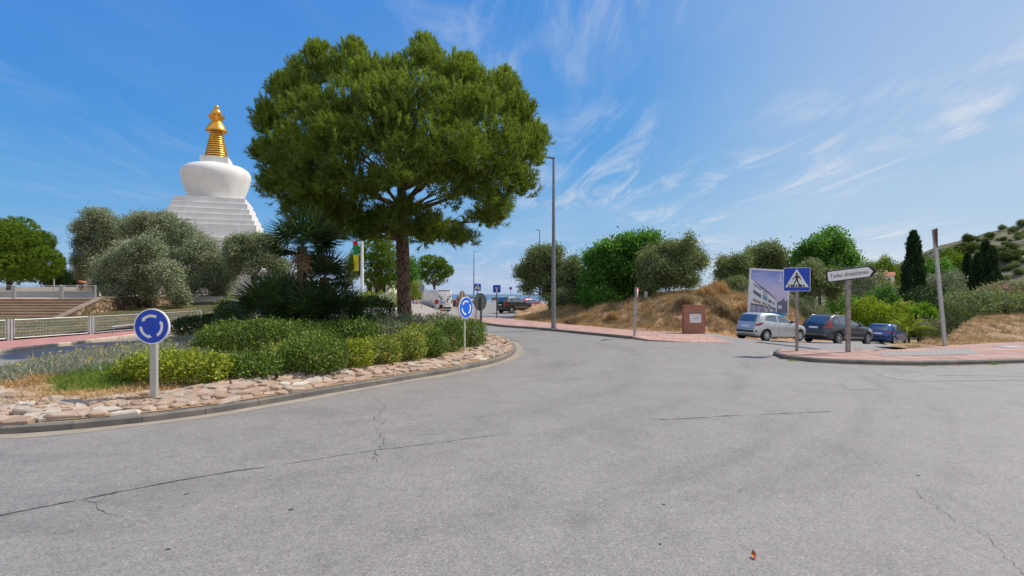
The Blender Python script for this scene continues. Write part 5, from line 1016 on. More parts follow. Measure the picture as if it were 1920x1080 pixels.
# yield sign seen nearly edge-on
bp = G(1189.5, 630.5, T, .12); root = empty('yield_sign', bp, 0, 'give way triangle seen from the side on a grey post by the driveway', 'road sign'); zt = CAM_H - (538.5 - HY) / F * bp.y - bp.z; root.rotation_euler = (0, R(1.8), 0)
mb = MB(); mb.box((-.055, -.035, -.05), (.055, .035, zt)); mb.build('post', M['steel'], root, bevel=.005); Z = Matrix.Rotation(R(68), 4, 'Z')
p = MB(); p.prism([(-.42, zt), (.42, zt), (0, zt - .72)], -.085, -.05, 0, Z); p.prism([(-.40, zt - .012), (.40, zt - .012), (0, zt - .69)], -.0875, -.0852, 1, Z); p.prism([(-.26, zt - .08), (.26, zt - .08), (0, zt - .53)], -.09, -.0877, 2, Z); p.build('sign_plate', [M['steel'], M['red'], M['white']], root)
# dead end sign, no parking sign, back of a plate by the van
bp = G(931.5, 596.5, dz=.12); root = empty('dead_end_sign', bp, 0, 'square blue dead end sign with white stem and red bar', 'road sign'); s = 14.2 * bp.y / F; zc = CAM_H - (541.5 - HY) / F * bp.y - bp.z; mb = MB(); mb.tube([(0, 0, -.05), (0, 0, zc + .2)], .05, 10); mb.build('post', M['sign_back'], root)
p = MB(); Z = Matrix.Translation((0, 0, zc)); p.prism(rrect(s, s, .03), -.09, -.055, 0, Z); p.build('sign_plate', M['blue'], root); q = MB(); q.prism([(-.06 * s, -.5 * s), (.06 * s, -.5 * s), (.06 * s, .05 * s), (-.06 * s, .05 * s)], -.094, -.0902, 0, Z); q.prism([(-.2 * s, .05 * s), (.2 * s, .05 * s), (.2 * s, .2 * s), (-.2 * s, .2 * s)], -.094, -.0902, 0, Z); q.prism([(-.15 * s, .075 * s), (.15 * s, .075 * s), (.15 * s, .175 * s), (-.15 * s, .175 * s)], -.098, -.0942, 1, Z); q.build('road_marks', [M['white'], M['red']], root)
Yn = 82; root = empty('no_parking_sign', ((957.5 - HX) / F * Yn, Yn, 0), 0, 'tiny round no parking sign before the sea railing', 'road sign'); zc = CAM_H - (540.5 - HY) / F * Yn; mb = MB(); mb.tube([(0, 0, 0), (0, 0, zc)], .04, 8); mb.build('post', M['steel'], root); p = MB(); Z = Matrix.Translation((0, 0, zc)); p.prism(disc(.24, 24), -.08, -.05, 0, Z); p.prism(disc(.185, 24), -.085, -.0805, 1, Z); p.add([(-.16, -.087, zc + .10), (-.10, -.087, zc + .16), (.16, -.087, zc - .10), (.10, -.087, zc - .16)], [(0, 1, 2, 3)], 0); p.build('sign_plate', [M['red'], M['blue']], root)
Yn = 47; x = (790.5 - HX) / F * Yn; root = empty('road_sign', (x, Yn, 0), 0, 'grey back of a rectangular sign plate beside the white van', 'road sign'); zt = CAM_H - (534 - HY) / F * Yn; mb = MB(); mb.tube([(0, 0, 0), (0, 0, zt)], .035, 8); mb.build('post', M['steel'], root); p = MB(); p.box((-.26, .04, zt - .58), (.26, .065, zt)); p.build('sign_plate', M['sign_back_light'], root)
# ---------------------------------------------------------------- lamps
def street_lamp(base, H, head_dx, label, w=.11, hl=.62, m='lamp_grey'):
    root = empty('street_lamp', base, 0, label, 'street lamp', 'tall street lamps'); mb = MB(); mb.tube([(0, 0, -.05), (0, 0, 1.5), (0, 0, H * .6), (0, 0, H)], [w, w * .95, w * .68, w * .45], 12); mb.tube([(0, 0, 0), (0, 0, .03)], w * 1.7, 12); autosmooth(mb.build('pole', M[m], root), 40)
    h = MB(); c = math.copysign(1, head_dx); pr = [(c * .06, -.03), (c * .06, .06), (-0 + c * -.05, .05), (-c * hl * .4, .085), (-c * hl * .95, .115), (-c * hl, .10), (-c * hl, .07), (-c * hl * .9, .045), (-c * hl * .3, .0)]
    pr = [(x * -1 if False else x, z) for x, z in pr]; h.prism(pr, -.13, .13, 0, Matrix.Translation((0, 0, H))); h.build('lamp_head', M[m], root, bevel=.01); l = MB(); l.box((-c * hl * .85 - (0), -.09, H + .015), (-c * hl * .45, .09, H + .034)); l.build('lens', M['headlight'], root); return root
b = G(1038, 615.5, T, .13); street_lamp(b, CAM_H - (297 - HY) / F * b.y - b.z, 1, 'tall grey street lamp on the pavement before the earth bank', .145, .58)
Yl = 69; street_lamp(((1012 - HX) / F * Yl, Yl, 0), CAM_H - (432 - HY) / F * Yl, 1, 'thin street lamp rising behind the olive at the bank end', .13, .6)
Yl = 104; street_lamp(((888.5 - HX) / F * Yl, Yl, 0), CAM_H - (472 - HY) / F * Yl, -1, 'far street lamp by the sea railing', .15, .7)
Yl = 62; zb = .9; x = (648 - HX) / F * Yl; root = empty('double_lantern', (x, Yl, zb), 0, 'post with two stacked lantern arms beside the flagpole', 'street lamp'); zt = CAM_H - (478 - HY) / F * Yl - zb; mb = MB(); mb.tube([(-.09, 0, 0), (-.09, 0, zt - .6)], .06, 8); mb.tube([(.09, 0, 0), (.09, 0, zt)], .05, 8); mb.build('pole', M['lamp_grey'], root)
for z in (490, 499):
    zz_ = CAM_H - (z - HY) / F * Yl - zb; h = MB(); h.lathe([(.02, .10), (.18, .06), (.30, .0), (.28, -.04)], 16, 0, Matrix.Translation((-.72, 0, zz_))); h.tube([(-.72, 0, zz_ + .08), (-.09, 0, zz_ + .02)], .03, 6); autosmooth(h.build('lantern', M['lamp_grey'], root))
Yl = 58; x = (101 - HX) / F * Yl; root = empty('lamp_post', (x, Yl, 1.8), 0, 'slim pale post on the upper terrace under the far left pine', 'post'); mb = MB(); mb.tube([(0, 0, 0), (0, 0, 2.0)], .07, 8); mb.build('pole', M['rail_white'], root); mb = MB(); mb.lathe([(.10, 2.0), (.12, 2.1), (.05, 2.2)], 10); mb.build('cap', M['rail_white'], root)
# flagpole and banner
Yf = 50; x = (679 - HX) / F * Yf; zb = CAM_H - (554 - HY) / F * Yf; root = empty('flagpole', (x, Yf, zb), 0, 'white flagpole on a low plinth behind the dark hedge', 'flagpole'); mb = MB(); mb.tube([(0, 0, -.2), (0, 0, 4), (0, 0, 9.5)], [.17, .135, .07], 14); autosmooth(mb.build('pole', M['white'], root)); mb = MB(); mb.box((-1.6, -.6, -.28), (.9, .6, 0)); mb.build('plinth', M['brick'], root, bevel=.02)
fm = NT('banner_cloth'); w = fm.coord('Object'); sp = fm.new('ShaderNodeSeparateXYZ'); fm.link(w, sp.inputs[0]); rp = fm.new('ShaderNodeValToRGB'); fm.link(fm.math('DIVIDE', sp.outputs[2], 3.0), rp.inputs[0]); rp.color_ramp.interpolation = 'CONSTANT'; e = rp.color_ramp.elements; e[0].position = 0; e[0].color = (.62, .50, .0, 1); e[1].position = .52; e[1].color = (.01, .25, .075, 1); x_ = e.new(.84); x_.color = (.62, .01, .015, 1)
fm.link(fm.mix(fm.math('GREATER_THAN', sp.outputs[0], .30), rp.outputs[0], (.012, .07, .36)), fm.bsdf.inputs['Base Color']); fm.bsdf.inputs['Roughness'].default_value = .8
zf = CAM_H - (508 - HY) / F * Yf; fb = empty('banner', (x - .62, Yf - .05, zf), 0, 'long vertical red green and yellow banner with blue edge hanging beside the flagpole', 'flag'); nx, nz = 9, 26; V, Fc = [], []
for j in range(nz + 1):
    for i in range(nx + 1):
        u, v = i / nx, j / nz; wd = (.50 + .12 * (1 - v)) * (1 if v < .9 else 1 - (v - .9) * 3.2); V.append((-.26 + u * wd + .10 * (1 - v) ** 2 + .03 * math.sin(v * 9), .07 * math.sin(u * 7 + v * 5) + .05 * math.sin(v * 13), v * 2.95 + .05 * math.sin(u * 9) * (1 - v)))
for j in range(nz):
    for i in range(nx): a = j * (nx + 1) + i; Fc.append((a, a + 1, a + nx + 2, a + nx + 1))
mesh_np('cloth', V, Fc, fm.m, fb, True); mb = MB(); mb.tube([(.55, .05, 2.95), (-.3, 0, 2.97)], .012, 6); mb.build('cord', M['white'], fb)
# ---------------------------------------------------------------- stupa
Ys = 80.0; sx_ = (406 - HX) / F * Ys; zs = 1.0; root = empty('stupa', (sx_, Ys, zs), R(20), 'great white stupa with stepped base, swelling dome and golden spire', 'stupa')
pz = lambda py: CAM_H - (py - HY) / F * Ys - zs
mb = MB(); S = 1.0; lv = [(pz(452), pz(428), 6.34, 0), (pz(428), pz(419.5), 6.06, 0), (pz(419.5), pz(409), 5.69, 0), (pz(409), pz(399), 5.31, 0), (pz(399), pz(388.5), 4.96, 0), (pz(388.5), pz(378.5), 4.61, 0)]
mb.box((-8.2, -8.2, -1), (8.2, 8.2, 4.5)); mb.box((-7.1, -7.1, 4.5), (7.1, 7.1, lv[0][0]))
for z0, z1, h, _ in lv: mb.box((-h, -h, z0), (h, h, z1))
mb.build('stepped_base', M['stucco'], root, bevel=.04)
mb = MB(); mb.lathe([(3.850, pz(380)), (3.805, pz(377)), (3.673, pz(376)), (4.027, pz(366)), (4.425, pz(352)), (4.761, pz(338)), (4.841, pz(331)), (4.761, pz(325)), (4.469, pz(319)), (3.894, pz(314.5)), (3.098, pz(311.5)), (2.124, pz(309.5)), (0.443, pz(309))], 72); autosmooth(mb.build('dome', M['stucco'], root), 50)
mb = MB(); mb.box((-1.8, -1.8, pz(311.5)), (1.8, 1.8, pz(308.5))); mb.box((-1.92, -1.92, pz(308.5)), (1.92, 1.92, pz(298))); mb.build('harmika', M['stucco'], root, bevel=.03)
mb = MB(); z0, z1 = pz(299), pz(243); nr_ = 13; prof = []
for i in range(nr_):
    a, b = i / nr_, (i + 1) / nr_; r0, r1 = 1.68 - 1.0 * a, 1.68 - 1.0 * b; za, zb_ = z0 + (z1 - z0) * a, z0 + (z1 - z0) * b; h = zb_ - za
    prof += [(r0 + .02, za + h * .10), (r0 + .06, za + h * .35), (r0 + .02, za + h * .70), (r0 - .05, za + h * .80), (r1 - .12, za + h * .82), (r1 - .12, zb_)]
mb.lathe(prof, 48)
o = mb.build('ringed_spire', [M['gold'], M['gold_dark']], root)
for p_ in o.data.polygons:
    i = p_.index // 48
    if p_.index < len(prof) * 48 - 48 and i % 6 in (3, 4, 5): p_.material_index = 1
autosmooth(o, 50)
mb = MB(); mb.lathe([(0.546, pz(243)), (0.616, pz(240)), (1.514, pz(247)), (1.531, pz(245)), (1.188, pz(237)), (0.836, pz(230.5)), (0.686, pz(228))], 40); autosmooth(mb.build('canopy', M['gold'], root), 40)
mb = MB(); npt = 16
for k in range(npt):
    a0, a1 = 6.283 * k / npt, 6.283 * (k + 1) / npt; am = (a0 + a1) / 2
    P = lambda r_, z, a: (r_ * math.cos(a), r_ * math.sin(a), z)
    for q, (ra, rb, rc) in enumerate(((.70, 1.09, 1.29), (.63, 1.01, 1.20))):
        mb.add([P(ra, pz(228), a0), P(ra, pz(228), a1), P(rb, pz(221), a1), P(rc, pz(216.5), am), P(rb, pz(221), a0)], [(0, 1, 2, 3, 4) if not q else (4, 3, 2, 1, 0)])
autosmooth(mb.build('lotus_crown', M['gold'], root), 20)
mb = MB(); mb.lathe([(0.484, pz(229)), (0.528, pz(222)), (0.484, pz(218)), (0.634, pz(216)), (0.704, pz(212)), (0.616, pz(208)), (0.370, pz(205.5)), (0.246, pz(204)), (0.317, pz(202.5)), (0.334, pz(200.5)), (0.229, pz(198.5)), (0.053, pz(196.8))], 28); autosmooth(mb.build('finial', M['gold'], root), 60)
# white building beside the stupa
Yb = 58; k = Yb / F; root = empty('white_building', ((450 - HX) * k, Yb, 1.2), R(14), 'low white building with flat roof between the olive trees and the fan palms', 'building'); z = lambda py: CAM_H - (py - HY) * k - 1.2
mb = MB(); mb.box((-6.5, 0, -1), (6.5, 9, z(513))); mb.build('wall', M['stucco'], root); mb = MB(); mb.box((-6.7, -.2, z(513)), (6.7, 9.2, z(509))); mb.build('roof', M['stucco'], root, bevel=.02)
mb = MB(); mb.box((1.2, -.04, z(526)), (2.3, .06, z(517))); f = mb.build('window', M['win_glass'], root); mb = MB(); mb.box((1.1, -.08, z(526.8)), (2.4, -.045, z(526.0))); mb.build('sill', M['concrete'], f)
Yb = 60; k = Yb / F; root = empty('white_building', ((160 - HX) * k, Yb, 1.75), 0, 'small cream hut with tiled gable behind the upper railing', 'building'); z = lambda py: CAM_H - (py - HY) * k - 1.75; X = lambda px: (px - 160) * k
mb = MB(); mb.box((X(142), 0, -.3), (X(181), 4, z(534))); mb.build('wall', M['stucco_old'], root); mb = MB(); mb.prism([(X(150), z(530)), (X(152), z(526)), (X(165), z(531)), (X(182), z(534)), (X(182), z(536))], -.4, 4.2); mb.build('roof', M['roof_tile'], root)
mb = MB(); mb.box((X(148.5), -.03, z(540)), (X(157), .05, z(533))); mb.build('window', M['win_glass'], root)
mb = MB()
for P in ([(150, 541), (153, 539), (154, 543), (151, 546), (148, 551), (146.5, 551), (148.5, 545)], [(151, 543), (154, 542), (157, 547), (155.5, 548), (152.5, 545.5)], [(150.5, 537.5), (152.5, 537.5), (152.5, 539.5), (150.5, 539.5)]): mb.add([(X(a), -.05, z(b)) for a, b in P], [tuple(range(len(P)))])
mb.build('painted_figure', cloth('terracotta_paint', (.55, .24, .18)), root)
# terrace with steps, cheek wall
root = empty('terrace_steps', (-30.2, 33.6, .15), 0, 'wide brown terrace steps rising behind the left fence', 'steps'); mb = MB(); e_ = MB()
for i in range(9):
    y0 = i * .42; z1 = (i + 1) * .185; mb.box((-34, y0, -.2), (-.0 - .0, 40 if i == 8 else y0 + .42, z1 - .035)); e_.box((-34, y0 - .03, z1 - .035), (0, (40 if i == 8 else y0 + .42), z1))
mb.build('riser', M['step'], root); e_.build('tread', M['step_edge'], root)
root = empty('stone_wall', (-30.15, 33.2, .15), 0, 'dark rubble stone cheek wall beside the terrace steps', 'wall'); mb = MB(); mb.add([(0, -.3, -.3), (.4, -.3, -.3), (.4, 4.1, -.3), (0, 4.1, -.3), (0, -.3, .12), (.4, -.3, .12), (.4, 4.1, 1.72), (0, 4.1, 1.72)], [(0, 1, 2, 3), (4, 5, 6, 7), (0, 1, 5, 4), (1, 2, 6, 5), (2, 3, 7, 6), (3, 0, 4, 7)]); mb.box((.0, 4.1, -.3), (.4, 26, 1.72)); mb.build('wall', M['rubble'], root)
mb = MB(); mb.add([(-.04, -.34, .123), (.44, -.34, .123), (.44, 4.1, 1.723), (-.04, 4.1, 1.723), (-.04, -.34, .20), (.44, -.34, .20), (.44, 4.1, 1.80), (-.04, 4.1, 1.80)], [(0, 1, 2, 3), (4, 5, 6, 7), (0, 1, 5, 4), (1, 2, 6, 5), (2, 3, 7, 6), (3, 0, 4, 7)]); mb.box((-.04, 4.105, 1.723), (.44, 26, 1.80)); mb.build('coping', M['coping_dark'], root)
# low planter bench on the terrace
root = empty('planter_wall', (-44, 46, 1.8), 0, 'long pale planter wall on the terrace behind the upper railing', 'wall'); mb = MB(); mb.box((-14, 0, -.1), (6.5, .5, .45)); mb.build('wall', M['sign_back_light'], root); mb = MB(); mb.box((-14.2, -.15, .45), (6.7, .65, .62)); mb.build('coping', M['concrete'], root, bevel=.02)
root = empty('boundary_wall', (-62, 66, 1.8), 0, 'long low yellowish wall at the back of the terrace', 'wall'); mb = MB(); mb.box((-30, 0, -.3), (11, .3, 1.1)); mb.build('wall', M['stucco_old'], root)
root = empty('garden_wall', (-27.5, 46.5, 1.25), R(-6), 'low cream garden wall behind the olive trunks', 'wall'); mb = MB(); mb.box((-2.5, 0, -.3), (6.5, .3, .55)); mb.build('wall', M['stucco_old'], root); mb = MB(); mb.box((-2.6, -.05, .55), (6.6, .35, .64)); mb.build('coping', M['concrete'], root)
for i, x in enumerate((6.6,)): mb = MB(); mb.box((x, -.06, -.3), (x + .45, .39, 1.05)); mb.build('pillar', M['stucco'], root)
def mesh_fence(pts, h, label, group, wires=.055, wr=.0045, zf=lambda x, y: .13, mid=False):
    """panels between posts along pts; every panel has a frame and a grid of wires"""
    root = empty('mesh_fence', (pts[0][0], pts[0][1], zf(*pts[0])), 0, label, 'fence', group); o3 = Vector(root.location)
    for a, b in zip(pts[:-1], pts[1:]):
        A = Vector((a[0], a[1], zf(*a))) - o3; B_ = Vector((b[0], b[1], zf(*b))) - o3; d = B_ - A; L = d.length; u = d / L; nrm = Vector((-u.y, u.x, 0)); up = Vector((0, 0, 1))
        for q in (A + u * .06, B_ - u * .06):
            mb = MB(); c = q; w = .035; mb.add([tuple(c + u * sx * w + nrm * sy * w + up * z) for z in (-.15, h + .05) for sx, sy in ((-1, -1), (1, -1), (1, 1), (-1, 1))], [(0, 1, 2, 3), (4, 5, 6, 7), (0, 1, 5, 4), (1, 2, 6, 5), (2, 3, 7, 6), (3, 0, 4, 7)]); mb.build('post', M['rail_white'], root)
        p0 = A + u * .16; Lp = L - .32; fr_ = MB()
        for z in (.08, h): fr_.tube([p0 + up * z, p0 + u * Lp + up * z], .022, 6)
        for t_ in (0, Lp): fr_.tube([p0 + u * t_ + up * .08, p0 + u * t_ + up * h], .022, 6)
        if mid: fr_.tube([p0 + up * (h * .52), p0 + u * Lp + up * (h * .52)], .012, 6)
        f = fr_.build('panel_frame', M['rail_white'], root); g = MB(); n = int(Lp / wires)
        for k in range(1, n): q = p0 + u * (Lp * k / n); g.tube([q + up * .08, q + up * h], wr, 4, cap=False)
        for k in range(1, 6): g.tube([p0 + up * (.08 + (h - .08) * k / 6), p0 + u * Lp + up * (.08 + (h - .08) * k / 6)], wr, 4, cap=False)
        g.build('wire_mesh', M['rail_white'], f)
fp = [(-24.3, 20.2), (-23.05, 23.5), (-21.85, 26.6), (-21.2, 30.2), (-21.0, 34.6)]; mesh_fence([fp[0], fp[1]], .92, 'light mesh fence section with posts at the left picture edge, below the steps', 'mesh fences', wires=.11)
mesh_fence([fp[1], fp[2]], .92, 'mesh fence section directly below the terrace steps', 'mesh fences', wires=.11); mesh_fence([fp[2], fp[3]], .92, 'mesh fence section behind the near roundabout sign, with a bar on brackets', 'mesh fences', wires=.11); mesh_fence([fp[3], fp[4]], .92, 'mesh fence section ending beside the dark box ball', 'mesh fences', wires=.11)
mesh_fence([(-60, 37.7), (-49, 37.7), (-44, 37.7), (-39.9, 37.7), (-36.7, 37.7), (-33.2, 37.7), (-30.6, 37.7)], .98, 'grey railing along the top of the terrace steps', 'mesh fences', wires=.16, wr=.004, zf=lambda x, y: 1.80)
root = empty('barrier_bar', (-21.25, 27.2, .13), 0, 'low grey bar on two brackets lying along the mesh fence', 'barrier'); mb = MB(); mb.tube([(0, 0, .35), (.15, 1.0, .38), (.3, 2.0, .36)], .035, 8); mb.build('bar', M['rail_white'], root); mb = MB(); mb.tube([(.3, 2.0, .36), (.36, 2.1, .25), (.36, 2.1, 0)], .04, 8); mb.tube([(.0, .05, .36), (.02, .05, 0)], .03, 8); mb.build('bracket', M['lamp_grey'], root)
# brick monument with plaque
a = G(1283, 623.5, Z0, .06); b = G(1322, 623, Z0, .06); cx_, cy_ = (a.x + b.x) / 2, (a.y + b.y) / 2; k = cy_ / F; root = empty('brick_monument', (cx_, cy_, .05), R(-2), 'square red brick monument with a white name plaque', 'monument'); w2 = 19.5 * k; H = 49.5 * k
mb = MB(); mb.box((-w2, 0, -.1), (w2, .42, H)); mb.build('brick_body', M['brick'], root); mb = MB(); mb.box((-w2 - .02, -.02, H), (w2 + .02, .44, H + .05)); mb.build('coping', brickmat('brick_coping', (.27, .08, .05), (.34, .12, .07), (.30, .2, .15), .12, .2, (R(90), 0, 0)), root)
zl = lambda py: (623.3 - py) * k; xl = lambda px: (px - 1302.5) * k
mb = MB()
for i in range(9):
    A0, A1 = R(150 - i * 13.3), R(150 - (i + 1) * 13.3 + 2); c0 = (xl(1304), zl(592)); mb.add([(c0[0] + rr_ * 1.15 * math.cos(a_), -.012, c0[1] + rr_ * .62 * math.sin(a_)) for rr_, a_ in ((.33, A0), (.33, A1), (.46, A1), (.46, A0))], [(0, 1, 2, 3)])
mb.build('brick_arch', mat('grey_letter_tile', (.34, .25, .21), (.24, .16, .13), 8, .85), root)
mb = MB(); mb.box((xl(1293), -.03, zl(604.8)), (xl(1314.5), -.002, zl(588.5))); pl = mb.build('plaque', M['white'], root, bevel=.004)
fi = mat('faded_ink', (.40, .40, .46), None, 4, .7); vi = mat('violet_ink', (.12, .10, .24), None, 4, .7)
def worn_marks(x0, x1, z0, h, n, y, m, parent, M_=Matrix.Identity(4), seed=1):   # lettering too worn to read: broken strokes only
    r_ = np.random.default_rng(seed); q = MB(); st = (x1 - x0) / n
    for i in range(n):
        if r_.random() < .08: continue
        xa = x0 + i * st; hh_ = h * r_.uniform(.75, 1.05)
        for (a0, b0, a1, b1) in ((.05, 0, .25, 1), (.25, .8, .8, 1)) if r_.random() < .5 else ((.1, 0, .75, .2), (.55, 0, .75, 1), (.1, .45, .6, .62)): q.add([(xa + a0 * st, y, z0 + b0 * hh_), (xa + a1 * st, y, z0 + b0 * hh_), (xa + a1 * st, y, z0 + b1 * hh_), (xa + a0 * st, y, z0 + b1 * hh_)], [(0, 1, 2, 3)], 0, M_)
    return q.build('lettering', m, parent)
worn_marks(xl(1297), xl(1309), zl(593.2), .05, 7, -.0325, fi, pl, seed=2); worn_marks(xl(1298.5), xl(1310.5), zl(597.6), .075, 9, -.0325, vi, pl, seed=3)
mb = MB()
for sx in (1294.2, 1313.3):
    for sz in (589.8, 603.5): mb.add([(xl(sx) + .018 * math.cos(q * 1.047), -.034, zl(sz) + .018 * math.sin(q * 1.047)) for q in range(6)], [tuple(range(6))])
mb.build('bolt', M['plastic'], pl)
# billboard
Yb = 32.6; k = Yb / F; cxp = 1441.5; root = empty('billboard', ((cxp - HX) * k, Yb, float(T((cxp - HX) * k, Yb))), 0, 'large white framed billboard showing a white apartment building above a blue pool', 'billboard'); zb = root.location.z
z = lambda py: CAM_H - (py - HY) * k - zb; X = lambda px: (px - cxp) * k; TR = Matrix.Translation((0, 0, z(548))) @ Matrix.Rotation(R(3.2), 4, 'Y'); hw, hh = 38.2 * k, 43.3 * k
mb = MB(); mb.box((-hw, -.03, -hh), (hw, .05, hh), 0, TR); mb.build('frame', M['white'], root, bevel=.01)
mb = MB(); mb.tube([(-hw * .7, .1, -.1), (-hw * .7, .1, z(548))], .06, 8); mb.tube([(hw * .7, .1, -.1), (hw * .7, .1, z(548))], .06, 8); mb.build('post', M['steel'], root)
bm_ = NT('printed_sky'); sp = bm_.new('ShaderNodeSeparateXYZ'); bm_.link(bm_.coord('Object'), sp.inputs[0]); nz = bm_.noise(bm_.coord('Object', (.6, 1, 2.2)), 1.1, 4)
gr = bm_.math('ADD', bm_.math('DIVIDE', bm_.math('SUBTRACT', sp.outputs[2], z(592)), z(504) - z(592)), bm_.math('MULTIPLY', bm_.math('SUBTRACT', nz, .5), .5)); bm_.set(bm_.ramp(gr, [(.2, (.60, .48, .64)), (.5, (.60, .53, .74)), (.72, (.44, .47, .76)), (.95, (.20, .27, .64))]), .4); ink = lambda n, c: mat('print_' + n, c, None, 6, .4)
mb = MB(); b_ = hw - .10; c_ = hh - .10; mb.add([(-b_, -.033, -c_), (b_, -.033, -c_), (b_, -.033, c_), (-b_, -.033, c_)], [(0, 1, 2, 3)], 0, TR); po = mb.build('poster', bm_.m, root)
U = lambda px, py, d: tuple(TR @ Vector(((px - cxp) * k, -.034 - d * .0015, -(py - 548) * k)))
mb = MB(); PL = lambda P, d, mi: mb.add([U(x_, y_, d) for x_, y_ in P], [tuple(range(len(P)))], mi)
mats_p = [ink('white_wall', (.74, .75, .80)), ink('dark_window', (.13, .13, .18)), ink('teal_glass', (.20, .34, .38)), ink('pool', (.02, .22, .52)), ink('trees', (.15, .17, .22)), ink('shade', (.30, .30, .42)), ink('warm_window', (.38, .26, .20)), M['white']]
PL([(1405.5, 586), (1405.5, 526), (1411, 527), (1456, 561), (1458, 577), (1458, 588)], 0, 0)
PL([(1411, 528), (1430, 544), (1444, 553), (1456, 563), (1456, 561), (1444, 550), (1430, 540), (1411, 527)], 1, 1)
for (x0, y0, x1, y1, x2, y2, x3, y3, c) in ((1412, 544, 1427, 554, 1427, 560, 1412, 551, 1), (1412, 560, 1427, 567, 1427, 571, 1412, 566, 6), (1430, 551, 1439, 557, 1439, 566, 1430, 561, 2), (1430, 566, 1439, 570, 1439, 573, 1430, 571, 6), (1441, 560, 1447, 564, 1447, 569, 1441, 566, 1), (1449, 564, 1454, 568, 1454, 572, 1449, 569, 2), (1441, 570, 1447, 573, 1447, 575, 1441, 573, 1), (1430, 546, 1439, 552, 1439, 555, 1430, 549, 2), (1412, 532, 1427, 543, 1427, 546, 1412, 537, 5)): PL([(x0, y0), (x1, y1), (x2, y2), (x3, y3)], 2, c)
PL([(1408, 570), (1428, 572), (1456, 577), (1456, 579), (1428, 575), (1408, 573)], 3, 1); PL([(1408, 573), (1428, 575), (1456, 579), (1456, 586), (1408, 588)], 2.5, 5)
for x_ in (1414, 1424, 1434, 1443): PL([(x_, 574), (x_ + 1, 574.3), (x_ + 1, 586), (x_, 586)], 4, 7)
PL([(1458, 566), (1466, 562), (1470, 557), (1472, 563), (1477, 562), (1478, 584), (1458, 580)], 1, 4); PL([(1460, 572), (1466, 571), (1467, 577), (1461, 578)], 2, 0); PL([(1458, 579), (1478, 581), (1478, 586), (1458, 585)], 3, 4); PL([(1406, 588), (1430, 587), (1440, 583.5), (1462, 585), (1478, 588), (1478, 590), (1406, 590.5)], 4, 3)
for i, x_ in enumerate((1432, 1437, 1441, 1446, 1451)): PL([(x_, 579 + i % 2), (x_ + 2.6, 579), (x_ + 3, 585), (x_, 585)], 5, 0 if i % 2 else 6)
mb.build('picture', mats_p, po)
tl = lambda s, px, py, size, sp_: text_mb(s, size, TR @ Matrix.Translation(((px - cxp) * k, -.046, -(py - 548) * k)) @ XZ, po, 'lettering', M['white'], ex=.0005, space=sp_)
tl('STUPA', 1462.5, 533, 5.6 * k, 1.5); worn_marks((1408 - cxp) * k, (1427 - cxp) * k, -(514 - 548) * k, 1.6 * k, 16, -.046, M['white'], po, TR, 5)
mb = MB(); mb.add([U(x_, y_, 6) for x_, y_ in ((1461.2, 513), (1462.4, 513), (1462.4, 522.5), (1465, 525), (1465, 527.5), (1463.8, 530), (1463.8, 527), (1461.8, 524.5), (1459.8, 527), (1459.8, 530), (1458.6, 527.5), (1458.6, 525), (1461.2, 522.5))], [tuple(range(13))]); mb.add([U(x_, y_, 6) for x_, y_ in ((1408, 515.5), (1432, 516.2), (1432, 516.8), (1408, 516.1))], [(0, 1, 2, 3)]); mb.build('emblem', M['white'], po)
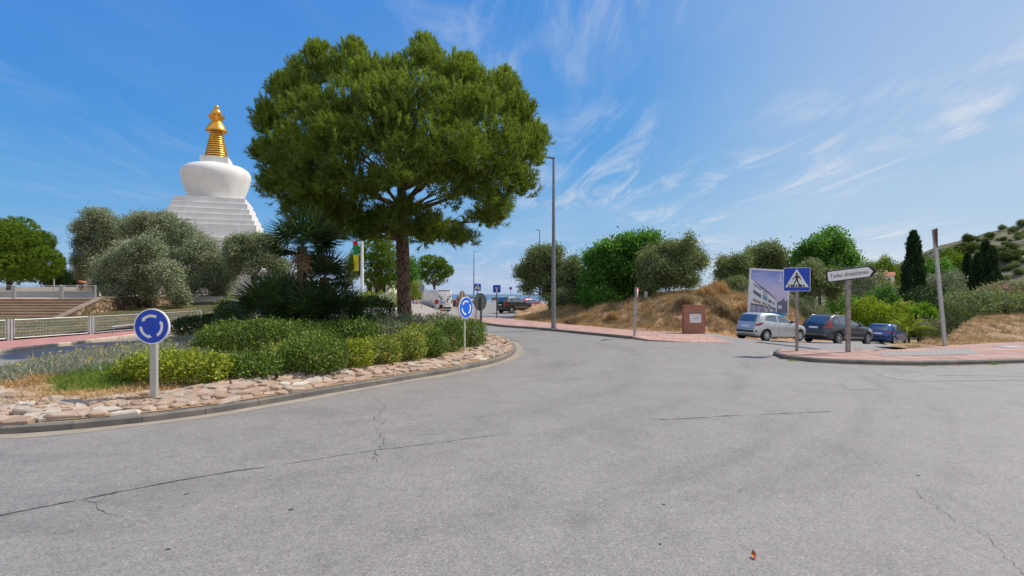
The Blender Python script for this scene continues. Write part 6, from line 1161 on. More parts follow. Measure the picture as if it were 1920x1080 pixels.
# ---------------------------------------------------------------- cars
def car(label, pos, heading, P, body, cat='car', group=None, name='parked_car', pitch=0):
    root = empty(name, pos, heading, label, cat, group); root.rotation_euler = (0, pitch, heading); SL = np.array(P['sl'], float); nx = P.get('n', 5.0); Zs = SL[:, 0]
    def sl(z): return [float(np.interp(z, Zs, SL[:, c])) for c in (1, 2, 3)]
    def smooth_sl(z):  # rounded between the listed levels
        return np.mean([sl(z + d) for d in (-.02, 0, .02)], 0)
    def S(t_, z):
        xr, xf, w = smooth_sl(z); xc, a = (xr + xf) / 2, (xf - xr) / 2; c, s = math.cos(t_), math.sin(t_); return Vector((xc + a * math.copysign(abs(c) ** (2 / nx), c), w * math.copysign(abs(s) ** (2 / nx), s), z))
    zs_ = np.unique(np.concatenate([np.linspace(Zs[0], Zs[-1], 34), Zs])); N = 96; tt = [2 * math.pi * k / N for k in range(N)]; b = MB(); vs = [tuple(S(a, z)) for z in zs_ for a in tt]
    nzs = len(zs_); fs = [(i * N + k, i * N + (k + 1) % N, (i + 1) * N + (k + 1) % N, (i + 1) * N + k) for i in range(nzs - 1) for k in range(N)] + [tuple(range(N))[::-1], tuple((nzs - 1) * N + k for k in range(N))]
    b.add(vs, fs); o = b.build('body', [M[body], M['plastic']], root); wr, wb = P['wr'], P['wb']; hw = P['w']
    cut = MB()
    for x in (0, wb):
        for sgn in (1, -1): cut.lathe([(wr * 1.17, 0), (wr * 1.17, .5)], 28, 0, Matrix.Translation((x, sgn * (hw + .15), wr)) @ Matrix.Rotation(R(90 * sgn), 4, 'X'))
    co = cut.build('cutter', [M['plastic']]); bpy.context.view_layer.update()
    md = o.modifiers.new('b', 'BOOLEAN'); md.operation = 'DIFFERENCE'; md.object = co; md.solver = 'EXACT'
    try: md.material_mode = 'TRANSFER'
    except Exception: pass
    co.parent = root; bpy.context.view_layer.update(); me = bpy.data.meshes.new_from_object(o.evaluated_get(bpy.context.evaluated_depsgraph_get())); o.modifiers.clear(); o.data = me; bpy.data.objects.remove(co); autosmooth(o, 38)
    def yside(x, z, sgn, off):
        xr, xf, w = smooth_sl(z); xc, a = (xr + xf) / 2, (xf - xr) / 2; u = min(.999, abs((x - xc) / a)); return sgn * (w * (1 - u ** nx) ** (1 / nx) + off)
    def xend(y, z, end, off):
        xr, xf, w = smooth_sl(z); xc, a = (xr + xf) / 2, (xf - xr) / 2; u = min(.999, abs(y / w)); q = a * (1 - u ** nx) ** (1 / nx); return xc + (q + off) * (1 if end else -1)
    def fillp(P2, fn, n=7):  # polygon filled with a small grid so that it follows the body
        m_ = MB(); P2 = [np.array(p, float) for p in P2]; c = sum(P2) / len(P2); R_ = []
        Q = []
        for i in range(len(P2)):
            for s_ in range(n): Q.append(P2[i] + (P2[(i + 1) % len(P2)] - P2[i]) * s_ / n)
        k = len(Q); vs = []
        for q in (1, .8, .55, .28): vs += [fn(c[0] + (p[0] - c[0]) * q, c[1] + (p[1] - c[1]) * q) for p in Q]
        vs.append(fn(c[0], c[1])); fs = [(r_ * k + i, r_ * k + (i + 1) % k, (r_ + 1) * k + (i + 1) % k, (r_ + 1) * k + i) for r_ in range(3) for i in range(k)] + [(3 * k + i, 3 * k + (i + 1) % k, 4 * k) for i in range(k)]
        return m_.add(vs, fs)
    for sgn in (1, -1):
        for poly in P['side']: autosmooth(fillp(poly, lambda x, z: (x, yside(x, z, sgn, .006), z)).build('window', M['glass'], root), 60)
        for poly in P.get('pillar', []): fillp(poly, lambda x, z: (x, yside(x, z, sgn, .004), z)).build('pillar_trim', M['plastic'], root)
        for x, z in P.get('handle', []): h = MB(); y = yside(x, z, sgn, .0); h.box((x - .09, min(y, y + sgn * .035), z - .014), (x + .09, max(y, y + sgn * .035), z + .014)); h.build('door_handle', M[body], root, bevel=.008)
        for (x0, z0, x1, z1) in P.get('seam', []): fillp([(x0, z0), (x0 + .014, z0), (x1 + .014, z1), (x1, z1)], lambda x, z: (x, yside(x, z, sgn, .003), z), 10).build('door_seam', M['plastic'], root)
        for poly in P.get('molding', []): fillp(poly, lambda x, z: (x, yside(x, z, sgn, .012), z)).build('side_molding', M[P.get('mold_m', body)], root)
        mx_, mz_ = P['mirror']; y = yside(mx_, mz_, sgn, 0); h = MB(); h.lathe([(.02, -.07), (.085, -.055), (.10, 0), (.085, .055), (.02, .07)], 12, 0, Matrix.Translation((mx_, y + sgn * .12, mz_)) @ Matrix.Rotation(R(90), 4, 'Y') @ Matrix.Diagonal((.75, 1, .9, 1)) ); h.box((mx_ - .02, min(y - sgn * .05, y + sgn * .1), mz_ - .05), (mx_ + .02, max(y - sgn * .05, y + sgn * .1), mz_ - .03)); autosmooth(h.build('mirror', M[P.get('mirror_m', body)], root), 50)
    autosmooth(fillp(P['rearglass'], lambda y, z: (xend(y, z, 0, .006), y, z)).build('rear_window', M['glass'], root), 60); autosmooth(fillp(P['windscreen'], lambda y, z: (xend(y, z, 1, .006), y, z)).build('windscreen', M['glass'], root), 60)
    for sgn in (1, -1):
        for poly, m_ in P['tail']: autosmooth(fillp(poly, (lambda y, z: (xend(y * sgn, z, 0, .014), y * sgn, z)), 9).build('taillight', M[m_], root), 60)
        for poly in P.get('tailp', []): autosmooth(fillp(poly, lambda t_, z: tuple(S(sgn * t_, z) + Vector((math.cos(t_), sgn * math.sin(t_), 0)) * .014), 9).build('taillight', M['taillight'], root), 60)
        for poly in P.get('tailside', []): autosmooth(fillp(poly, lambda x, z: (x, yside(x, z, sgn, .013), z)).build('taillight', M['taillight'], root), 60)
        autosmooth(fillp(P['head'], lambda x, z: (x, yside(x, z, sgn, .008), z)).build('headlight', M['headlight'], root), 60)
    for nm, m_, poly, off in P['rear']: autosmooth(fillp(poly, lambda y, z: (xend(y, z, 0, off), y, z), 9).build(nm, M[m_], root), 60)
    for nm, m_, poly, off in P.get('front', []): fillp(poly, lambda y, z: (xend(y, z, 1, off), y, z), 9).build(nm, M[m_], root)
    if P.get('skirt'):
        for sgn in (1, -1): fillp(P['skirt'], lambda x, z: (x, yside(x, z, sgn, .006), z), 12).build('sill_trim', M['plastic'], root)
    if P.get('rails'):
        for sgn in (1, -1): h = MB(); x0, x1, z = P['rails']; y = sgn * (smooth_sl(z)[2] * .92); h.tube([(x0, y, z - .02), (x0 + .12, y, z + .05), (x1 - .12, y, z + .05), (x1, y, z - .02)], .02, 8); autosmooth(h.build('roof_rail', M['steel'], root), 60)
    if P.get('spoiler'): h = MB(); x, z, w_ = P['spoiler']; h.prism([(x - .14, z - .03), (x + .18, z + .012), (x + .18, z - .03), (x - .12, z - .055)], -w_, w_, 0, Matrix.Identity(4)); h.build('spoiler', M[body], root, bevel=.008)
    ant = MB(); ax, az = P['sl'][-1][1] + .25, P['sl'][-1][0]; ant.tube([(ax, 0, az - .01), (ax - .12, 0, az + .18)], .006, 6); ant.build('aerial', M['plastic'], root)
    for x in (0, wb):
        for sgn in (1, -1):
            Wm = Matrix.Translation((x, sgn * (hw - .015), wr)) @ Matrix.Rotation(R(-90 * sgn), 4, 'X'); wm = MB(); wd = .2
            wm.lathe([(wr * .66, -wd), (wr * .93, -wd), (wr, -wd * .8), (wr, -.03), (wr * .95, .0), (wr * .68, .0), (wr * .64, -.03)], 32, 0, Wm); t_ = autosmooth(wm.build('wheel', M['tyre'], root), 40)
            rm = MB(); rm.lathe([(wr * .66, -.02), (wr * .64, .003), (wr * .59, -.004), (wr * .57, -.05), (wr * .2, -.05)], 32, 1, Wm, cap=False); rm.lathe([(.02, .004), (wr * .14, .002), (wr * .2, -.02), (wr * .2, -.06)], 16, 0, Wm); ns = P.get('spokes', 5)
            for q in range(ns):
                Rq = Wm @ Matrix.Rotation(6.283 * q / ns, 4, 'Z'); w0, w1 = wr * .11, wr * P.get('sw', .10); rm.add([(wr * .12, -w0, .0), (wr * .62, -w1, -.008), (wr * .62, w1, -.008), (wr * .12, w0, .0), (wr * .12, -w0, -.045), (wr * .62, -w1, -.045), (wr * .62, w1, -.045), (wr * .12, w0, -.045)], [(0, 1, 2, 3), (0, 4, 5, 1), (3, 2, 6, 7), (1, 5, 6, 2)], 0, Rq)
            rm.lathe([(.01, -.06), (wr * .6, -.06)], 24, 2, Wm, cap=False); rm.build('rim', [M['rim'], M['rim'], M['plastic']], t_)
    ub = MB(); ub.box((-.3, -hw * .85, wr * .55), (wb + .3, hw * .85, wr * 1.0)); ub.build('underbody', M['plastic'], root)
    return root
HATCH = dict(sl=[(.20, -.42, 3.02, .76), (.26, -.58, 3.22, .825), (.36, -.655, 3.32, .85), (.52, -.675, 3.345, .862), (.64, -.66, 3.32, .868), (.76, -.60, 3.18, .868), (.86, -.565, 2.86, .86), (.94, -.53, 2.50, .848), (1.00, -.51, 2.22, .825), (1.10, -.47, 2.02, .79), (1.22, -.40, 1.77, .745), (1.33, -.31, 1.50, .69), (1.40, -.22, 1.25, .64), (1.44, -.13, 1.02, .59), (1.465, .02, .80, .48), (1.475, .25, .60, .25)],
    wr=.305, wb=2.54, w=.862, n=5.2, side=[[(-.10, 1.08), (.78, 1.00), (.80, 1.36), (.35, 1.365), (.05, 1.28)], [(.88, .995), (1.92, .975), (1.62, 1.20), (1.35, 1.33), (.90, 1.365)]], handle=[(.55, .90), (1.5, .88)], seam=[(.83, .32, .84, .98), (1.98, .34, 1.96, .95), (.30, .62, .02, .98)],
    rearglass=[(-.66, 1.04), (-.4, 1.00), (.4, 1.00), (.66, 1.04), (.58, 1.33), (.3, 1.37), (-.3, 1.37), (-.58, 1.33)], windscreen=[(-.68, 1.03), (.68, 1.03), (.56, 1.36), (-.56, 1.36)], mirror=(1.84, 1.03), mirror_m='plastic',
tail=[], tailp=[[(2.72, .78), (2.78, .86), (2.45, .95), (2.14, .97), (2.2, .88), (2.45, .80)]], head=[(2.55, .70), (3.0, .68), (2.92, .80), (2.5, .88)],
    rear=[('bumper_trim', 'plastic', [(-.845, .46), (-.4, .44), (.4, .44), (.845, .46), (.845, .57), (.4, .55), (-.4, .55), (-.845, .57)], .016), ('number_plate', 'plate', [(-.26, .70), (.26, .70), (.26, .81), (-.26, .81)], .016), ('rear_wiper', 'plastic', [(-.02, 1.02), (.36, 1.05), (.36, 1.07), (-.02, 1.045)], .022), ('boot_seam', 'plastic', [(-.6, .618), (.6, .618), (.6, .630), (-.6, .630)], .006)],
    molding=[[(.28, .60), (.82, .59), (.82, .64), (.28, .65)], [(.86, .59), (1.96, .575), (1.96, .63), (.86, .64)]], spokes=10, sw=.055)
EST = dict(sl=[(.24, -.70, 3.48, .84), (.32, -.88, 3.68, .91), (.45, -.945, 3.76, .935), (.62, -.955, 3.775, .945), (.78, -.94, 3.75, .945), (.90, -.90, 3.68, .94), (1.00, -.87, 3.42, .928), (1.07, -.84, 2.85, .915), (1.13, -.80, 2.36, .895), (1.22, -.74, 2.12, .865), (1.36, -.62, 1.78, .80), (1.50, -.46, 1.42, .735), (1.58, -.34, 1.10, .69), (1.63, -.20, .82, .61), (1.655, .05, .55, .45), (1.662, .2, .4, .25)],
    wr=.365, wb=2.86, w=.945, n=5.6, side=[[(-.42, 1.22), (.05, 1.14), (.05, 1.50), (-.12, 1.48), (-.36, 1.34)], [(.13, 1.14), (1.00, 1.12), (1.0, 1.53), (.13, 1.52)], [(1.08, 1.12), (2.12, 1.10), (1.86, 1.30), (1.55, 1.45), (1.10, 1.53)]], handle=[(.75, 1.0), (1.75, .99)], seam=[(1.04, .38, 1.04, 1.10), (2.2, .40, 2.18, 1.08), (.38, .75, .09, 1.10)],
    rearglass=[(-.70, 1.15), (-.4, 1.12), (.4, 1.12), (.70, 1.15), (.60, 1.49), (.3, 1.53), (-.3, 1.53), (-.60, 1.49)], windscreen=[(-.74, 1.16), (.74, 1.16), (.62, 1.53), (-.62, 1.53)], mirror=(2.02, 1.14),
tail=[], tailp=[[(2.22, .91), (2.93, .91), (2.93, .985), (2.18, 1.05)], [(2.20, 1.05), (2.56, 1.04), (2.60, 1.22), (2.58, 1.42), (2.44, 1.42), (2.36, 1.2)]], head=[(2.9, .80), (3.5, .76), (3.4, .90), (2.9, .96)],
    rear=[('number_plate', 'plate', [(-.26, .86), (.26, .86), (.26, .97), (-.26, .97)], .016), ('bumper_trim', 'plastic', [(-.9, .34), (.9, .34), (.92, .46), (-.92, .46)], .012), ('chrome_strip', 'steel', [(-.86, .50), (.86, .50), (.86, .53), (-.86, .53)], .016), ('boot_seam', 'plastic', [(-.72, .66), (.72, .66), (.72, .674), (-.72, .674)], .006), ('rear_wiper', 'plastic', [(-.02, 1.14), (.40, 1.17), (.40, 1.19), (-.02, 1.165)], .024)],
    molding=[[(.42, .40), (2.4, .38), (2.4, .425), (.42, .445)]], mold_m='steel', skirt=[(.42, .26), (2.42, .26), (2.42, .36), (.42, .36)], rails=(-.15, 1.15, 1.585), spokes=5, sw=.07)
JEEP = dict(EST, sl=[(.30, -.74, 3.25, .86), (.38, -.86, 3.42, .905), (.52, -.90, 3.50, .92), (.72, -.90, 3.52, .925), (.90, -.88, 3.50, .922), (1.02, -.85, 3.42, .915), (1.10, -.83, 3.10, .905), (1.16, -.81, 2.50, .895), (1.22, -.79, 2.22, .88), (1.34, -.74, 1.98, .84), (1.50, -.67, 1.68, .785), (1.64, -.56, 1.36, .735), (1.71, -.44, 1.12, .69), (1.745, -.2, .85, .6), (1.76, .1, .5, .35)],
    rearglass=[(-.70, 1.22), (.70, 1.22), (.64, 1.60), (-.64, 1.60)], windscreen=[(-.74, 1.24), (.74, 1.24), (.62, 1.62), (-.62, 1.62)], side=[[(-.60, 1.24), (-.02, 1.22), (-.02, 1.60), (-.48, 1.60)], [(.06, 1.22), (.98, 1.20), (.98, 1.62), (.06, 1.61)], [(1.06, 1.20), (2.05, 1.18), (1.75, 1.44), (1.50, 1.60), (1.08, 1.62)]],
tail=[], tailp=[[(2.28, .86), (2.74, .86), (2.70, 1.17), (2.30, 1.17)]], mirror=(1.95, 1.22), wr=.37, wb=2.65, w=.92, rails=(-.2, 1.1, 1.69), molding=[[(.45, .62), (2.2, .60), (2.2, .66), (.45, .68)]])
VAN = dict(sl=[(.30, -.98, 4.3, .93), (.40, -1.06, 4.75, 1.0), (.60, -1.08, 4.86, 1.02), (.90, -1.08, 4.84, 1.025), (1.15, -1.08, 4.70, 1.025), (1.32, -1.075, 4.30, 1.02), (1.45, -1.07, 3.98, 1.01), (1.70, -1.06, 3.72, .985), (2.05, -1.045, 3.32, .955), (2.30, -1.03, 2.95, .93), (2.42, -1.0, 2.6, .90), (2.49, -.9, 2.2, .82), (2.52, -.6, 1.8, .6)],
    wr=.34, wb=3.45, w=1.02, n=9, side=[[(2.62, 1.32), (3.86, 1.30), (3.45, 1.75), (3.15, 2.0), (2.66, 2.02)]], handle=[(2.5, 1.15)], seam=[(2.5, .45, 2.52, 2.1), (1.2, .45, 1.2, 2.2)], rearglass=[(-.12, 2.335), (.12, 2.335), (.12, 2.38), (-.12, 2.38)], windscreen=[(-.85, 1.42), (.85, 1.42), (.78, 2.15), (-.78, 2.15)], mirror=(3.55, 1.5), mirror_m='plastic',
    tail=[([(1.0, .95), (.90, .95), (.90, 1.42), (1.0, 1.42)], 'taillight')], tailside=[[(-1.06, .95), (-.96, .95), (-.96, 1.42), (-1.06, 1.42)]], head=[(4.1, .95), (4.6, .9), (4.5, 1.2), (4.05, 1.3)],
    rear=[('bumper_trim', 'plastic', [(-.98, .42), (.98, .42), (.98, .60), (-.98, .60)], .05), ('number_plate', 'plate', [(-.55, .98), (-.05, .98), (-.05, 1.09), (-.55, 1.09)], .02), ('door_seam', 'plastic', [(-.008, .62), (.008, .62), (.008, 2.3), (-.008, 2.3)], .006), ('door_handle', 'plastic', [(.05, 1.05), (.18, 1.05), (.18, 1.3), (.05, 1.3)], .02), ('lamp_bar', 'plastic', [(-.85, 2.36), (.85, 2.36), (.80, 2.47), (-.80, 2.47)], .02)],
    molding=[[(.5, .62), (2.45, .62), (2.45, .74), (.5, .74)]], mold_m='plastic', skirt=[(.5, .33), (2.9, .33), (2.9, .42), (.5, .42)], spokes=8)
h1 = math.atan2(.41, .91); p = Vector((13.2, 26.6)); l = Vector((-math.sin(h1), math.cos(h1))); p = p + l * .8; car('silver hatchback with black rear bumper strip parked first in front of the billboard', (p.x, p.y, float(T(p.x, p.y)) - .0), h1, HATCH, 'p_silver', group='cars parked beside the bank', pitch=R(2.2))
h2 = math.atan2(.46, .89); p = Vector((18.35, 28.8)); l = Vector((-math.sin(h2), math.cos(h2))); p = p + l * .88; car('dark blue grey estate car with tall red tail lamps parked behind the direction sign', (p.x, p.y, float(T(p.x, p.y))), h2, EST, 'p_dark', group='cars parked beside the bank', pitch=R(3.2))
h3 = math.atan2(.60, .80); p = Vector((27.3, 36.6)); l = Vector((-math.sin(h3), math.cos(h3))); p = p + l * .8; car('blue hatchback parked farthest right beside the feather palm', (p.x, p.y, float(T(p.x, p.y))), h3, dict(HATCH, spokes=6), 'p_blue', group='cars parked beside the bank', pitch=R(3.5))
h4 = R(42); p = Vector((-.05, 54)) + Vector((-math.sin(h4), math.cos(h4))) * .85; car('black off road car with red tail lamps parked at the left end of the bank', (p.x, p.y, .0), h4, JEEP, 'p_black', group='cars on the far car park')
car('red car showing its nose behind the black off road car', (1.2, 60.5, 0), R(38), HATCH, 'p_red', group='cars on the far car park')
car('silver car parked by the sea railing', ((887 - HX) / F * 90, 91, 0), R(62), HATCH, 'p_silver', group='cars on the far car park'); car('dark car beside the silver car near the railing', ((871 - HX) / F * 94, 95, 0), R(60), dict(HATCH), 'p_dark', group='cars on the far car park')
hv = R(122); pv = Vector(((834 - HX) / F * 56, 56)); pv = pv - Vector((math.cos(hv), math.sin(hv))) * -1.05; van = car('white delivery van with a black bull emblem on its rear doors', (pv.x, pv.y, 0), hv, VAN, 'p_white', 'van', name='delivery_van')
mb = MB(); xb = -1.112
for sg in (1, -1):
    for P_ in ([(.42, 2.06), (.72, 1.90), (.74, 1.72), (.60, 1.66), (.30, 1.70), (.30, 1.76), (.58, 1.74), (.66, 1.80), (.62, 1.92)], [(.22, 1.56), (.60, 1.50), (.58, 1.44), (.36, 1.44), (.30, 1.10), (.20, 1.04), (.26, 1.42)]): mb.add([(xb, sg * y, z) for y, z in P_], [tuple(range(len(P_)))])
mb.build('bull_emblem', M['black'], van)
# ---------------------------------------------------------------- people
def skin(name, V, E, Rr, m, parent, sub=1):
    me = bpy.data.meshes.new(name); me.from_pydata(V, E, []); o = bpy.data.objects.new(name, me); COL.objects.link(o); md = o.modifiers.new('s', 'SKIN'); md.use_smooth_shade = True
    for i, rr_ in enumerate(Rr): me.skin_vertices[0].data[i].radius = rr_ if isinstance(rr_, tuple) else (rr_, rr_)
    me.skin_vertices[0].data[0].use_root = True; sb = o.modifiers.new('u', 'SUBSURF'); sb.levels = sub; sb.render_levels = sub; bpy.context.view_layer.update()
    nm = bpy.data.meshes.new_from_object(o.evaluated_get(bpy.context.evaluated_depsgraph_get())); o.modifiers.clear(); o.data = nm; nm.materials.clear(); nm.materials.append(m); o.parent = parent; return o
def person(label, pos, rz, shirt, trousers, hair, H=1.72, long_hair=False, stride=.12, arm=(.15, .1), shorts=True, skirt=False, bag=None):
    root = empty('person', pos, rz, label, 'person', 'people on foot'); s = H / 1.72
    V = [(0, 0, .93), (0, 0, 1.12), (0, .0, 1.33), (0, 0, 1.43), (0, -.01, 1.50), (0, -.02, 1.57), (0, -.02, 1.66)]; E = [(i, i + 1) for i in range(6)]; Rr = [(.145, .105), (.13, .095), (.165, .105), (.085, .07), (.05, .052), (.070, .085), (.062, .075)]
    def add(v, p_, r_): V.append(v); E.append((p_, len(V) - 1)); Rr.append(r_); return len(V) - 1
    legs, arms = {}, {}
    for sg in (1, -1):
        st = stride * sg; a = add((sg * .095, 0, .87), 0, (.088, .09)); b = add((sg * .10, -st * .55, .48), a, (.056, .06)); c = add((sg * .10, -st + (.02 if st < 0 else 0), .09), b, (.036, .038)); d = add((sg * .115, -st - .14, .035), c, (.034, .028)); legs[sg] = (a, b, c, d)
        f, o_ = arm if sg == 1 else (arm[0] * -.6, arm[1]); a = add((sg * .195, 0, 1.385), 2, (.055, .055)); b = add((sg * (.22 + o_ * .3), -f * .35 + .02, 1.12), a, (.040, .042)); c = add((sg * (.22 + o_ * .4), -f - .06, .90), b, (.027, .030)); h = add((sg * (.22 + o_ * .4), -f - .09, .83), c, (.024, .036)); arms[sg] = (a, b, c, h)
        for q in range(4): g = add((sg * (.222 + o_ * .4), -f - .115 + q * .019, .775 + .004 * q), h, (.009, .009)); add((sg * (.212 + o_ * .4), -f - .115 + q * .018, .73 + (.012 if q in (0, 3) else 0)), g, (.007, .007))
        g = add((sg * (.205 + o_ * .4), -f - .125, .82), h, (.010, .010)); add((sg * (.195 + o_ * .4), -f - .145, .785), g, (.008, .008))
    sc3 = lambda L: [tuple(c * s for c in v) for v in L]; body = skin('body', sc3(V), E, [(a * s, b * s) for a, b in Rr], M['skin'], root)
    fm_ = MB(); fm_.lathe([(.002, 0), (.012, .004), (.010, .03), (.003, .045)], 8, 0, Matrix.Translation((0, -.108 * s, 1.585 * s)))  # nose
    for sg in (1, -1): fm_.lathe([(.005, -.02), (.017, -.01), (.02, .012), (.008, .03)], 8, 0, Matrix.Translation((sg * .072 * s, -.01, 1.60 * s)))
    fm_.build('face', M['skin'], root); ey = MB()
    for sg in (1, -1): ey.lathe([(.001, -.009), (.009, 0), (.001, .009)], 8, 0, Matrix.Translation((sg * .028 * s, -.098 * s, 1.622 * s)))
    ey.box((-.022 * s, -.102 * s, 1.557 * s), (.022 * s, -.094 * s, 1.563 * s)); ey.build('eyes_and_mouth', M['hair_dark'], root)
    hv_ = [(0, .01, 1.70), (0, .05, 1.64), (0, .06, 1.56)] + ([(0, .07, 1.44), (0, .07, 1.32)] if long_hair else []); skin('hair', sc3(hv_), [(i, i + 1) for i in range(len(hv_) - 1)], [(.062, .07), (.075, .058), (.06, .035)] + ([(.075, .03), (.05, .02)] if long_hair else []), M[hair], root)
    tv = [(0, 0, .90), (0, 0, 1.12), (0, 0, 1.33), (0, 0, 1.42)]; te = [(0, 1), (1, 2), (2, 3)]; tr = [(.165, .125), (.15, .115), (.182, .122), (.09, .08)]
    for sg in (1, -1):
        a, b, c, h = (Vector(V[i]) for i in arms[sg]); i0 = len(tv); tv += [tuple(a), tuple(a.lerp(b, .75))]; te += [(2, i0), (i0, i0 + 1)]; tr += [(.068, .068), (.058, .06)]
    skin('shirt', sc3(tv), te, [(a * s, b * s) for a, b in tr], shirt, root)
    qv = [(0, 0, .95)]; qe = []; qr = [(.152, .115)]
    for sg in (1, -1):
        a, b, c, d = (Vector(V[i]) for i in legs[sg]); i0 = len(qv); end = a.lerp(b, .85) if shorts else b; qv += [tuple(a), tuple(end)]; qe += [(0, i0), (i0, i0 + 1)]; qr += [(.102, .105), (.085, .09)]
        if not shorts: qv.append(tuple(b.lerp(c, .92))); qe.append((i0 + 1, i0 + 2)); qr.append((.055, .058))
    skin('shorts' if shorts else 'trousers', sc3(qv), qe, [(a * s, b * s) for a, b in qr], trousers, root)
    for sg in (1, -1):
        c, d = Vector(V[legs[sg][2]]), Vector(V[legs[sg][3]]); skin('shoe', sc3([(c.x, c.y + .03, .045), tuple(c.lerp(d, .5) - Vector((0, 0, .015))), (d.x, d.y, .035)]), [(0, 1), (1, 2)], [(.042, .05), (.045, .042), (.038, .03)], cloth('shoe_white', (.55, .53, .5)), root)
    return root
Yp = 54; person('man in pale blue shirt and dark shorts standing behind the white van', ((831 - HX) / F * Yp, Yp - 1.5, 0), R(175), cloth('pale_blue_shirt', (.36, .47, .62)), cloth('navy_shorts', (.02, .03, .05)), 'hair_dark', 1.72, arm=(.28, .3))
Yp = 52.5; person('walker in lavender top and dark skirt left of the van', ((776 - HX) / F * Yp, Yp, 0), R(150), cloth('lavender_top', (.50, .42, .60)), cloth('dark_plum', (.06, .035, .07)), 'hair_dark', 1.66, long_hair=True, stride=.2)
person('walker in beige clothes close to the nose of the van', ((781.5 - HX) / F * 53.2, 53.2, 0), R(150), cloth('beige_top', (.58, .42, .30)), cloth('beige_trousers', (.50, .38, .28)), 'hair_blond', 1.68, shorts=False, stride=.16)
Yp = 72; person('person with dark hair and bare arms left of the ochre stele', ((858 - HX) / F * Yp, Yp, 0), R(190), cloth('pink_top', (.58, .34, .30)), cloth('tan_shorts', (.45, .30, .18)), 'hair_dark', 1.74, long_hair=True)
person('second person with dark hair standing in front of the ochre stele', ((861 - HX) / F * 70, 70, 0), R(170), cloth('dark_red_top', (.18, .05, .06)), cloth('blue_grey_trousers', (.22, .25, .32)), 'hair_dark', 1.66, shorts=False)
# ochre stele with rounded top, stone box, bench, railing, kiosk
Yp = 66; k = Yp / F; root = empty('stele', ((866.5 - HX) * k, Yp, 0), R(8), 'ochre round topped stele with a pale stripe, half hidden by the turned roundabout sign', 'stele'); z = lambda py: CAM_H - (py - HY) * k
oc = mat('ochre_stone', (.50, .31, .10), (.36, .20, .07), 3, .8); mb = MB(); mb.prism([(-.33, -.05), (.33, -.05), (.34, z(551))] + [(.34 * math.cos(a), z(551) + (z(545) - z(551)) * math.sin(a)) for a in np.linspace(.2, 2.94, 9)] + [(-.34, z(551))], -.1, .1); mb.build('slab', oc, root, bevel=.02); mb = MB(); mb.box((-.07, -.125, .4), (.09, -.101, z(547))); mb.build('stripe', M['stucco_old'], root)
Yp = 74; root = empty('stone_pedestal', ((854.5 - HX) / F * Yp, Yp, 0), 0, 'squat brown stone pedestal right of the white van', 'pedestal'); mb = MB(); mb.box((-.4, -.3, 0), (.4, .3, 1.0)); mb.build('block', M['wood'], root, bevel=.03); mb = MB(); mb.box((-.46, -.36, 1.0), (.46, .36, 1.12)); mb.build('cap', M['step_edge'], root, bevel=.02)
Yp = 100; root = empty('park_bench', ((930 - HX) / F * Yp, Yp, 0), 0, 'brown bench facing the sea beside the railing', 'bench'); mb = MB(); mb.box((-.85, -.2, .42), (.85, .25, .47)); mb.build('seat', M['wood'], root); mb = MB(); mb.box((-.85, -.28, .6), (.85, -.22, 1.05)); mb.build('backrest', M['wood'], root)
for sx in (-.75, .75): mb = MB(); mb.box((sx - .04, -.25, 0), (sx + .04, .22, .42)); mb.box((sx - .04, -.22, .42), (sx + .04, -.19, .9)); mb.build('leg', M['lamp_grey'], root)
root = empty('sea_railing', (-14, 121, 0), 0, 'thin railing along the viewpoint edge above the sea', 'railing')
for z in (.5, .8, 1.1, 1.4): mb = MB(); mb.tube([(-20, 0, z), (38, 0, z)], .03 if z < 1.3 else .045, 6); mb.build('rail', M['lamp_grey'], root)
for i in range(30): mb = MB(); mb.box((-20 + i * 2 - .03, -.03, 0), (-20 + i * 2 + .03, .03, 1.42)); mb.build('post', M['lamp_grey'], root)
Yk = 68; k = Yk / F; root = empty('kiosk', ((707 - HX) * k, Yk, .9), R(-4), 'small white kiosk with dark glass front behind the round pine', 'kiosk'); z = lambda py: CAM_H - (py - HY) * k - .9; X = lambda px: (px - 707) * k
mb = MB(); mb.box((X(684), .5, -.2), (X(727), 4.5, z(530))); mb.build('wall', M['stucco_old'], root); mb = MB(); mb.box((X(681), -.4, z(530)), (X(729), 4.8, z(525.5))); mb.build('roof', M['stucco'], root, bevel=.02)
for x0, x1 in ((686, 697), (701, 712), (714, 723)): mb = MB(); mb.box((X(x0), .44, .05), (X(x1), .497, z(532))); mb.build('window', M['win_glass'], root)
for x0 in (699, 725): mb = MB(); mb.box((X(x0) - .09, -.1, -.2), (X(x0) + .09, .08, z(530))); mb.build('column', M['stucco'], root)
# hill house
Yh = 118; k = Yh / F; root = empty('hill_house', ((1654 - HX) * k, Yh, 3.3), R(-38), 'small pale house with terracotta roof among the trees left of the cypress', 'house'); mb = MB(); mb.box((-4, -3, -1), (4, 3, 4.6)); mb.build('wall', M['stucco_old'], root); mb = MB()
mb.add([(-4.4, -3.4, 4.6), (4.4, -3.4, 4.6), (4.4, 3.4, 4.6), (-4.4, 3.4, 4.6), (-4.4, 0, 6.1), (4.4, 0, 6.1)], [(0, 1, 5, 4), (2, 3, 4, 5), (1, 2, 5), (3, 0, 4), (0, 3, 2, 1)]); mb.build('roof', M['roof_tile'], root)
for x in (-2.4, 0, 2.4): mb = MB(); mb.box((x - .45, -3.05, 2.2), (x + .45, -2.98, 3.6)); mb.build('window', M['win_glass'], root)
mb = MB(); mb.box((1, .6, 5.6), (1.8, 1.4, 6.9)); mb.build('chimney', M['stucco_old'], root)
root.scale = (.55, .55, .55)
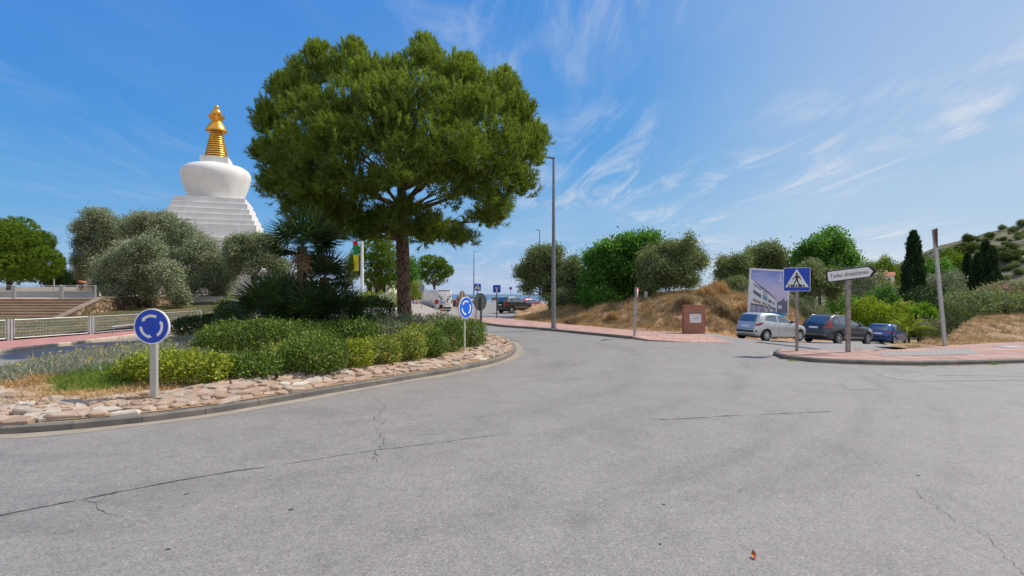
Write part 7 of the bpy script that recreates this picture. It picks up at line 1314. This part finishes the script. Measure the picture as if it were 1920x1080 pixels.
# small things
b = B(1211, 36.2); root = empty('boundary_stone', b, 0, 'pale square boundary stone on the bank beside the forked olive trunk', 'marker'); mb = MB(); mb.box((-.09, -.09, -.2), (.09, .09, .52)); mb.prism([(-.09, .523), (.09, .523), (.05, .57), (-.05, .57)], -.09, .09); mb.build('block', M['concrete'], root, bevel=.01)
b = G(519, 713, I); root = empty('sprinkler', b, 0, 'small black sprinkler head at the edge of the stones', 'sprinkler'); mb = MB(); mb.lathe([(.035, -.05), (.035, .10), (.045, .11), (.045, .15), (.03, .17)], 14); mb.build('body', M['plastic'], root); mb = MB(); mb.lathe([(.012, .17), (.012, .185)], 8); mb.build('nozzle', M['steel'], root)
c = G(1413, 1046); o = MB(); n = 9; vs = []
for i in range(n): t_ = i / (n - 1); w_ = .022 * math.sin(math.pi * t_) ** .7; vs += [(t_ * .085 - .04, w_, .012 + .03 * t_ + .012 * math.cos(t_ * 5)), (t_ * .085 - .04, 0, .006 + .03 * t_ + .012 * math.cos(t_ * 5)), (t_ * .085 - .04, -w_, .014 + .03 * t_ + .012 * math.cos(t_ * 5))]
fs = [(3 * i + a, 3 * i + 3 + a, 3 * i + 4 + a, 3 * i + 1 + a) for i in range(n - 1) for a in (0, 1)]; o = o.add(vs, fs).build('fallen_leaf', mat('orange_leaf', (.42, .10, .02), (.32, .07, .015), 20, .6)); o.location = (c.x, c.y, .004); o.rotation_euler = (0, R(-18), R(75)); tag(o, 'single curled orange leaf lying on the asphalt', 'leaf')
def cover(name, px, py, w_, d_, label, h=TP):
    c = h(px, py); root = empty(name, (c.x, c.y, c.z + .004), R(8), label, 'manhole cover'); mb = MB(); mb.box((-w_ / 2, -d_ / 2, -.02), (w_ / 2, d_ / 2, .004)); mb.build('frame', M['lamp_grey'], root); mb = MB(); mb.box((-w_ / 2 + .04, -d_ / 2 + .04, -.01), (w_ / 2 - .04, d_ / 2 - .04, .008)); mb.build('lid', M['steel'], root)
cover('manhole_cover', 1895, 650.5, 1.0, .6, 'pale metal service cover set in the red paving at the right edge')
cover('manhole_cover', 1245, 629, .55, .55, 'small square cover in the pavement left of the brick monument', lambda a, b: G(a, b, T, .03))
# drain grate between the car park and the red paving
a, b = G(1420, 641.5, T, .0), G(1535, 655, T, .0); root = empty('drain_grate', (a.x, a.y, a.z + .01), math.atan2(b.y - a.y, b.x - a.x), 'long dark drain channel with grating across the car park entrance', 'drain'); L = math.hypot(b.x - a.x, b.y - a.y); mb = MB(); mb.box((0, -.17, -.05), (L, .17, .0)); mb.build('channel', M['plastic'], root); mb = MB()
for i in range(int(L / .06)): mb.box((i * .06, -.15, .0005), (i * .06 + .022, .15, .008))
mb.build('grating', M['lamp_grey'], root)
